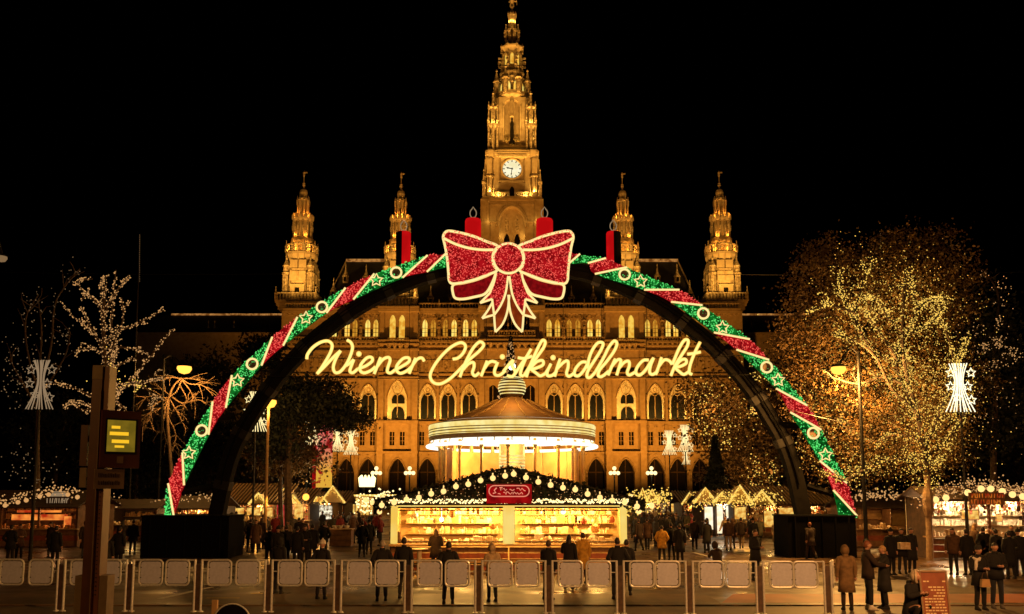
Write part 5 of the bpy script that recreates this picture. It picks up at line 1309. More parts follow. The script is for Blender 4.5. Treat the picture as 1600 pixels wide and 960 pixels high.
bulbs_line("roof_lights", "bulbs along the dark roof edge behind the right ballast box", "fairy lights", [P(1336, 776, 49), P(1380, 774, 49), P(1440, 778, 49)], 150, .055, 'bulb_dim', .17, 7)
bulbs_line("roof_lights", "bulbs massed on the roof of the long right edge stall", "fairy lights", [P(1440, 782, 40), P(1490, 766, 40), P(1545, 758, 40), P(1610, 770, 40)], 360, .042, 'bulb_dim', .2, 8)
for (seed, pts, lab, n, Y, r) in ((1, [(8,790),(28,785),(41,782),(62,776),(76,773),(106,773),(121,777)], "string of round bulbs along the left edge stall roof", 7, 48.6, .13), (2, [(1462,781),(1478,778),(1512,770),(1533,764),(1548,764),(1566,768),(1582,773),(1598,776)], "string of big amber bulbs over the right edge stall", 8, 39.8, .16), (3, [(980,788),(992,790),(1002,786),(986,777),(1018,790),(998,799)], "loose globe bulbs at the kiosk's right corner", 6, 38, .14), (4, [(612,788),(600,776),(593,800),(582,786),(571,781)], "loose globe bulbs at the kiosk's left corner", 5, 38, .12)):
    s_ = thing("globe_string", lab, "bulb string", P(*pts[0], Y)); b = MB(); b.tube([P(u, v - 3, Y) for u, v in sorted(pts)], .012, 4); b.build("wire", 'black', s_)
    for (u, v) in pts: b = MB(); b.ball(P(u, v, Y), r, 8, 6); b.smooth = True; b.build("globe_bulb", 'bulb_dim' if seed == 1 else 'bulb_big', s_)
# sign boards on the edge stalls
for (u0, v0, u1, v1, Y, lab, m, rows, bm) in ((72, 777, 110, 788, 49.0, "pale lit lettering board on the left edge stall roof", 'angel_dim', 1, 'wood_dark'), (1514, 770, 1570, 789, 39.5, "curved amber sign with two lines of lettering on the right edge stall", 'sign_amber', 2, 'wood')):
    a, c = P(u0, v0, Y), P(u1, v1, Y); s_ = thing("stall_sign", lab, "sign", ((a.x+c.x)/2, Y, c.z)); MB().box(a.x, c.x, Y, Y + .08, c.z, a.z).build("board", bm, s_)
    b = MB(); rs = random.Random(u0)
    for k in range(rows):
        zz = c.z + (a.z - c.z)*(k + .5)/rows; h = (a.z-c.z)/rows*.34; x = a.x + .1
        while x < c.x - .1:
            b.tube([(x, Y - .04, zz - h), (x + rs.uniform(-.02, .05), Y - .04, zz + h)], .025, 4)
            if rs.random() < .5: b.tube([(x, Y - .04, zz + h*rs.choice((-1, 0, 1))), (x + .11, Y - .04, zz + h*rs.choice((-1, 0, 1)))], .02, 4)
            x += rs.uniform(.09, .17)
    b.build("lettering", m, s_)
b = MB(); a, c = P(78, 768, 49.1), P(104, 776, 49.1); b.prism([(a.x, c.z), (c.x, c.z), (c.x - .2, a.z), (a.x + .2, a.z)], 49.1, 49.2); tag(b.build("lit_plaque", 'angel_dim'), "pale glowing plaque above the lettering board of the left edge stall", "sign")
# lit shed with vertical light bars, glowing crown-shaped canopy, menu boards
ls = thing("bar_stall", "stall front of upright yellow light bars left of the central kiosk", "market stall", (XU(560, 80), 80, 0))
MB().box(XU(536, 80), XU(583, 80), 80.3, 80.5, 0, zv(776, 80)).build("wall", 'wood', ls)
for k in range(8):
    u = 539 + k*5.6; MB().box(XU(u, 80), XU(u + 3.3, 80), 80, 80.2, zv(805, 80), zv(778, 80)).build("light_bar", 'panel_glow', ls)
MB().box(XU(534, 80), XU(618, 80), 79.4, 81.5, zv(776, 80), zv(773, 80)).build("roof", 'gable_led', ls)
cs = thing("glowing_canopy", "brilliant crown shaped light canopy before the town hall's left arcade", "canopy", (XU(572, 98), 98, 0))
b = MB(); x0, x1, za, zb = XU(561, 98), XU(583, 98), zv(761, 98), zv(747, 98)
pts = [(x0, za), (x1, za), (x1 + .15, zb)] + [(x1 - (x1-x0)*k/8, zb + (.35 if k % 2 else -.25)) for k in range(1, 8)] + [(x0 - .15, zb)]
b.prism(pts, 98, 98.8); b.build("canopy", 'lamp_tube', cs); MB().box(x0 + .3, x0 + .5, 98.3, 98.5, 0, za).box(x1 - .5, x1 - .3, 98.3, 98.5, 0, za).build("post", 'iron', cs)
for (u0, v0, u1, v1, Y, m, lab) in ((357, 793, 381, 812, 63.7, 'panel_glow', "pale lit board in the striped roof stall"), (432, 789, 457, 822, 63.7, 'red_cloth', "red lit cloth hanging in the gabled stall on the left"), (460, 788, 474, 812, 64.5, 'panel_glow', "blank cream lit board beside the red cloth"), (1193, 798, 1211, 824, 60.6, 'panel_glow', "framed cream poster on the stall by the right ballast box"), (1217, 793, 1242, 804, 60.6, 'panel_glow', "cream strip board at the right end of the right row"), (1119, 790, 1131, 834, 61.4, 'white_glow', "left of two added glowing white panels in the right row"), (1133, 790, 1145, 834, 61.4, 'white_glow', "right of two added glowing white panels in the right row"), (1100, 792, 1115, 828, 62.4, 'white_glow', "added glowing white shelf panel left of the two white panels"), (1147, 792, 1166, 812, 59.3, 'panel_glow', "warm lit board under the tallest golden gable"), (1047, 785, 1055, 800, 83.3, 'panel_glow', "left pale board under the short striped roof"), (1056, 785, 1064, 800, 83.3, 'panel_glow', "right pale board under the short striped roof"), (487, 789, 519, 812, 69.3, 'white_ware_glow', "added glowing ornament panel under the banner column"), (386, 793, 407, 806, 63.6, 'panel_glow', "warm lit shelf board under the striped stall's small gable"), (410, 793, 426, 808, 63.6, 'panel_glow', "warm lit shelf board left of the red cloth"), (1502, 797, 1530, 812, 42.5, 'panel_glow', "warm lit picture board in the right edge stall"), (1556, 804, 1566, 815, 42.5, 'panel_glow', "small amber box in the right edge stall"), (1346, 797, 1378, 812, 49.7, 'wood_pale', "pale plank panel on the closed stall behind the couple"), (1392, 796, 1420, 822, 49.7, 'wood_pale', "lit timber door of the closed stall near the tree trunk")):  # white panels and several warm boards are added glow for dim stall fronts
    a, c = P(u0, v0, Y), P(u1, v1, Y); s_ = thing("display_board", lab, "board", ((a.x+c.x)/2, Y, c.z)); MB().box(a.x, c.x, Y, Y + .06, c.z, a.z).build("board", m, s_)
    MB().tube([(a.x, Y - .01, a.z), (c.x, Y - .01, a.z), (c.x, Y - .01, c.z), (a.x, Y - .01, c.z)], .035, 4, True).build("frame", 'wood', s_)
# the bare very bright lamp over the left row
bl = thing("bare_lamp", "single dazzling bare lamp hanging above the left stall row", "lamp", P(478, 777, 64))
b = MB(); b.ball(P(478, 777, 64), .26, 12, 8); b.build("bulb", 'lamp_head', bl); c = P(478, 777, 64); MB().cyl(c, (c.x, 64, 5.2), .03).build("cable", 'black', bl)
lamp("bare_lamp_light", 'POINT', c + Vector((0, -.5, 0)), 700, (1, .7, .3), None, .25)
# added spots without fixtures, filling in stall light on the paving and kiosk front
ORG = (1, .42, .065)
for (u, Y, p, col) in ((640, 31.5, 190, ORG), (795, 31.5, 210, ORG), (950, 31.5, 190, ORG), (400, 58, 800, ORG), (1160, 54, 800, ORG), (1130, 56, 300, (1,.85,.6)), (1030, 60, 800, ORG), (560, 72, 300, ORG), (1530, 38, 220, ORG), (500, 60, 420, ORG), (420, 50, 260, ORG), (1270, 34, 160, SODIUM)):
    lamp("stall_fill_light", 'SPOT', (XU(u, Y), Y, 2.9), p * (1.7 if Y == 31.5 else 1), col, (XU(u, Y), Y + 2.2 if Y == 31.5 else Y - 1.0, 0), .25, 110 if Y == 31.5 else 160, .9)
# ------------------------------------------------------------------ trees
def limbs_px(paths, Y, r0, seed, spread=2.0, tw=3, twl=.9, trunk_first=True):
    """limbs given as courses of (u, v); each leans off in depth by its own amount; returns list of (points, r_start, r_end)"""
    rnd = random.Random(seed); out = []
    for i, pth_ in enumerate(paths):
        dy = 0 if i == 0 else (rnd.uniform(*spread) if isinstance(spread, tuple) else rnd.uniform(-spread, spread)); n = len(pth_)
        pts = crom([P(u, v, Y + dy*(k/(n-1))**1.2) for k, (u, v) in enumerate(pth_)], 4)
        ra = r0 if i == 0 else r0*.34; out.append((pts, ra, ra*.35 if i == 0 else .03))
        if i > 0:
            for j in range(tw):
                k = rnd.randrange(len(pts)//4, len(pts)); p = pts[k]; d = (pts[min(k+1, len(pts)-1)] - pts[max(k-1, 0)]).normalized()
                d = (d + Vector((rnd.gauss(0,.6), rnd.gauss(0,.6), rnd.gauss(.15,.45)))).normalized(); L = rnd.uniform(.5, 1)*twl
                e = p + d*L; m2 = p.lerp(e, .5) + Vector((rnd.gauss(0,.06), rnd.gauss(0,.06), rnd.gauss(.04,.06)))*L
                out.append(([p, m2, e], .035, .012))
    return out
def limb_mesh(limbs, n=6):
    b = MB()
    for pts, ra, rb_ in limbs:
        m = len(pts); b.tube(pts, 0, n, False, [ra + (rb_-ra)*k/(m-1) for k in range(m)])
    return b
def wrap_bulbs(limbs, per_m, r, jit, seed, skip=0):
    rnd = random.Random(seed); b = MB()
    for pts, ra, rb_ in limbs[skip:]:
        for i in range(len(pts)-1):
            L = (pts[i+1]-pts[i]).length; n = L*per_m; n = int(n) + (rnd.random() < n-int(n))
            for k in range(n):
                p = pts[i].lerp(pts[i+1], rnd.random()); q = Vector((rnd.gauss(0,1), rnd.gauss(0,1), rnd.gauss(0,1))).normalized()
                b.octa(p + q*(jit + ra*.6)*rnd.uniform(.5, 1.2), r*rnd.uniform(.65, 1.25))
    return b
def crown_mesh(blobs, n, size, seed, clump=22, cs=.55):
    """leaves gathered in clumps inside a set of ellipsoids (centre, rx, ry, rz)"""
    rnd = random.Random(seed); b = MB(); vol = [rx*ry*rz for c, rx, ry, rz in blobs]; tot = sum(vol)
    made = 0
    while made < n:
        r_ = rnd.random()*tot; i = 0
        while r_ > vol[i] and i < len(vol)-1: r_ -= vol[i]; i += 1
        c, rx, ry, rz = blobs[i]
        d = Vector((rnd.gauss(0,1), rnd.gauss(0,1), rnd.gauss(0,1))).normalized()*rnd.random()**.42
        cc = Vector((c[0]+d.x*rx, c[1]+d.y*ry, c[2]+d.z*rz))
        k = int(clump*rnd.uniform(.4, 1.5)); s = cs*rnd.uniform(.5, 1.4)
        for j in range(k):
            b.leaf(cc + Vector((rnd.gauss(0,s), rnd.gauss(0,s), rnd.gauss(0,s*.8))), size*rnd.uniform(.6, 1.3), rnd); made += 1
    return b
def blob(u, v, Y, wpx, hpx, dy=None):
    rx = wpx/2/1300*Y; return (P(u, v, Y), rx, dy or rx*.8, hpx/2/1300*Y)
# --- bare tree wrapped in lights, left
Y1 = 46
paths = [[(160, 862), (162, 760), (166, 680), (168, 620), (164, 560), (161, 500), (165, 445)],
 [(167,640),(172,560),(176,475),(181,422)], [(164,520),(157,482),(135,460),(128,470)], [(164,560),(152,530),(130,508),(110,490)], [(165,540),(178,520),(200,512),(226,500),(257,484)],
 [(168,610),(190,606),(225,570),(250,538),(272,514)], [(168,600),(200,600),(230,596),(262,588)], [(164,560),(148,545),(122,547)], [(165,545),(188,543),(205,545),(224,550)], [(168,580),(185,572),(200,562)],
 [(166,640),(140,618),(110,605),(80,598)], [(166,650),(135,632),(120,628),(98,636)], [(168,640),(180,625),(186,610),(176,596)], [(163,500),(172,470),(190,445),(197,436)], [(163,490),(150,470),(130,455),(122,440),(145,436)],
 [(170,560),(180,530),(192,500),(190,465)], [(160,540),(140,510),(130,485)], [(190,606),(215,600),(240,620),(232,636)], [(168,625),(150,640),(125,640)], [(170,600),(178,560),(184,540)], [(162,470),(158,450),(160,438)], [(175,620),(195,640),(212,660)]]
L1 = limbs_px(paths, Y1, .2, 5, 2.2, 3, .8)
t = thing("bare_tree", "bare tree wrapped branch by branch in warm fairy lights, left behind the stop pylon", "tree", (P(160, 862, Y1).x, Y1, 0), "trees of the square")
limb_mesh(L1[:1]).build("trunk", 'bark', t)
for q_ in L1[1:]: limb_mesh([q_]).build("limb", 'bark', t)
b = wrap_bulbs(L1[:1], 22, .036, .1, 3); c = wrap_bulbs(L1, 18, .038, .075, 4, 1); b.add(c.v, c.f)
tag(b.build("tree_lights", 'bulb_dim'), "warm fairy lights wound round the trunk and branches of the left bare tree", "fairy lights", None, 'stuff')
b = MB(); rr = random.Random(2)
for k in range(40): b.octa(P(rr.gauss(172, 10), rr.gauss(600, 18), Y1 - .5), .04)
for k in range(30): b.octa(P(rr.gauss(205, 14), rr.gauss(602, 5), Y1 - .5), .04)
tag(b.build("tree_lights", 'bulb_gold'), "brighter golden lights in the fork of the left bare tree", "fairy lights", None, 'stuff')
# --- dim round tree at far left with scattered lights
Y2 = 52
paths = [[(60, 850), (58, 700), (62, 600)], [(62,620),(45,560),(40,500),(60,460)], [(62,610),(80,540),(85,480),(100,450),(125,420)], [(60,600),(65,520),(60,470)], [(60,640),(30,590),(15,560)], [(62,620),(100,560),(110,520)]]
L2 = limbs_px(paths, Y2, .2, 8, 2.5, 5, 1.6)
t = thing("bare_tree", "dim bare tree with sparse lights at the left edge behind the star pole", "tree", (P(60, 850, Y2).x, Y2, 0), "trees of the square"); limb_mesh(L2).build("trunk", 'bark', t)
b = wrap_bulbs(L2, 3.2, .036, .5, 9, 1); tag(b.build("tree_lights", 'bulb_faint'), "sparse faint lights in the dim tree at the left edge", "fairy lights", None, 'stuff')
b = MB()
for k in range(120):
    u, v = rr.gauss(24, 16) if k < 60 else rr.gauss(45, 25), rr.gauss(585, 40) if k < 60 else rr.gauss(735, 18); b.octa(P(u, v, 50), .04)
tag(b.build("tree_lights", 'bulb_faint'), "faint scattered lights low at the left edge", "fairy lights", None, 'stuff')
# --- drooping pale tree under the sodium lamp
Y3 = 66
paths = [[(272, 850), (268, 740), (262, 650), (268, 610), (284, 590)], [(284,592),(296,600),(315,602),(328,612)], [(284,592),(300,592),(322,598)], [(284,594),(276,612),(264,622),(258,640)], [(280,600),(292,625),(285,640),(283,660)], [(268,620),(250,606),(236,600)], [(266,625),(245,630),(234,650),(240,672)], [(264,630),(255,660),(260,690)], [(266,625),(280,650),(290,670)], [(268,620),(285,630),(310,625),(322,632)], [(284,592),(270,590),(252,590)], [(262,640),(240,640),(225,660),(222,690)], [(262,650),(275,680),(270,705)], [(285,595),(298,612),(305,632)], [(264,628),(250,618),(228,622),(215,640)]]
L3 = limbs_px(paths, Y3, .16, 11, 1.5, 7, 1.5)
t = thing("bare_tree", "pale drooping bare tree caught in the light of the left sodium lamp", "tree", (P(272, 850, Y3).x, Y3, 0), "trees of the square"); limb_mesh(L3).build("trunk", 'bark_pale', t)
# --- great plane tree on the right, trunk by the menu stand
Y4 = 40.0
paths = [[(1453, 876), (1452, 830), (1450, 770), (1446, 715), (1434, 650), (1420, 600), (1410, 540), (1412, 470), (1415, 420)],
 [(1434,650),(1410,600),(1398,556),(1417,522),(1433,484),(1426,455),(1421,419)], [(1430,640),(1395,610),(1370,560),(1345,520),(1338,490),(1344,455),(1358,416)], [(1345,520),(1330,490),(1318,465),(1312,432)], [(1446,700),(1470,640),(1490,570),(1470,500),(1440,470)],
 [(1433,484),(1450,470),(1470,465)], [(1425,520),(1455,505),(1475,480)], [(1370,560),(1350,540),(1325,530),(1300,520)], [(1398,556),(1375,520),(1360,500),(1350,480)], [(1410,600),(1380,590),(1340,600),(1300,590)], [(1440,690),(1400,680),(1360,690),(1310,660)], [(1446,715),(1480,690),(1510,640),(1520,590)], [(1450,740),(1425,720),(1390,720),(1350,735)], [(1448,730),(1475,715),(1490,690)],
 [(1417,522),(1390,500),(1372,470),(1350,462)], [(1338,490),(1310,480),(1290,475),(1270,485)], [(1398,556),(1420,580),(1410,540)], [(1480,600),(1500,560),(1515,520)], [(1350,735),(1320,750),(1290,740)]]
L4 = limbs_px(paths, Y4, .24, 21, (0.8, 4.5), 4, .9)
t = thing("plane_tree", "great autumn plane tree with fairy lights along its limbs and lamplit golden leaves, right side", "tree", (P(1453, 876, Y4).x, Y4, 0), "trees of the square")
q0 = L4[0][0]; b = MB(); b.tube(q0[:11], 0, 10, False, [.17 - .004*k for k in range(11)]); c = P(1450, 783, Y4 - .05); b.lathe(c.x, c.y, [(.15, c.z-.75), (.25, c.z-.4), (.26, c.z+.2), (.17, c.z+.6)], 8); b.build("trunk", 'bark_pale', t)  # lamplight on the lower trunk put into its paler bark
for q_ in [(q0[10:], .13, .05)] + L4[1:]: limb_mesh([q_]).build("limb", 'bark_dimmed', t)  # dimness of the limbs put into a darker bark
bl_ = [blob(1380, 480, 45, 250, 210, 2.2), blob(1300, 450, 45, 160, 140, 2.2), blob(1450, 450, 45, 170, 170, 2.2), blob(1400, 400, 45, 130, 80, 2.2), blob(1280, 400, 45, 70, 50, 2.2), blob(1260, 530, 45, 110, 150, 2.2), blob(1300, 620, 45, 160, 170, 2.2), blob(1400, 610, 45, 230, 200, 2.2), blob(1330, 710, 45, 170, 110, 2.2), blob(1440, 690, 45, 150, 150, 2.2), blob(1490, 600, 45, 110, 130, 2.2), blob(1455, 375, 45, 90, 45, 2.2)]
crown_mesh(bl_ + [blob(1400, 640, 41.6, 250, 200, .8), blob(1450, 690, 40, 120, 120, .8)], 62000, .085, 31, 20, .36).build("crown", 'leaf_gold', t)
for (u, v, p) in ((1400, 500, 130), (1340, 480, 130), (1450, 600, 160), (1440, 690, 200), (1370, 640, 130), (1480, 650, 130), (1330, 720, 160), (1400, 570, 160), (1420, 440, 120)): lamp("crown_fill_light", 'POINT', P(u, v, 42.2), p, (1, .5, .1), None, .4)  # added point lamps brighten the leaves in place of the strings
b = wrap_bulbs(L4, 24, .032, .13, 33, 1); c = wrap_bulbs([(L4[0][0][11:], .1, .1)], 26, .03, .16, 34); b.add(c.v, c.f)
r4 = random.Random(40)
for k in range(1300):
    u, v = r4.gauss(1440, 42), r4.uniform(560, 765)
    w = (v - 540)/225
    if abs(u - 1446) < 70*(1.25 - w): b.octa(P(u, v, Y4 - r4.uniform(-.6, 1.2)), r4.uniform(.018, .036))
for k in range(3000):
    u, v, su, sv = r4.choice(((1400, 470, 62, 42), (1345, 460, 34, 34), (1440, 480, 36, 40), (1440, 620, 50, 60), (1440, 700, 46, 36), (1370, 640, 60, 50), (1350, 560, 46, 40), (1480, 620, 30, 60), (1300, 640, 34, 44), (1330, 720, 50, 20)))
    b.octa(P(r4.gauss(u, su), min(765, r4.gauss(v, sv)), 42.3 + r4.uniform(0, 2)), r4.uniform(.014, .036))
tag(b.build("tree_lights", 'bulb_gold'), "golden fairy lights strung along the limbs of the great plane tree", "fairy lights", None, 'stuff')
# --- darker trees left and right, behind
Y5 = 56
t = thing("autumn_tree", "loose brown leaved tree between the stalls and the right arch leg", "tree", (P(1170, 840, 70).x, 70, 0), "trees of the square")
L5 = limbs_px([[(1170, 838), (1168, 760), (1165, 690), (1150, 640)], [(1165,700),(1130,660),(1105,640)], [(1165,690),(1195,650),(1210,620)], [(1150,650),(1140,610),(1120,590)], [(1160,660),(1180,620),(1178,590)]], 70, .25, 51, 3, 3, 1.6)
limb_mesh(L5).build("trunk", 'bark', t)
crown_mesh([blob(1155, 670, 70, 150, 150), blob(1105, 640, 69, 90, 90), blob(1190, 720, 70, 110, 90), blob(1200, 620, 71, 90, 110), blob(1120, 605, 70, 70, 50), blob(1080, 610, 69, 60, 40), blob(1140, 745, 69, 120, 40)], 9000, .16, 52, 16, .6).build("crown", 'leaf_brown', t)
for (u, v, p) in ((1110, 640, 300), (1190, 740, 320), (1180, 640, 260), (1140, 600, 160)): lamp("crown_fill_light", 'POINT', P(u, v, 66.5), p, (1, .5, .12), None, .4)  # added point lamps brighten the brown crown
b = MB()
for k in range(420):
    u, v = r4.choice(((1105,620,14,16),(1112,662,16,5),(1180,640,6,30),(1175,600,14,10),(1130,680,40,40),(1190,740,40,20))) [:2]; b.octa(P(r4.gauss(u, 16), r4.gauss(v, 16), 67.5), r4.uniform(.03, .07))
tag(b.build("tree_lights", 'bulb_gold'), "golden lights in the loose brown tree by the right arch leg", "fairy lights", None, 'stuff')
def conifer(label, u, vb, vt, Y, wpx, seed, m='leaf_dark', n=3500):
    base = P(u, vb, Y); top = P(u, vt, Y); t = thing("conifer", label, "tree", (base.x, Y, 0), "trees of the square")
    MB().cyl((base.x, Y, 0), top, .25, .03, 8).build("trunk", 'bark', t)
    rnd = random.Random(seed); b = MB(); h = top.z - base.z; R = wpx/2/1300*Y
    for k in range(n):
        f = rnd.random()**.7; tier = (1 - abs((f*9) % 1 - .35)*.5); r_ = R*(1-f)*tier*rnd.random()**.5; a = rnd.random()*2*pi
        b.leaf((base.x + r_*cos(a), Y + r_*sin(a), base.z + f*h - .25*r_), rnd.uniform(.14, .32), rnd)
    b.build("crown", m, t); return t
conifer("dark ragged conifer before the brown tree, right of the white star lights", 1120, 800, 683, 66, 62, 61)
xt = conifer("tall Christmas tree with scattered lights rising behind the carousel", 798, 800, 527, 90, 120, 62, n=4200)
b = MB()
for k in range(260):
    f = r4.random(); a = r4.uniform(-pi, 0); base = P(798, 800, 90); top = P(798, 527, 90); R = 60/1300*90*(1-f)
    b.octa((base.x + R*cos(a), 90 + R*sin(a), base.z + f*(top.z - base.z)), r4.uniform(.06, .12))
tag(b.build("tree_lights", 'bulb_dim'), "scattered lights over the tall Christmas tree behind the carousel", "fairy lights", None, 'stuff')
# dark spreading cedar left of the lettering
Y6 = 55
t = thing("cedar_tree", "dark spreading cedar whose flat boughs cover the left end of the town hall arcade", "tree", (P(452, 846, Y6).x, Y6, 0), "trees of the square")
L6 = limbs_px([[(452, 846), (450, 740), (455, 650), (462, 600)], [(455,660),(490,640),(530,640),(565,645)], [(458,630),(490,612),(520,606),(545,612)], [(460,610),(480,596),(500,590)], [(455,650),(420,640),(400,650)], [(456,690),(500,675),(540,668)]], Y6, .3, 63, 2, 4, 1.0)
limb_mesh(L6).build("trunk", 'bark', t)
crown_mesh([blob(520, 655, Y6, 130, 34), blob(500, 628, Y6 - 1, 130, 30), blob(465, 604, Y6, 100, 30), blob(440, 645, Y6, 100, 46), blob(550, 652, Y6 - 1, 50, 36), blob(425, 690, Y6, 90, 60), blob(520, 602, Y6 + 1, 60, 16)], 15000, .12, 64, 8, .36).build("crown", 'leaf_dark', t)
# lamplit autumn tree round the left plaza lamp
t = thing("autumn_tree", "low lamplit autumn tree behind the left arch leg and its orange lamp column", "tree", (P(440, 845, 60).x, 60, 0), "trees of the square")
L7 = limbs_px([[(440, 845), (438, 760), (442, 700), (450, 660)], [(442,700),(420,680),(400,690)], [(445,690),(470,690),(490,710)], [(442,705),(430,660),(440,640)]], 60, .2, 71, 2, 3, 1.2); limb_mesh(L7).build("trunk", 'bark', t)
crown_mesh([blob(455, 660, 61, 90, 60), blob(410, 690, 60, 80, 50), blob(470, 710, 62, 90, 70), blob(430, 720, 60, 90, 40)], 4200, .14, 72, 14, .5).build("crown", 'leaf_brown', t)
# right edge dark tree with a ring of lights
Y8 = 50
t = thing("autumn_tree", "dark tree at the right edge with a loose ring of fairy lights", "tree", (P(1555, 850, Y8).x, Y8, 0), "trees of the square")
L8 = limbs_px([[(1555, 852), (1552, 720), (1556, 600), (1550, 520)], [(1556,600),(1530,560),(1515,520)], [(1556,590),(1575,550),(1590,540)], [(1552,540),(1560,470),(1550,440),(1535,428)]], Y8, .22, 81, 2, 4, 1.4); limb_mesh(L8).build("trunk", 'bark', t)
crown_mesh([blob(1545, 540, Y8, 110, 170), blob(1570, 640, Y8, 120, 140), blob(1530, 470, Y8, 70, 90), blob(1520, 690, Y8, 100, 70)], 5200, .15, 82, 14, .55).build("crown", 'leaf_dark', t)
b = MB()
for (u, v, su, sv, n) in ((1562, 535, 6, 6, 50), (1580, 552, 8, 7, 50), (1540, 543, 6, 4, 40), (1556, 568, 8, 5, 40), (1560, 505, 4, 8, 20), (1535, 430, 4, 3, 12), (1565, 455, 8, 16, 24), (1530, 600, 22, 26, 60), (1520, 655, 20, 4, 20), (1585, 610, 10, 60, 16), (1520, 520, 12, 14, 26)):
    for k in range(n): b.octa(P(r4.gauss(u, su), r4.gauss(v, sv), Y8 - 1.5), r4.uniform(.02, .045))
tag(b.build("tree_lights", 'bulb_dim'), "loose ring of fairy lights in the dark tree at the right edge", "fairy lights", None, 'stuff')
# black trees of the park behind, closing the sides
for (u, v, w, h, Y, sd, lab) in ((330, 690, 130, 150, 96, 91, "black park tree behind the left arch leg"), (215, 710, 150, 130, 100, 92, "black park tree behind the pale drooping tree"), (90, 690, 190, 180, 98, 93, "black park tree behind the left star pole"), (330, 590, 170, 120, 110, 94, "tall black park tree between the left lamp and the wing"), (1500, 720, 150, 110, 80, 95, "black park tree right of the plane tree"), (1590, 700, 90, 180, 84, 96, "black park tree at the right edge"), (1290, 720, 160, 120, 92, 97, "black park tree behind the right arch leg"), (1245, 610, 120, 150, 104, 98, "tall dark park tree before the right wing"), (470, 740, 80, 110, 88, 99, "black park tree behind the left banner"), (410, 560, 70, 60, 112, 100, "dark park tree crown under the left corner tower")):
    t = thing("park_tree", lab, "tree", (P(u, 800, Y).x, Y, 0), "dark park trees")
    c = P(u, v, Y); rx = w/2/1300*Y; rz = h/2/1300*Y
    b = MB(); b.cyl((c.x, Y, 0), (c.x, Y, c.z), .3, .15, 7); rr2 = random.Random(sd)
    for k in range(6): b.cyl((c.x, Y, c.z - rz*.5), (c.x + rr2.uniform(-.7,.7)*rx, Y + rr2.uniform(-1,1), c.z + rr2.uniform(-.1,.8)*rz), .12, .03, 5)
    b.build("trunk", 'bark', t)
    crown_mesh([((c.x + rr2.uniform(-.4,.4)*rx, Y, c.z + rr2.uniform(-.4,.4)*rz), rx*.75, rx*.5, rz*.75) for k in range(4)], 3600, .26, sd, 16, .8).build("crown", 'leaf_dark', t)

# ------------------------------------------------------------------ star poles (sheaf of light rods with stars on a mast)
def star_pole(label, u, vb, vt, Y, m='angel', seed=1):
    base = P(u, vb, Y); top = P(u, vt, Y); H = top.z - base.z; t = thing("star_pole", label, "light decoration", (base.x, Y, 0), "star poles of the square")
    MB().cyl((base.x, Y, 0), (base.x, Y, base.z), .09, .05, 8).build("mast", 'iron', t)
    for k in range(9):
        o = -1 + k/4; pts = []
        for f, w in ((0, .40), (.22, .25), (.45, .13), (.62, .10), (.8, .14), (1, .24)):
            pts.append((base.x + o*w*H*.72, Y + .05*cos(k*2), base.z + f*H))
        MB().tube(crom(pts, 3), .0115*H, 5).build("light_rod", m, t)
    for (dx, f) in ((-.2, .8), (.26, .8), (-.22, .52), (.17, .52), (.24, .24), (-.08, .3)):
        MB().tube([(x, Y - .1, z) for x, z in starpts(base.x + dx*H*.9, base.z + f*H, .1*H, .045*H)], .012*H, 5, True).build("star_light", m, t)
    MB().tube([(base.x - .28*H, Y, base.z), (base.x + .28*H, Y, base.z)], .02, 4).build("cross_bar", 'iron', t)
star_pole("dim star pole at the left edge before the dark trees", 61, 640, 563, 40, 'angel_dim')
star_pole("bright star pole on the right, before the dark tree with the light ring", 1501, 644, 568, 40)
star_pole("half hidden star pole behind the left arch leg near the orange lamp column", 399, 675, 612, 52, 'angel_warm')
star_pole("star pole left of the tall red and yellow banner", 488, 696, 650, 78, 'angel_warm')
star_pole("star pole just right of the banner", 527, 706, 668, 84, 'angel_warm')
star_pole("star pole second right of the banner, before the arcade", 548, 711, 672, 84, 'angel_warm')
star_pole("shorter star pole on the right of the arcade end", 1046, 711, 673, 82, 'angel_warm')
star_pole("taller star pole with a second tier, right of the arcade end", 1071, 706, 664, 80, 'angel_warm')
star_pole("small low star pole below the taller one on the right", 1072, 726, 704, 88, 'angel_warm')

# ------------------------------------------------------------------ street lamps
def street_lamp(label, u, v, Y, pole_u=None, power=900, m='lamp_head', r=.3, col=SODIUM, polem='iron', ptop=None):
    c = P(u, v, Y); px_ = c.x if pole_u is None else XU(pole_u, Y, c.z); t = thing("street_lamp", label, "street lamp", (px_, Y, 0), "street lamps of the square")
    zt_ = c.z - .1 if pole_u is None else c.z + .9
    b = MB(); b.lathe(px_, Y, [(.16, 0), (.16, .9), (.1, 1.0), (.075, zt_)], 10); b.build("pole", polem, t)
    if pole_u is not None: MB().tube(crom([(px_, Y, zt_ - .1), (px_*.6 + c.x*.4, Y, zt_ + .15), (c.x, Y, c.z + .2)], 4), .05, 6).build("arm", polem, t)
    b = MB(); b.lathe(c.x, c.y, [(r*.2, c.z + r*.9), (r*.9, c.z + r*.62), (r*1.05, c.z + r*.35)][::-1], 12); b.build("lamp_cap", 'iron', t)
    b = MB(); b.lathe(c.x, c.y, [(r*.1, c.z - r*.7), (r*.7, c.z - r*.5), (r, c.z), (r*.95, c.z + r*.36)], 14); b.smooth = True; b.build("lamp_glass", m, t)
    if power: lamp("street_light", 'POINT', c + Vector((0, -r*.4, -r*1.3)), power, col, None, r, parent=t)
    return t
street_lamp("sodium lamp on a curved arm over the plane tree, right side", 1310, 578, 40.5, 1342, 8500, r=.36)  # glass of these sodium lamps enlarged to suggest their bloom
street_lamp("sodium lamp above the pale drooping tree on the left", 288, 577, 64, 256, 1500, r=.55)
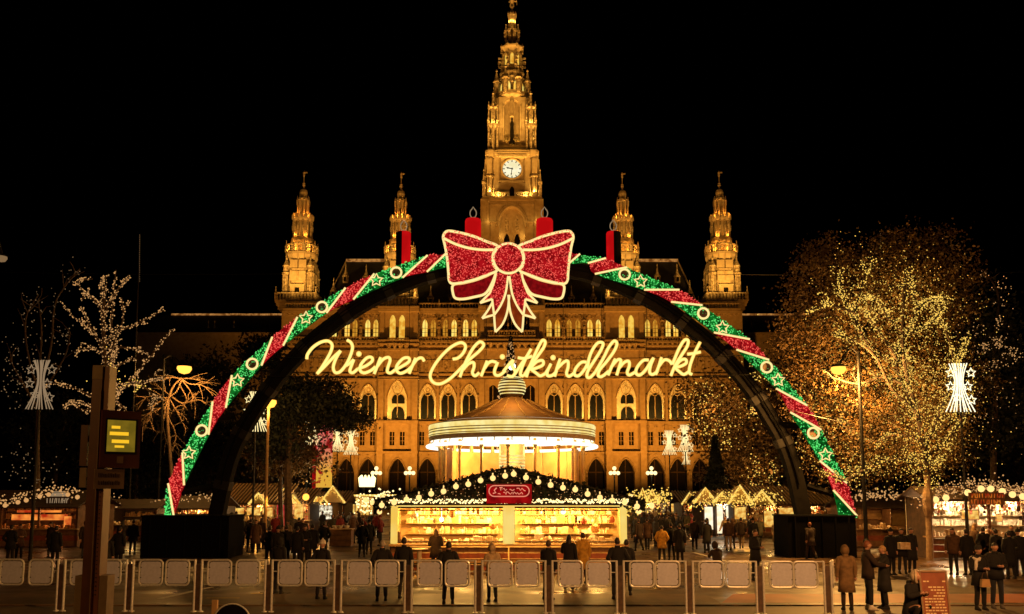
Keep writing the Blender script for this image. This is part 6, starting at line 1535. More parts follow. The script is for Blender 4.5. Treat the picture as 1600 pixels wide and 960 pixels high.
street_lamp("short lamp column with lamplit orange shaft behind the left arch leg", 420, 630, 50, None, 320, r=.46, polem='wood_pale')  # pale timber stands in for lamplight on the shaft
street_lamp("dim greenish lamp cut by the left picture edge", 2, 404, 30, -20, 15, 'bulb_faint', .2)
for (u, lab) in ((588, "three globe lantern left of the second arcade gate"), (640, "three globe lantern between the left gates and the carousel"), (960, "three globe lantern right of the carousel"), (1018, "three globe lantern before the right arcade end")):
    Y = 125; c = P(u, 741, Y); t = thing("globe_lantern", lab, "lantern", (c.x, Y, 0), "three globe lanterns of the square")
    b = MB(); b.lathe(c.x, Y, [(.3, 0), (.28, .8), (.14, 1), (.1, c.z)], 8); b.tube([(c.x - .55, Y, c.z + .1), (c.x, Y, c.z - .2), (c.x + .55, Y, c.z + .1)], .06, 5); b.build("pole", 'iron', t)
    for dx, dz in ((-.55, .15), (0, .2), (.55, .15), (0, .85)): b = MB(); b.ball((c.x + dx, Y, c.z + dz), .3, 10, 6); b.smooth = True; b.build("globe", 'bulb', t)
    lamp("lantern_light", 'POINT', (c.x, Y - .6, c.z + .1), 160, (1, .7, .3), None, .3, parent=t)
# thin masts and overhead wires
for (u, v0, v1, Y, lab, m) in ((219, 368, 440, 60, "thin tall mast with faint lights rising behind the left bare tree", 'angel_dim'), (1375, 366, 430, 62, "thin tall mast rising out of the plane tree crown", 'angel_dim')):
    a, c = P(u, v1, Y), P(u, v0, Y); t = thing("mast", lab, "mast", (a.x, Y, 0), "thin masts"); MB().cyl((a.x, Y, 0), c, .07, .04, 6).build("pole", 'iron', t)
    b = MB()
    for k in range(22): b.octa(a.lerp(c, k/21) + Vector((0, -.09, 0)), .035)
    b.build("mast_light", 'bulb_faint', t, 'stuff')
wr = thing("overhead_wire", "thin tram wires crossing above the square on both sides", "wire", (0, 45, 0))
for (u0, v0, u1, v1, Y) in ((-40, 424, 445, 428, 45), (1120, 429, 1640, 424, 45), (1480, 589, 1640, 590, 44), (1230, 640, 1480, 690, 40)):
    p, q = P(u0, v0, Y), P(u1, v1, Y); MB().tube([p.lerp(q, k/12) + Vector((0, 0, -.1*(1-(k/6-1)**2))) for k in range(13)], .014, 4).build("wire", 'iron', wr)
# tall banner column
a, c = P(496, 655, 82), P(518, 762, 82)
t = thing("banner_column", "tall backlit banner with red pattern running from pink to yellow, beside the star poles", "banner", ((a.x+c.x)/2, 82, 0))
bm_ = bpy.data.materials.new("printed_banner"); bm_.use_nodes = True; n_ = bm_.node_tree.nodes; l_ = bm_.node_tree.links; n_.remove(n_["Principled BSDF"])
e_ = n_.new("ShaderNodeEmission"); tc_ = n_.new("ShaderNodeTexCoord"); sx_ = n_.new("ShaderNodeSeparateXYZ"); rp_ = n_.new("ShaderNodeValToRGB"); nz_ = n_.new("ShaderNodeTexNoise"); nz_.inputs["Scale"].default_value = 1.1; nz_.inputs["Detail"].default_value = 4
rp_.color_ramp.elements[0].color = (*lin(235, 175, 60), 1); rp_.color_ramp.elements[1].color = (*lin(225, 110, 95), 1); rp_.color_ramp.elements[0].position = .2; rp_.color_ramp.elements[1].position = .6
r2_ = n_.new("ShaderNodeValToRGB"); r2_.color_ramp.elements[0].position = .54; r2_.color_ramp.elements[1].position = .58
mx_ = n_.new("ShaderNodeMix"); mx_.data_type = 'RGBA'; mx_.inputs[7].default_value = (*lin(150, 26, 24), 1)
l_.new(tc_.outputs["Generated"], sx_.inputs[0]); l_.new(sx_.outputs["Z"], rp_.inputs[0]); l_.new(tc_.outputs["Object"], nz_.inputs["Vector"]); l_.new(nz_.outputs["Fac"], r2_.inputs[0]); l_.new(r2_.outputs[0], mx_.inputs[0]); l_.new(rp_.outputs[0], mx_.inputs[6]); l_.new(mx_.outputs[2], e_.inputs[0]); l_.new(e_.outputs[0], n_["Material Output"].inputs[0]); e_.inputs[1].default_value = .9
bm_.cycles.emission_sampling = 'NONE'
MB().box(a.x, c.x, 82, 82.12, c.z, a.z).build("banner", bm_, t); MB().box(a.x - .45, a.x - .02, 82, 82.3, c.z - 1, a.z).build("side_flag", 'red_glow', t)
MB().cyl((a.x - .5, 82.1, 0), (a.x - .5, 82.1, a.z + .4), .08).cyl((a.x - .5, 82.1, a.z + .1), (c.x, 82.1, a.z + .1), .05).build("pole", 'iron', t)
# ------------------------------------------------------------------ barriers along the kerb
def fenceY(u): return 23.35 - (u + 20)/1320*0.75
posts = [-14, 96, 203, 310, 420, 528, 638, 748, 857.5, 969, 1077, 1187, 1293]
ZB = -0.03
bar_lab = ["left edge barrier before the stall with orange heat strips", "barrier whose panels flank the stop pylon's foot", "barrier right of the stop pylon before the black ballast box", "barrier behind the round dark disc at the bottom left", "barrier before the group of dark standing visitors left of the kiosk", "barrier left of the man facing the kiosk's left corner", "barrier under the kiosk's left window", "barrier under the kiosk's centre post", "barrier under the kiosk's right window", "barrier before the yellow jacket visitor", "barrier before the white lit stall", "rightmost full barrier before the right ballast box"]
for i in range(12):
    ua, ub = posts[i], posts[i+1]; Ya, Yb = fenceY(ua), fenceY(ub); xa, xb = XU(ua, Ya, 1), XU(ub, Yb, 1); Ym = (Ya+Yb)/2
    t = thing("barrier", "grey two panel barrier: " + bar_lab[i], "barrier", ((xa+xb)/2, Ym, ZB), "two panel barriers along the kerb")
    zt_ = zv(877, 22.8)
    L = Vector((xb - xa, Yb - Ya, 0)); ux = L.normalized(); LL = L.length; O = Vector((xa, Ya, 0))
    at = lambda s, z, o=0: O + ux*s + Vector((ux.y*o*-1, -abs(ux.x)*o, z))
    for s in (-.095, .095):
        MB().cyl(at(s, ZB, 0), at(s, zt_ + .015, 0), .033, .033, 10).build("post", 'steel', t)
    MB().add([at(-.06, ZB + .05, .012), at(.06, ZB + .05, .012), at(.06, zt_ - .12, .012), at(-.06, zt_ - .12, .012), at(-.06, ZB + .05, -.012), at(.06, ZB + .05, -.012), at(.06, zt_ - .12, -.012), at(-.06, zt_ - .12, -.012)], [(0,1,2,3),(7,6,5,4),(0,4,5,1),(1,5,6,2),(2,6,7,3),(3,7,4,0)]).build("post_strip", 'iron_brown', t)
    for s in (-.095, .095): MB().cyl(at(s, ZB, 0), at(s, ZB + .02, 0), .08, .07, 10).build("foot_plate", 'steel', t)
    pz0 = zv(917, 22.8); r = .11
    for (s0, s1, tie) in ((.26, .905, .095), (LL - .905, LL - .26, LL - .095)):
        pts = []
        for (cs_, cz, a0) in ((s1 - r, zt_ - r, 90), (s1 - r, pz0 + r, 0), (s0 + r, pz0 + r, -90), (s0 + r, zt_ - r, 180)):
            for k in range(5):
                a = radians(a0 - 90*k/4); pts.append(at(cs_ + r*cos(a), cz + r*sin(a), 0))
        MB().tube(pts, .027, 8, True).build("panel_frame", 'steel', t)
        MB().cyl(at(min(tie, s0 + r), zt_, 0), at(max(tie, s0 + r) if tie < s0 else max(tie, s1 - r), zt_, 0), .02, .02, 7).build("top_rail", 'steel', t) if tie < s0 else MB().cyl(at(s1 - r, zt_, 0), at(tie, zt_, 0), .02, .02, 7).build("top_rail", 'steel', t)
        q = []; g = .045; r2 = .08
        for (cs_, cz, a0) in ((s1 - g - r2, zt_ - g - r2, 90), (s1 - g - r2, pz0 + g + r2, 0), (s0 + g + r2, pz0 + g + r2, -90), (s0 + g + r2, zt_ - g - r2, 180)):
            for k in range(4):
                a = radians(a0 - 90*k/3); q.append((cs_ + r2*cos(a), cz + r2*sin(a)))
        n = len(q); b = MB(); b.add([at(s, z, .012) for s, z in q] + [at(s, z, -.012) for s, z in q], [tuple(range(n-1, -1, -1)), tuple(range(n, 2*n))] + [(k, (k+1)%n, n+(k+1)%n, n+k) for k in range(n)]); pn_ = b.build("infill_panel", 'panel', t)
        for (s, z) in ((s0 + .05, pz0 + .2), (s0 + .05, zt_ - .2), (s1 - .05, pz0 + .2), (s1 - .05, zt_ - .2)): MB().cyl(at(s - .02, z), at(s + .02, z), .018, .018, 5).build("panel_clip", 'iron', pn_)
        if tie < s0: MB().cyl(at(tie + .03, zt_ - .3, 0), at(s0, zt_ - .3, 0), .014, .014, 6).build("side_tie", 'steel', t)
        else: MB().cyl(at(s1, zt_ - .3, 0), at(tie - .03, zt_ - .3, 0), .014, .014, 6).build("side_tie", 'steel', t)
# turned end wing
Y = fenceY(1293); x = XU(1293, Y, 1); t = thing("barrier_end", "turned end wing of the barrier line beside the visitor in the long tan coat", "barrier", (x, Y, ZB))
zt_ = zv(877, 22.8); pz0 = zv(917, 22.8)
for s in (-.095, .095): MB().cyl((x + s, Y, ZB), (x + s, Y, zt_ + .015), .033, .033, 10).build("post", 'steel', t)
MB().box(x - .06, x + .06, Y - .012, Y + .012, ZB + .05, zt_ - .12).build("post_strip", 'iron_brown', t)
e0, e1 = Vector((x + .17, Y + .05, 0)), Vector((x + .38, Y + .62, 0)); w_ = lambda f, z: e0.lerp(e1, f) + Vector((0, 0, z))
MB().tube([w_(0, zt_), w_(.9, zt_), w_(1, zt_ - .1), w_(1, pz0 + .1), w_(.9, pz0), w_(.1, pz0), w_(0, pz0 + .1), w_(0, zt_ - .1)], .022, 7, True).build("panel_frame", 'steel', t)
MB().add([w_(.08, pz0 + .05), w_(.92, pz0 + .05), w_(.92, zt_ - .05), w_(.08, zt_ - .05)], [(0,1,2,3)]).build("infill_panel", 'panel', t)

# ------------------------------------------------------------------ tram stop pylon in the left foreground
YP = 10.0
bx_ = XU(137, YP, 1.8)
t = thing("stop_pylon", "tall rust red tram stop pylon with yellow lit display and pale name plate, left foreground", "stop pylon", (bx_, YP, ZB))
zt_ = zv(571, YP)
MB().box(bx_ - .09, bx_ + .03, YP, YP + .22, ZB, zt_ - .17).build("column", 'pylon', t); MB().box(bx_ + .034, bx_ + .105, YP + .02, YP + .2, ZB, zt_ - .01).build("column_flange", mat("orange_enamel", (.22, .07, .025), (.17, .052, .02), 6, .45), t)
MB().box(bx_ - .092, bx_ + .031, YP - .004, YP + .22, zt_ - .168, zt_).build("column_cap", 'pylon_pale', t)
MB().box(bx_ + .02, bx_ + .028, YP - .012, YP - .001, ZB + .3, zt_ - .3).build("column_trim", 'pylon_pale', t)
b = MB()
for k in range(30): b.cyl((bx_ + .068, YP + .012, 2.0 + k*.05), (bx_ + .068, YP + .02, 2.0 + k*.05), .008, .008, 6)
b.build("rivet", 'iron', t, 'stuff')
ya = radians(38); dx, dy = cos(ya), sin(ya)
def slab(u, v0, v1, w, d, nm, m, th=.14, parent=t, off=0.0, zpad=0, u1=None):
    o = P(u, v0, YP - .02); z1, z0 = o.z, zv(v1, YP - .02); p = Vector((o.x, YP - .06, 0)); a = Vector((dx, dy, 0)); nrm = Vector((dy, -dx, 0))
    q = [p + nrm*off, p + nrm*off + a*w, p + nrm*(off - th) + a*w, p + nrm*(off - th)]
    return MB().add([(c.x, c.y, z0) for c in q] + [(c.x, c.y, z1) for c in q], [(0,3,2,1),(4,5,6,7),(0,1,5,4),(1,2,6,5),(2,3,7,6),(3,0,4,7)]).build(nm, m, parent), p, a, nrm, z0, z1
hs, p, a, nrm, z0, z1 = slab(163, 641, 731, .44, .14, "display_housing", 'pylon')
for c in (0,):
    def face(s0, s1, f0, f1, off, nm, m, par):
        zz0, zz1 = z0 + (z1-z0)*f0, z0 + (z1-z0)*f1; q0 = p + a*(.44*s0) + nrm*off; q1 = p + a*(.44*s1) + nrm*off; r0 = q0 - nrm*.012; r1 = q1 - nrm*.012
        return MB().add([(q0.x,q0.y,zz0),(q1.x,q1.y,zz0),(q1.x,q1.y,zz1),(q0.x,q0.y,zz1),(r0.x,r0.y,zz0),(r1.x,r1.y,zz0),(r1.x,r1.y,zz1),(r0.x,r0.y,zz1)], [(0,1,2,3),(7,6,5,4),(0,4,5,1),(1,5,6,2),(2,6,7,3),(3,7,4,0)]).build(nm, m, par)
    face(.10, .92, .24, .86, .006, "screen_bezel", 'iron', hs); face(.14, .86, .28, .83, .014, "screen", 'screen', hs)
    for (s0, s1, f0, f1) in ((.24, .46, .68, .73), (.2, .68, .565, .625), (.26, .70, .43, .49), (.34, .58, .35, .39)):
        face(s0, s1, f0, f1, .02, "text_line", 'screen_text', hs)
    face(.42, .58, .08, .2, .008, "maker_mark", 'pylon_pale', hs)
pl, p, a, nrm, z0, z1 = slab(151, 733, 764, .33, .02, "name_plate", 'pylon_pale', .03, t, .0)
rs = random.Random(3)
for f in (.66, .28):
    s = .12
    while s < .82:
        w = rs.uniform(.025, .05); q0, q1 = p + a*(.33*s) + nrm*.004, p + a*(.33*(s + w)) + nrm*.004; zc0 = z0 + (z1-z0)*f; hh = (z1-z0)*rs.choice((.09, .09, .13))
        MB().add([(q0.x,q0.y,zc0 - (z1-z0)*.09),(q1.x,q1.y,zc0 - (z1-z0)*.09),(q1.x,q1.y,zc0+hh),(q0.x,q0.y,zc0+hh)], [(0,1,2,3)]).build("plate_letter", 'wood_dark', pl); s += w + .02
MB().box(bx_ - .21, bx_ - .125, YP + .03, YP + .3, zv(728, YP), zv(664, YP)).build("side_case", 'pylon', t); MB().box(bx_ - .2, bx_ - .12, YP + .03, YP + .1, zv(762, YP), zv(731, YP)).build("side_plate", 'pylon_pale', t)
MB().box(bx_ - .125, bx_ - .09, YP + .08, YP + .12, zv(690, YP), zv(680, YP)).box(bx_ - .12, bx_ - .09, YP + .05, YP + .08, zv(750, YP), zv(745, YP)).build("bracket", 'iron', t)
MB().box(bx_ - .18, bx_ - .1, YP + .02, YP + .2, ZB, zv(900, YP)).build("base_panel", 'pylon_pale', t); MB().box(bx_ + .11, bx_ + .205, YP + .02, YP + .2, ZB, zv(900, YP)).build("base_panel", 'pylon_pale', t)
# round disc sign at the bottom edge
c = P(362, 974, 13); t = thing("round_sign", "round dark sign disc with a thin bright rim at the bottom edge, left", "sign", (c.x, 13, ZB))
MB().cyl((c.x, 13.05, ZB), (c.x, 13.05, c.z + .1), .03, .03, 8).build("pole", 'steel', t)
b = MB(); b.cyl((c.x, 13, c.z), (c.x, 13.02, c.z), .285, .285, 32); b.build("disc", 'beam', t); MB().tube([(c.x + .29*cos(2*pi*k/32), 13, c.z + .29*sin(2*pi*k/32)) for k in range(32)], .012, 6, True).build("rim", 'steel', t)
x = XU(333, 13, 1); MB().box(x - .04, x + .04, 13, 13.06, ZB, zv(938, 13)).build("side_post", 'wood_pale', t)
# menu board stand in the right foreground
YM = 20.4
a, c = P(1436, 893, YM), P(1481, 962, YM)
t = thing("menu_stand", "red brown folding menu board with pale chalk lines before the plane tree trunk", "menu board", ((a.x+c.x)/2, YM, ZB))
x0, x1, zt_ = a.x, c.x, a.z
def tilt(z): return YM + (zt_ - z)*-.10
b = MB(); b.add([(x0, tilt(ZB), ZB), (x1, tilt(ZB), ZB), (x1, YM, zt_), (x0, YM, zt_), (x0, tilt(ZB)+.04, ZB), (x1, tilt(ZB)+.04, ZB), (x1, YM+.04, zt_), (x0, YM+.04, zt_)], [(0,1,2,3),(7,6,5,4),(0,4,5,1),(1,5,6,2),(2,6,7,3),(3,7,4,0)]); b.build("front_board", mat("menu_board_red", (.25, .075, .035), (.18, .05, .024), 4, .5), t)
for s in (x0, x1): MB().tube([(s, tilt(ZB) - .01, ZB), (s, YM - .01, zt_)], .025, 6).build("board_frame", 'pylon_pale', t)
MB().tube([(x0, YM - .01, zt_), (x1, YM - .01, zt_)], .028, 6).build("board_frame", 'pylon_pale', t)
MB().add([(x0, YM + .05, zt_ - .02), (x1, YM + .05, zt_ - .02), (x1, YM + .55, ZB), (x0, YM + .55, ZB)], [(0,1,2,3)]).build("rear_board", 'wood_dark', t)
for k in range(13):
    z = zt_ - .25 - k*.068; b = MB(); s = x0 + .07
    if k == 1: continue
    while s < x1 - .1:
        w = rs.uniform(.03, .1)
        if rs.random() < .78: b.add([(s, tilt(z) - .006, z), (s + w, tilt(z) - .006, z), (s + w, tilt(z) - .006, z + .03), (s, tilt(z) - .006, z + .03)], [(0,1,2,3)])
        s += w + .02
    if b.v: b.build("chalk_line", 'cream', t)
# wooden serving stand, pedestal
a, c = P(515, 829, 50), P(548, 856, 50); t = thing("serving_stand", "brown wooden serving stand with pale bowls left of the kiosk", "stand", ((a.x+c.x)/2, 50, 0))
for k in range(3): MB().box(a.x, c.x, 50, 50.9, .04 + k*.32, .34 + k*.32).build("board", 'wood', t)
MB().box(a.x - .06, c.x + .06, 49.9, 51, 1.0, 1.06).build("top", 'wood_pale', t)
for f in (.2, .45, .75): x = a.x + (c.x-a.x)*f; tag(MB().lathe(x, 50.3, [(.08, 1.06), (.17, 1.2), (.17, 1.24), (.1, 1.12)], 10).build("bowl", 'goods_white'), ("pale bowl at the left end of the wooden serving stand" if f < .3 else "pale bowl in the middle of the wooden serving stand" if f < .6 else "pale bowl at the right end of the wooden serving stand"), "bowl", "bowls on the serving stand")
t = thing("pedestal_table", "cream pedestal table before the kiosk's left window", "table", (XU(655, 32, .5), 32, 0)); x = XU(655, 32, .5)
MB().lathe(x, 32, [(.26, 0), (.24, .05), (.09, .1), (.085, 1.05)], 12).build("pedestal", 'cream', t); MB().lathe(x, 32, [(.33, 1.051), (.34, 1.07), (.33, 1.09)], 16).build("table_top", 'cream', t)

# ------------------------------------------------------------------ people
def skin_mesh(v, e, r, sub=1):
    me = bpy.data.meshes.new("tmp"); me.from_pydata(v, e, []); o = bpy.data.objects.new("tmp", me); COL.objects.link(o)
    o.modifiers.new("s", 'SKIN'); 
    if sub: sm = o.modifiers.new("u", 'SUBSURF'); sm.levels = sub
    if not me.skin_vertices:
        me.attributes.update() if hasattr(me.attributes, "update") else None
        bpy.context.view_layer.objects.active = o
    if not me.skin_vertices:
        bm = bmesh.new(); bm.from_mesh(me); bm.verts.layers.skin.verify(); bm.to_mesh(me); bm.free()
    for i, d in enumerate(me.skin_vertices[0].data):
        d.radius = r[i] if isinstance(r[i], tuple) else (r[i], r[i]); d.use_root = (i == 0)
    dg = bpy.context.evaluated_depsgraph_get(); ev = o.evaluated_get(dg); m2 = ev.to_mesh()
    out = ([tuple(x.co) for x in m2.vertices], [tuple(p.vertices) for p in m2.polygons]); ev.to_mesh_clear()
    bpy.data.objects.remove(o); bpy.data.meshes.remove(me); return out
import bmesh
V = Vector
def loft(b, rings, n=12):
    vs = []
    for (c, rx, ry) in rings:
        for k in range(n): vs.append((c[0] + rx*cos(2*pi*k/n), c[1] + ry*sin(2*pi*k/n), c[2]))
    m = len(rings)
    return b.add(vs, [(j*n+k, j*n+(k+1)%n, (j+1)*n+(k+1)%n, (j+1)*n+k) for j in range(m-1) for k in range(n)] + [tuple(range(n-1,-1,-1)), tuple(range((m-1)*n, m*n))])
POSE = {
 'stand':   dict(arm=[((.245,.03,1.17),(.25,-.03,.92)), ((-.245,.03,1.17),(-.25,-.03,.92))], leg=[((.1,-.01,.5),(.11,.02,.08)), ((-.1,-.01,.5),(-.11,.02,.08))]),
 'pockets': dict(arm=[((.30,.09,1.18),(.2,-.06,1.0)), ((-.30,.09,1.18),(-.2,-.06,1.0))], leg=[((.11,-.02,.5),(.13,.03,.08)), ((-.1,0,.5),(-.12,.02,.08))]),
 'phone':   dict(arm=[((.25,-.02,1.17),(.07,-.27,1.17)), ((-.25,-.02,1.17),(-.07,-.27,1.17))], leg=[((.1,-.02,.5),(.11,.02,.08)), ((-.1,-.01,.5),(-.12,.03,.08))]),
 'walk':    dict(arm=[((.24,.12,1.18),(.25,.1,.93)), ((-.24,-.06,1.17),(-.24,-.22,.97))], leg=[((.09,-.16,.52),(.09,-.22,.10)), ((-.09,.08,.5),(-.09,.34,.16))]),
 'reach':   dict(arm=[((.26,-.1,1.2),(.12,-.3,1.38)), ((-.245,.03,1.17),(-.25,-.03,.92))], leg=[((.11,-.02,.5),(.14,.03,.08)), ((-.1,0,.5),(-.12,.02,.08))]),
 'hug':     dict(arm=[((.27,-.2,1.25),(.2,-.42,1.3)), ((-.27,-.16,1.2),(-.12,-.4,1.15))], leg=[((.1,-.02,.5),(.11,.02,.08)), ((-.1,-.03,.5),(-.12,-.02,.08))]),
 'squat':   dict(arm=[((.27,-.18,.72),(.1,-.34,.78)), ((-.27,-.18,.72),(-.1,-.34,.78))], leg=[((.2,-.38,.52),(.16,-.12,.08)), ((-.2,-.38,.52),(-.16,-.12,.08))], drop=.52, lean=-.10),
}
def make_person(pose, coat='jacket', head='short'):
    ps = POSE[pose]; dz = -ps.get('drop', 0); ly = ps.get('lean', 0); r = bpy.data.objects.new("person", None); COL.objects.link(r); r.empty_display_size = .2; r['category'] = "person"
    up = lambda x, y, z: (x, y + ly*max(0, (z - .95))/.5, z + dz)
    hipz = .95 + dz
    # body: one skinned figure (trunk, neck, arms, legs) with head and hands grown on
    v = [(0, 0, hipz), up(0, 0, 1.12), up(0, 0, 1.34), up(0, .01, 1.47), up(0, 0, 1.55), up(0, -.01, 1.6)]; rad = [(.13,.10), (.12,.09), (.145,.1), (.075,.07), (.05,.05), (.055,.06)]; e = [(0,1),(1,2),(2,3),(3,4),(4,5)]
    for s, (el, wr) in zip((1, -1), ps['arm']):
        i = len(v); v += [up(s*.17, .01, 1.42), el if dz else el, wr]; rad += [.055, .042, .03]; e += [(2, i), (i, i+1), (i+1, i+2)]
    for s, (kn, an) in zip((1, -1), ps['leg']):
        i = len(v); v += [(s*.09, 0, hipz - .05), kn, an]; rad += [.082, .055, .038]; e += [(0, i), (i, i+1), (i+1, i+2)]
    b = MB(); b.add(*skin_mesh(v, e, rad))
    hc = V(up(0, -.02, 1.665)); n, m = 14, 10; hv = []
    for j in range(m+1):
        ph = -pi/2 + pi*j/m
        for k in range(n):
            a = 2*pi*k/n; rx, ry = .077, .095; x, y, z = rx*cos(ph)*cos(a), ry*cos(ph)*sin(a), .118*sin(ph)
            if z < -.03: f = 1 - .35*(-z - .03)/.09; x *= f; y = y*f - .012*(1-f)*2
            front = max(0, -sin(a))
            if front > .97 and -.035 < z < .01: y -= .026
            if front > .8 and z > .0 and z < .03 and front < .97: y += .006
            hv.append((hc.x + x, hc.y + y, hc.z + z))
    b.add(hv, [(j*n+k, j*n+(k+1)%n, (j+1)*n+(k+1)%n, (j+1)*n+k) for j in range(m) for k in range(n)])
    for s in (-1, 1): b.ball((hc.x + s*.079, hc.y + .01, hc.z - .005), .02, 6, 4, 1.5)
    for s, (el, wr) in zip((1, -1), ps['arm']):
        w = V(wr); d = (w - V(el)).normalized(); side = d.cross(V((0,0,1))); side = side.normalized() if side.length > .2 else V((1,0,0)); nn = side.cross(d)
        b.tube([w - d*.01, w + d*.04, w + d*.085], 0, 6, False, [.026, .04, .034])
        for k in range(4):
            o = (k - 1.5)*.018; L = (.062, .075, .072, .055)[k]; p0 = w + d*.08 + side*o; b.tube([p0, p0 + d*L*.5 + nn*-.006*s, p0 + d*L*.85 - nn*.022*s], 0, 5, False, [.0095, .009, .007])
        p0 = w + d*.03 + side*.034; b.tube([p0, p0 + d*.03 + side*.022, p0 + d*.06 + side*.024 - nn*.01*s], 0, 5, False, [.012, .010, .008])
    b.smooth = True; body = b.build("body", 'skin', r)
    for s in (-1, 1): MB().octa((hc.x + s*.03, hc.y - .09, hc.z + .012), .009).build("eye", 'black', body)
    MB().box(hc.x - .022, hc.x + .022, hc.y - .088, hc.y - .08, hc.z - .058, hc.z - .05).build("mouth", 'red_paint', body)
    # coat
    b = MB(); hem = {'jacket': .80, 'long': .50, 'mid': .68}[coat] + (dz if dz else 0)
    rg = [(up(0, 0, 1.5), .07, .07), (up(0, .01, 1.46), .155, .10), (up(0, .01, 1.4), .215, .125), (up(0, .01, 1.28), .215, .145), (up(0, .0, 1.12), .19, .14), ((0, 0, hipz + .02), .205, .155), ((0, 0, max(hem, .2)), .215 if coat == 'jacket' else .25, .165 if coat == 'jacket' else .2), ((0, 0, max(hem, .2) + .02), .17, .13)]
    if pose == 'walk': rg[6:] = [((0, .05, hem), .22, .30 if coat != 'long' else .38), ((0, .05, hem + .02), .17, .26)]
    if coat == 'long': rg.insert(6, ((0, 0, .72 + dz), .225, .18))
    loft(b, rg, 14)
    sv, se, sr = [], [], []
    for s, (el, wr) in zip((1, -1), ps['arm']):
        sh = V(up(s*.18, .01, 1.43)); w = V(wr); el = V(el); b.tube(crom([up(s*.10, .01, 1.43), sh, sh.lerp(el, .5), el, el.lerp(w, .6), w], 3), 0, 9, False, [(.085 + (.052-.085)*k/15) for k in range(16)])
    b.lathe(*up(0, 0, 0)[:2], [(.075, 1.46 + dz), (.085, 1.53 + dz), (.072, 1.56 + dz)], 12)
    b.smooth = True; ct_ = b.build("coat", 'black', r)
    # trousers
    v = [(0, 0, hipz + .02), (0, 0, hipz - .04)]; rad = [(.15,.12), (.15,.12)]; e = [(0,1)]
    for s, (kn, an) in zip((1, -1), ps['leg']):
        i = len(v); v += [(s*.095, 0, hipz - .12), kn, (an[0], an[1], an[2] + .02)]; rad += [.098, .074, .062]; e += [(1, i), (i, i+1), (i+1, i+2)]
    b = MB(); b.add(*skin_mesh(v, e, rad)); b.smooth = True; b.build("trousers", 'black', r)
    for s, (kn, an) in zip((1, -1), ps['leg']):
        a0 = V(an); b = MB(); tip = 0.0; loft(b, [((a0.x, a0.y - .05, a0.z - .08), .048, .125), ((a0.x, a0.y - .05, a0.z - .05), .05, .13), ((a0.x, a0.y - .01, a0.z - .005), .045, .075), ((a0.x, a0.y, a0.z + .05), .04, .045)], 10); b.smooth = True; b.build("shoe", 'wood_dark', r)
    # hair, hat or hood
    b = MB(); hv = []; k0 = 1.07
    long_ = head == 'long'
    for j in range(9):
        ph = -pi/2 + pi*j/8
        for k in range(14):
            a = 2*pi*k/14; x, y, z = .083*cos(ph)*cos(a), .102*cos(ph)*sin(a), .126*sin(ph)
            fr = -sin(a)
            lim = .045 if fr > .3 else (-.02 if fr > -.1 else (-.06))
            if z < lim: z = lim + (z - lim)*.12; x *= .96; y *= .93
            hv.append((hc.x + x, hc.y + y + .008, hc.z + z + .004))
    b.add(hv, [(j*14+k, j*14+(k+1)%14, (j+1)*14+(k+1)%14, (j+1)*14+k) for j in range(8) for k in range(14)])
    if long_: loft(b, [((hc.x, hc.y + .05, hc.z + .02), .085, .06), ((hc.x, hc.y + .07, hc.z - .12), .1, .05), ((hc.x, hc.y + .085, hc.z - .26), .085, .035), ((hc.x, hc.y + .085, hc.z - .33), .04, .02)], 10)
    b.smooth = True
    if head == 'hat':
        b = MB(); b.lathe(hc.x, hc.y + .005, [(.09, hc.z + .03), (.096, hc.z + .05), (.093, hc.z + .09), (.08, hc.z + .13), (.045, hc.z + .155), (.01, hc.z + .16)], 14); b.lathe(hc.x, hc.y + .005, [(.098, hc.z + .02), (.103, hc.z + .04), (.098, hc.z + .06)], 14); b.ball((hc.x, hc.y, hc.z + .175), .03, 8, 5); b.smooth = True; b.build("hat", 'black', r)
    elif head == 'hood':
        b = MB(); rg = []
        for j in range(10):
            a = radians(-35 + 215*j/9); rg.append(V((0, hc.y + .02 - .118*cos(a)*-1*-1, hc.z + .14*sin(a))))
        for j in range(9):
            ph = -pi/2 + pi*j/8
            for k in range(14): pass
        hv = []
        for j in range(10):
            ph = -pi/2*.85 + (pi*.925)*j/9
            for k in range(12):
                a = radians(-40 + 260*k/11); hv.append((hc.x + .112*cos(ph)*cos(a), hc.y + .015 + .125*cos(ph)*sin(a), hc.z + .145*sin(ph)))
        b.add(hv, [(j*12+k, j*12+k+1, (j+1)*12+k+1, (j+1)*12+k) for j in range(9) for k in range(11)])
        b.tube([hv[j*12] for j in range(10)] + [hv[j*12+11] for j in range(9, -1, -1)], .026, 6); b.smooth = True; b.build("hood", 'black', r)
    else: b.build("hair", 'black', r)
    return r
PM = {k: mat("cloth_" + k, c, tuple(x*.6 for x in c), 9, .9) for k, c in dict(black=(.006,.0055,.006), charcoal=(.014,.013,.013), brown=(.10,.05,.025), dark_brown=(.03,.016,.010), tan=(.20,.12,.05), beige=(.46,.33,.18), yellow=(.62,.34,.04), grey=(.11,.10,.09), red=(.22,.02,.02), navy=(.009,.011,.018), white=(.7,.66,.58), denim=(.04,.045,.06), fur=(.62,.52,.38), olive=(.06,.055,.03)).items()}
HAIR = {k: mat("hair_" + k, c, tuple(x*.6 for x in c), 14, .6) for k, c in dict(dark=(.015,.01,.008), brown=(.06,.03,.015), blond=(.42,.26,.10), grey=(.4,.36,.3), red=(.22,.07,.03)).items()}
PROTO = {}
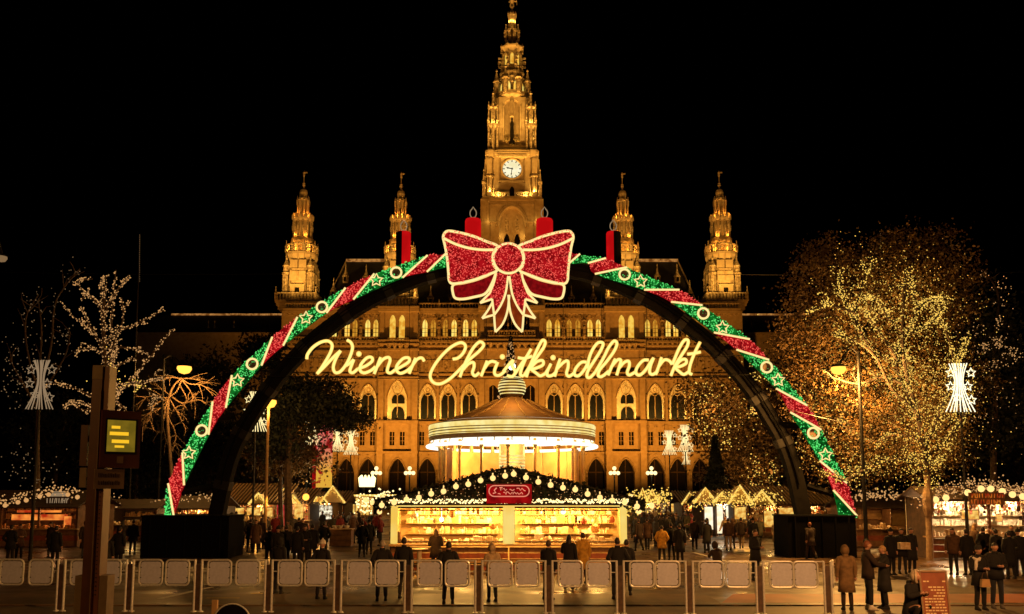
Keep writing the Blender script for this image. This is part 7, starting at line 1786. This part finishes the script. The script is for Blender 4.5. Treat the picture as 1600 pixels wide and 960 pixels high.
def person(label, u, Y, rot, pose='stand', coat='jacket', head='short', cc='black', tc='black', hc='dark', sc=1.0, group="visitors of the market", shoe=None, z=None):
    key = (pose, coat, head)
    if key not in PROTO: PROTO[key] = make_person(*key); o = PROTO[key]
    else: o = copy_tree(PROTO[key])
    z0 = (ZB if Y < KERB else .0) if z is None else z
    o.location = (XU(u, Y, 1), Y, z0); o.rotation_euler = (0, 0, radians(rot)); o.scale = (sc, sc, sc); o['label'] = label; o['category'] = "person"; o['group'] = group
    for ch in o.children:
        nm = ch.name.split('.')[0]; m = {'coat': PM[cc], 'trousers': PM[tc], 'hair': HAIR.get(hc, HAIR['dark']), 'hat': PM[hc] if hc in PM else PM['black'], 'hood': PM[hc] if hc in PM else PM[cc], 'shoe': PM[shoe] if shoe else PM['black']}.get(nm)
        if m: ch.material_slots[0].link = 'OBJECT'; ch.material_slots[0].material = m
    return o
B_ = 180
# near row, between barrier and kiosk
person("visitor in black seen from behind, facing the kiosk's left corner, greying hair", 597, 25.2, B_ + 12, 'pockets', 'jacket', 'short', 'black', 'black', 'grey')
person("tall visitor in black coat from behind, right of the grey haired one", 631, 25.8, B_ - 8, 'stand', 'mid', 'short', 'black', 'charcoal', 'dark', 1.03)
person("broad visitor in black jacket from behind under the kiosk's left window", 701, 24.5, B_, 'pockets', 'mid', 'short', 'black', 'black', 'dark', 1.0)
person("smaller visitor with beige hood looking toward the kiosk's centre post", 769, 25, B_ + 20, 'phone', 'jacket', 'hood', 'beige', 'black', 'beige', .94)
person("bent visitor in black, left of the long haired woman at the kiosk", 857, 25.5, B_ - 30, 'reach', 'jacket', 'short', 'black', 'charcoal', 'brown', .99)
person("woman with long dark hair in black before the kiosk's right window", 889, 28.5, B_ - 20, 'reach', 'mid', 'long', 'black', 'black', 'dark', 1.0)
person("visitor in yellow coat beside the long haired woman", 911, 30, 200, 'stand', 'long', 'short', 'yellow', 'dark_brown', 'brown', 1.0)
person("visitor in black with hood down from behind, at the kiosk's right end", 965, 25.6, B_ + 6, 'pockets', 'mid', 'short', 'black', 'black', 'dark', 1.03)
person("companion in dark coat just right of the visitor at the kiosk's right end", 979, 26.6, B_ - 20, 'stand', 'mid', 'short', 'charcoal', 'black', 'dark', .97)
person("customer in dark brown by the kiosk's left window beside the pedestal table", 681, 33, 190, 'phone', 'mid', 'long', 'dark_brown', 'black', 'brown', 1.0)
person("visitor in brown coat raising an arm at the kiosk's left corner", 617, 35.5, 150, 'reach', 'long', 'short', 'brown', 'dark_brown', 'brown', 1.05)
# left group
for a_ in (("dark figure nearest to the left ballast box before the pale display", 376, 50, 170, 'stand', 'mid', 'short', 'charcoal', 'black', 'brown'),
 ("dark figure under the small gable of the striped stall", 391, 46, 200, 'pockets', 'mid', 'short', 'black', 'black', 'dark'),
 ("woman in dark brown under the striped stall's gable", 409, 48, 160, 'stand', 'long', 'long', 'dark_brown', 'black', 'brown'),
 ("black clad visitor left of the red cloth", 421, 36, 185, 'pockets', 'jacket', 'short', 'black', 'black', 'dark'),
 ("visitor in charcoal coat before the red cloth", 434, 35, 170, 'stand', 'long', 'hat', 'charcoal', 'black', 'charcoal'),
 ("tall black figure under the red cloth's right edge", 447, 37, 200, 'pockets', 'mid', 'short', 'black', 'black', 'dark'),
 ("black figure before the blank cream board", 464, 35.5, 175, 'stand', 'mid', 'short', 'black', 'black', 'dark'),
 ("dark figure holding a cup right of the cream board", 476, 36.5, 20, 'phone', 'mid', 'long', 'black', 'black', 'brown'),
 ("black figure before the white ornament stall", 488, 38, 180, 'stand', 'mid', 'short', 'black', 'black', 'dark'),
 ("dark figure at the white ornament stall's right end", 506, 41, 190, 'pockets', 'jacket', 'short', 'black', 'charcoal', 'dark'),
 ("dark couple member, taller, before the upright light bars", 566, 42, 180, 'pockets', 'mid', 'short', 'black', 'black', 'dark'),
 ("dark couple member, shorter, before the upright light bars", 577, 44, 190, 'stand', 'mid', 'hat', 'charcoal', 'black', 'black'),
 ("distant visitor in brown left of the upright light bars", 530, 62, 170, 'walk', 'jacket', 'short', 'brown', 'black', 'brown'),
 ("distant visitor in grey under the upright light bars", 548, 64, 190, 'stand', 'mid', 'short', 'grey', 'black', 'dark'),
 ("distant visitor in red beside the garland left of the kiosk", 588, 60, 160, 'stand', 'jacket', 'short', 'red', 'black', 'brown'),
 ("distant visitor with pale coat behind the dark couple", 558, 66, 200, 'walk', 'mid', 'short', 'beige', 'black', 'brown')):
    person(*a_)
person("visitor with white woollen hat and black jacket close behind the barrier left of the kiosk", 503, 25.6, B_ - 15, 'pockets', 'mid', 'hat', 'black', 'black', 'white', .98)
person("dark visitor bending near the barrier left of the white hat", 436, 27, 160, 'stand', 'mid', 'hood', 'black', 'black', 'black', .98)
# far left silhouettes
person("black silhouette before the left edge stall counter", 17, 38, 180, 'pockets', 'mid', 'short', 'black', 'black', 'dark', .98)
person("black silhouette between the left edge stall and the stop pylon", 87, 36, 175, 'stand', 'mid', 'short', 'black', 'black', 'dark')
person("shorter black silhouette just right of the stop pylon", 165, 31, 200, 'stand', 'mid', 'hood', 'black', 'black', 'black', .95)
person("black silhouette second right of the stop pylon", 186, 35, 170, 'pockets', 'mid', 'short', 'black', 'black', 'dark')
person("dark figure at the left ballast box's left edge", 208, 44, 190, 'stand', 'mid', 'short', 'charcoal', 'black', 'dark')
# right crowd
for a_ in (("dark pair, left one, right of the kiosk corner", 998, 46, 200, 'walk', 'mid', 'short', 'dark_brown', 'black', 'brown'),
 ("dark pair, right one in rust brown, right of the kiosk corner", 1011, 47, 165, 'walk', 'mid', 'short', 'brown', 'black', 'brown'),
 ("visitor with grey scarf behind the yellow jacket", 1029, 52, 180, 'stand', 'mid', 'short', 'charcoal', 'black', 'dark'),
 ("black figure touching the yellow jacket's right side", 1049, 40, 190, 'pockets', 'jacket', 'short', 'black', 'black', 'dark'),
 ("tall black coated figure in long coat right of the yellow jacket", 1062, 38.5, 180, 'stand', 'long', 'short', 'black', 'black', 'dark'),
 ("dim figure in brown walking before the brown gabled stall", 1085, 47, 170, 'walk', 'mid', 'short', 'dark_brown', 'black', 'dark'),
 ("slim lone black figure before the white shelves", 1104, 45, 180, 'stand', 'long', 'short', 'black', 'black', 'dark'),
 ("figure in brown coat before the brilliant white stall", 1138, 47, 175, 'stand', 'jacket', 'short', 'brown', 'beige', 'brown'),
 ("figure with pale trousers before the tallest golden gable", 1158, 48, 160, 'walk', 'jacket', 'short', 'dark_brown', 'beige', 'dark'),
 ("small dark figure with pointed hat near the cream poster", 1177, 46, 185, 'stand', 'mid', 'hat', 'charcoal', 'black', 'black'),
 ("crouched dark figure close to the barrier before the white stall", 1121, 33, 200, 'squat', 'mid', 'hood', 'dark_brown', 'black', 'dark_brown'),
 ("distant red jacketed visitor at the small glowing stall", 1003, 68, 180, 'stand', 'jacket', 'short', 'red', 'black', 'brown'),
 ("distant visitor in beige at the pale lit stall", 1022, 70, 170, 'stand', 'mid', 'short', 'beige', 'black', 'blond'),
 ("distant dark visitor at the pale lit stall's right end", 1040, 66, 190, 'pockets', 'mid', 'short', 'charcoal', 'black', 'dark'),
 ("distant grey visitor before the brown gabled stall", 1071, 62, 180, 'walk', 'mid', 'short', 'grey', 'black', 'grey'),
 ("dim figure in front of the right ballast box", 1266, 40.5, 190, 'walk', 'mid', 'short', 'dark_brown', 'dark_brown', 'red')):
    person(*a_)
person("visitor in yellow jacket seen from behind among the dark crowd right of the kiosk", 1034, 39, 175, 'pockets', 'mid', 'short', 'yellow', 'black', 'dark', .95)
person("dark man looking at his phone before the cream poster, close to the barrier", 1180, 31, 35, 'phone', 'mid', 'short', 'black', 'black', 'brown', 1.03)
# the farther crowd, each by coat, headgear and the stall behind
CR = random.Random(77); seen = set()
COATS = ['black', 'charcoal', 'dark_brown', 'brown', 'grey', 'navy', 'olive', 'beige', 'red']; HD = ['short', 'hat', 'hood', 'long']
HW = {'short': 'bare headed', 'hat': 'with woollen hat', 'hood': 'with hood up', 'long': 'with long hair'}
PW = {'stand': 'standing', 'walk': 'walking', 'pockets': 'relaxed', 'phone': 'reading'}
for (u0, u1, ya, yb, n, where) in ((358, 480, 44, 58, 13, "before the left stalls"), (500, 600, 48, 64, 9, "left of the kiosk"), (985, 1085, 48, 66, 16, "right of the kiosk"), (1095, 1225, 46, 56, 6, "before the golden gables"), (1470, 1600, 32, 37, 4, "before the right edge stall"), (10, 200, 38, 46, 4, "in the dark at the left edge")):
    k = 0
    while k < n:
        c_, h_, p_ = CR.choice(COATS[:7] + COATS), CR.choice(HD), CR.choice(list(PW))
        if where.startswith("in the dark") or 'edge' in where: c_ = CR.choice(COATS[:4])
        key = (c_, h_, p_, where)
        if key in seen: continue
        seen.add(key); k += 1
        co = CR.choice(['mid', 'jacket', 'long']) if p_ in ('stand', 'pockets') else 'mid'
        person("%s visitor in %s coat %s, %s" % (PW[p_], c_.replace('_', ' '), HW[h_], where), u0 + (u1-u0)*(k - .5 + CR.uniform(-.35, .35))/n, CR.uniform(ya, yb), CR.uniform(90, 270) if CR.random() < .75 else CR.uniform(-60, 60), p_, co, h_, c_, CR.choice(['black', 'charcoal', 'denim']), CR.choice(['dark', 'brown', 'dark', 'blond']) if h_ in ('short', 'long') else c_, CR.uniform(.93, 1.05))
# right foreground
person("visitor in long tan coat standing beside the barrier's end wing", 1322, 23.5, 175, 'stand', 'long', 'hood', 'tan', 'dark_brown', 'tan', .98)
person("red haired man in dark jacket and white shoes embracing his companion", 1356, 23.6, 80, 'hug', 'jacket', 'short', 'dark_brown', 'black', 'red', 1.06, shoe='white')
person("companion in long dark coat leaning on the red haired man", 1381, 23.7, -100, 'hug', 'long', 'short', 'charcoal', 'black', 'blond', .98)
person("dark visitor with cap behind the couple, left of three", 1392, 33, 20, 'stand', 'mid', 'hat', 'black', 'black', 'black')
person("dark visitor holding a pale parcel behind the couple", 1409, 33.5, -10, 'phone', 'mid', 'short', 'black', 'charcoal', 'dark')
person("dark visitor standing behind the couple nearest the plane tree trunk", 1424, 34, 15, 'pockets', 'long', 'short', 'charcoal', 'black', 'dark')
person("dark visitor half hidden by the plane tree trunk", 1441, 43, 190, 'stand', 'mid', 'short', 'black', 'black', 'dark')
person("crouching person in black with pale fur hood beside the red brown menu board", 1422, 20.6, 25, 'squat', 'mid', 'hood', 'black', 'black', 'fur', 1.06)
person("woman in black coat and hat with pale scarf and a handbag, right foreground", 1530, 23.5, 10, 'phone', 'mid', 'hat', 'black', 'black', 'charcoal', .98)
person("man in black jacket looking at his hands beside the woman with the pale scarf", 1556, 23.8, -5, 'phone', 'jacket', 'short', 'black', 'navy', 'dark', 1.02, shoe='grey')
for a_ in (("tall dark silhouette at the left end of the right edge stall counter", 1511, 33, 185, 'stand', 'mid', 'short', 'black', 'black', 'dark'),
 ("silhouette before the warm picture board of the right edge stall", 1537, 35, 175, 'pockets', 'mid', 'short', 'black', 'black', 'dark'),
 ("silhouette under the amber sign of the right edge stall", 1557, 33, 190, 'stand', 'mid', 'short', 'charcoal', 'black', 'dark'),
 ("silhouette right of the amber sign, taller", 1578, 31.5, 180, 'pockets', 'long', 'short', 'black', 'black', 'dark'),
 ("silhouette at the very right edge, turned away", 1592, 32.5, 170, 'stand', 'mid', 'hat', 'black', 'black', 'black')):
    person(*a_)
# things carried
c = V((XU(1538, 23.2, .9), 23.18, .80)); t = thing("handbag", "small tan handbag hanging before the woman with the pale scarf", "handbag", c)
b = MB(); b.prism([(c.x - .13, c.z - .17), (c.x + .13, c.z - .17), (c.x + .1, c.z + .04), (c.x - .1, c.z + .04)], c.y - .05, c.y + .05); b.build("bag_body", 'wood_pale', t); MB().tube(crom([(c.x - .09, c.y, c.z + .04), (c.x - .04, c.y, c.z + .2), (c.x + .04, c.y, c.z + .2), (c.x + .09, c.y, c.z + .04)], 4), .012, 5).build("strap", 'wood_dark', t)
c = V((XU(1530, 23.3, 1.4), 23.38, 1.37)); b = MB(); b.tube([(c.x + .1*cos(2*pi*k/12), c.y + .12 + .105*sin(2*pi*k/12), c.z + .03*cos(2*pi*k/6)) for k in range(12)], .05, 7, True); b.tube([(c.x - .05, c.y - .01, c.z), (c.x - .08, c.y - .05, c.z - .15), (c.x - .1, c.y - .05, c.z - .3)], .045, 6); b.smooth = True; tag(b.build("scarf", PM['white']), "pale woollen scarf round the neck of the woman with the handbag", "scarf")
c = V((XU(1411, 33.2, 1.15), 33.12, 1.12)); tag(MB().box(c.x - .2, c.x + .2, c.y - .12, c.y + .12, c.z - .13, c.z + .13).build("parcel", 'goods_pale'), "pale parcel held by a dark visitor behind the couple", "parcel")
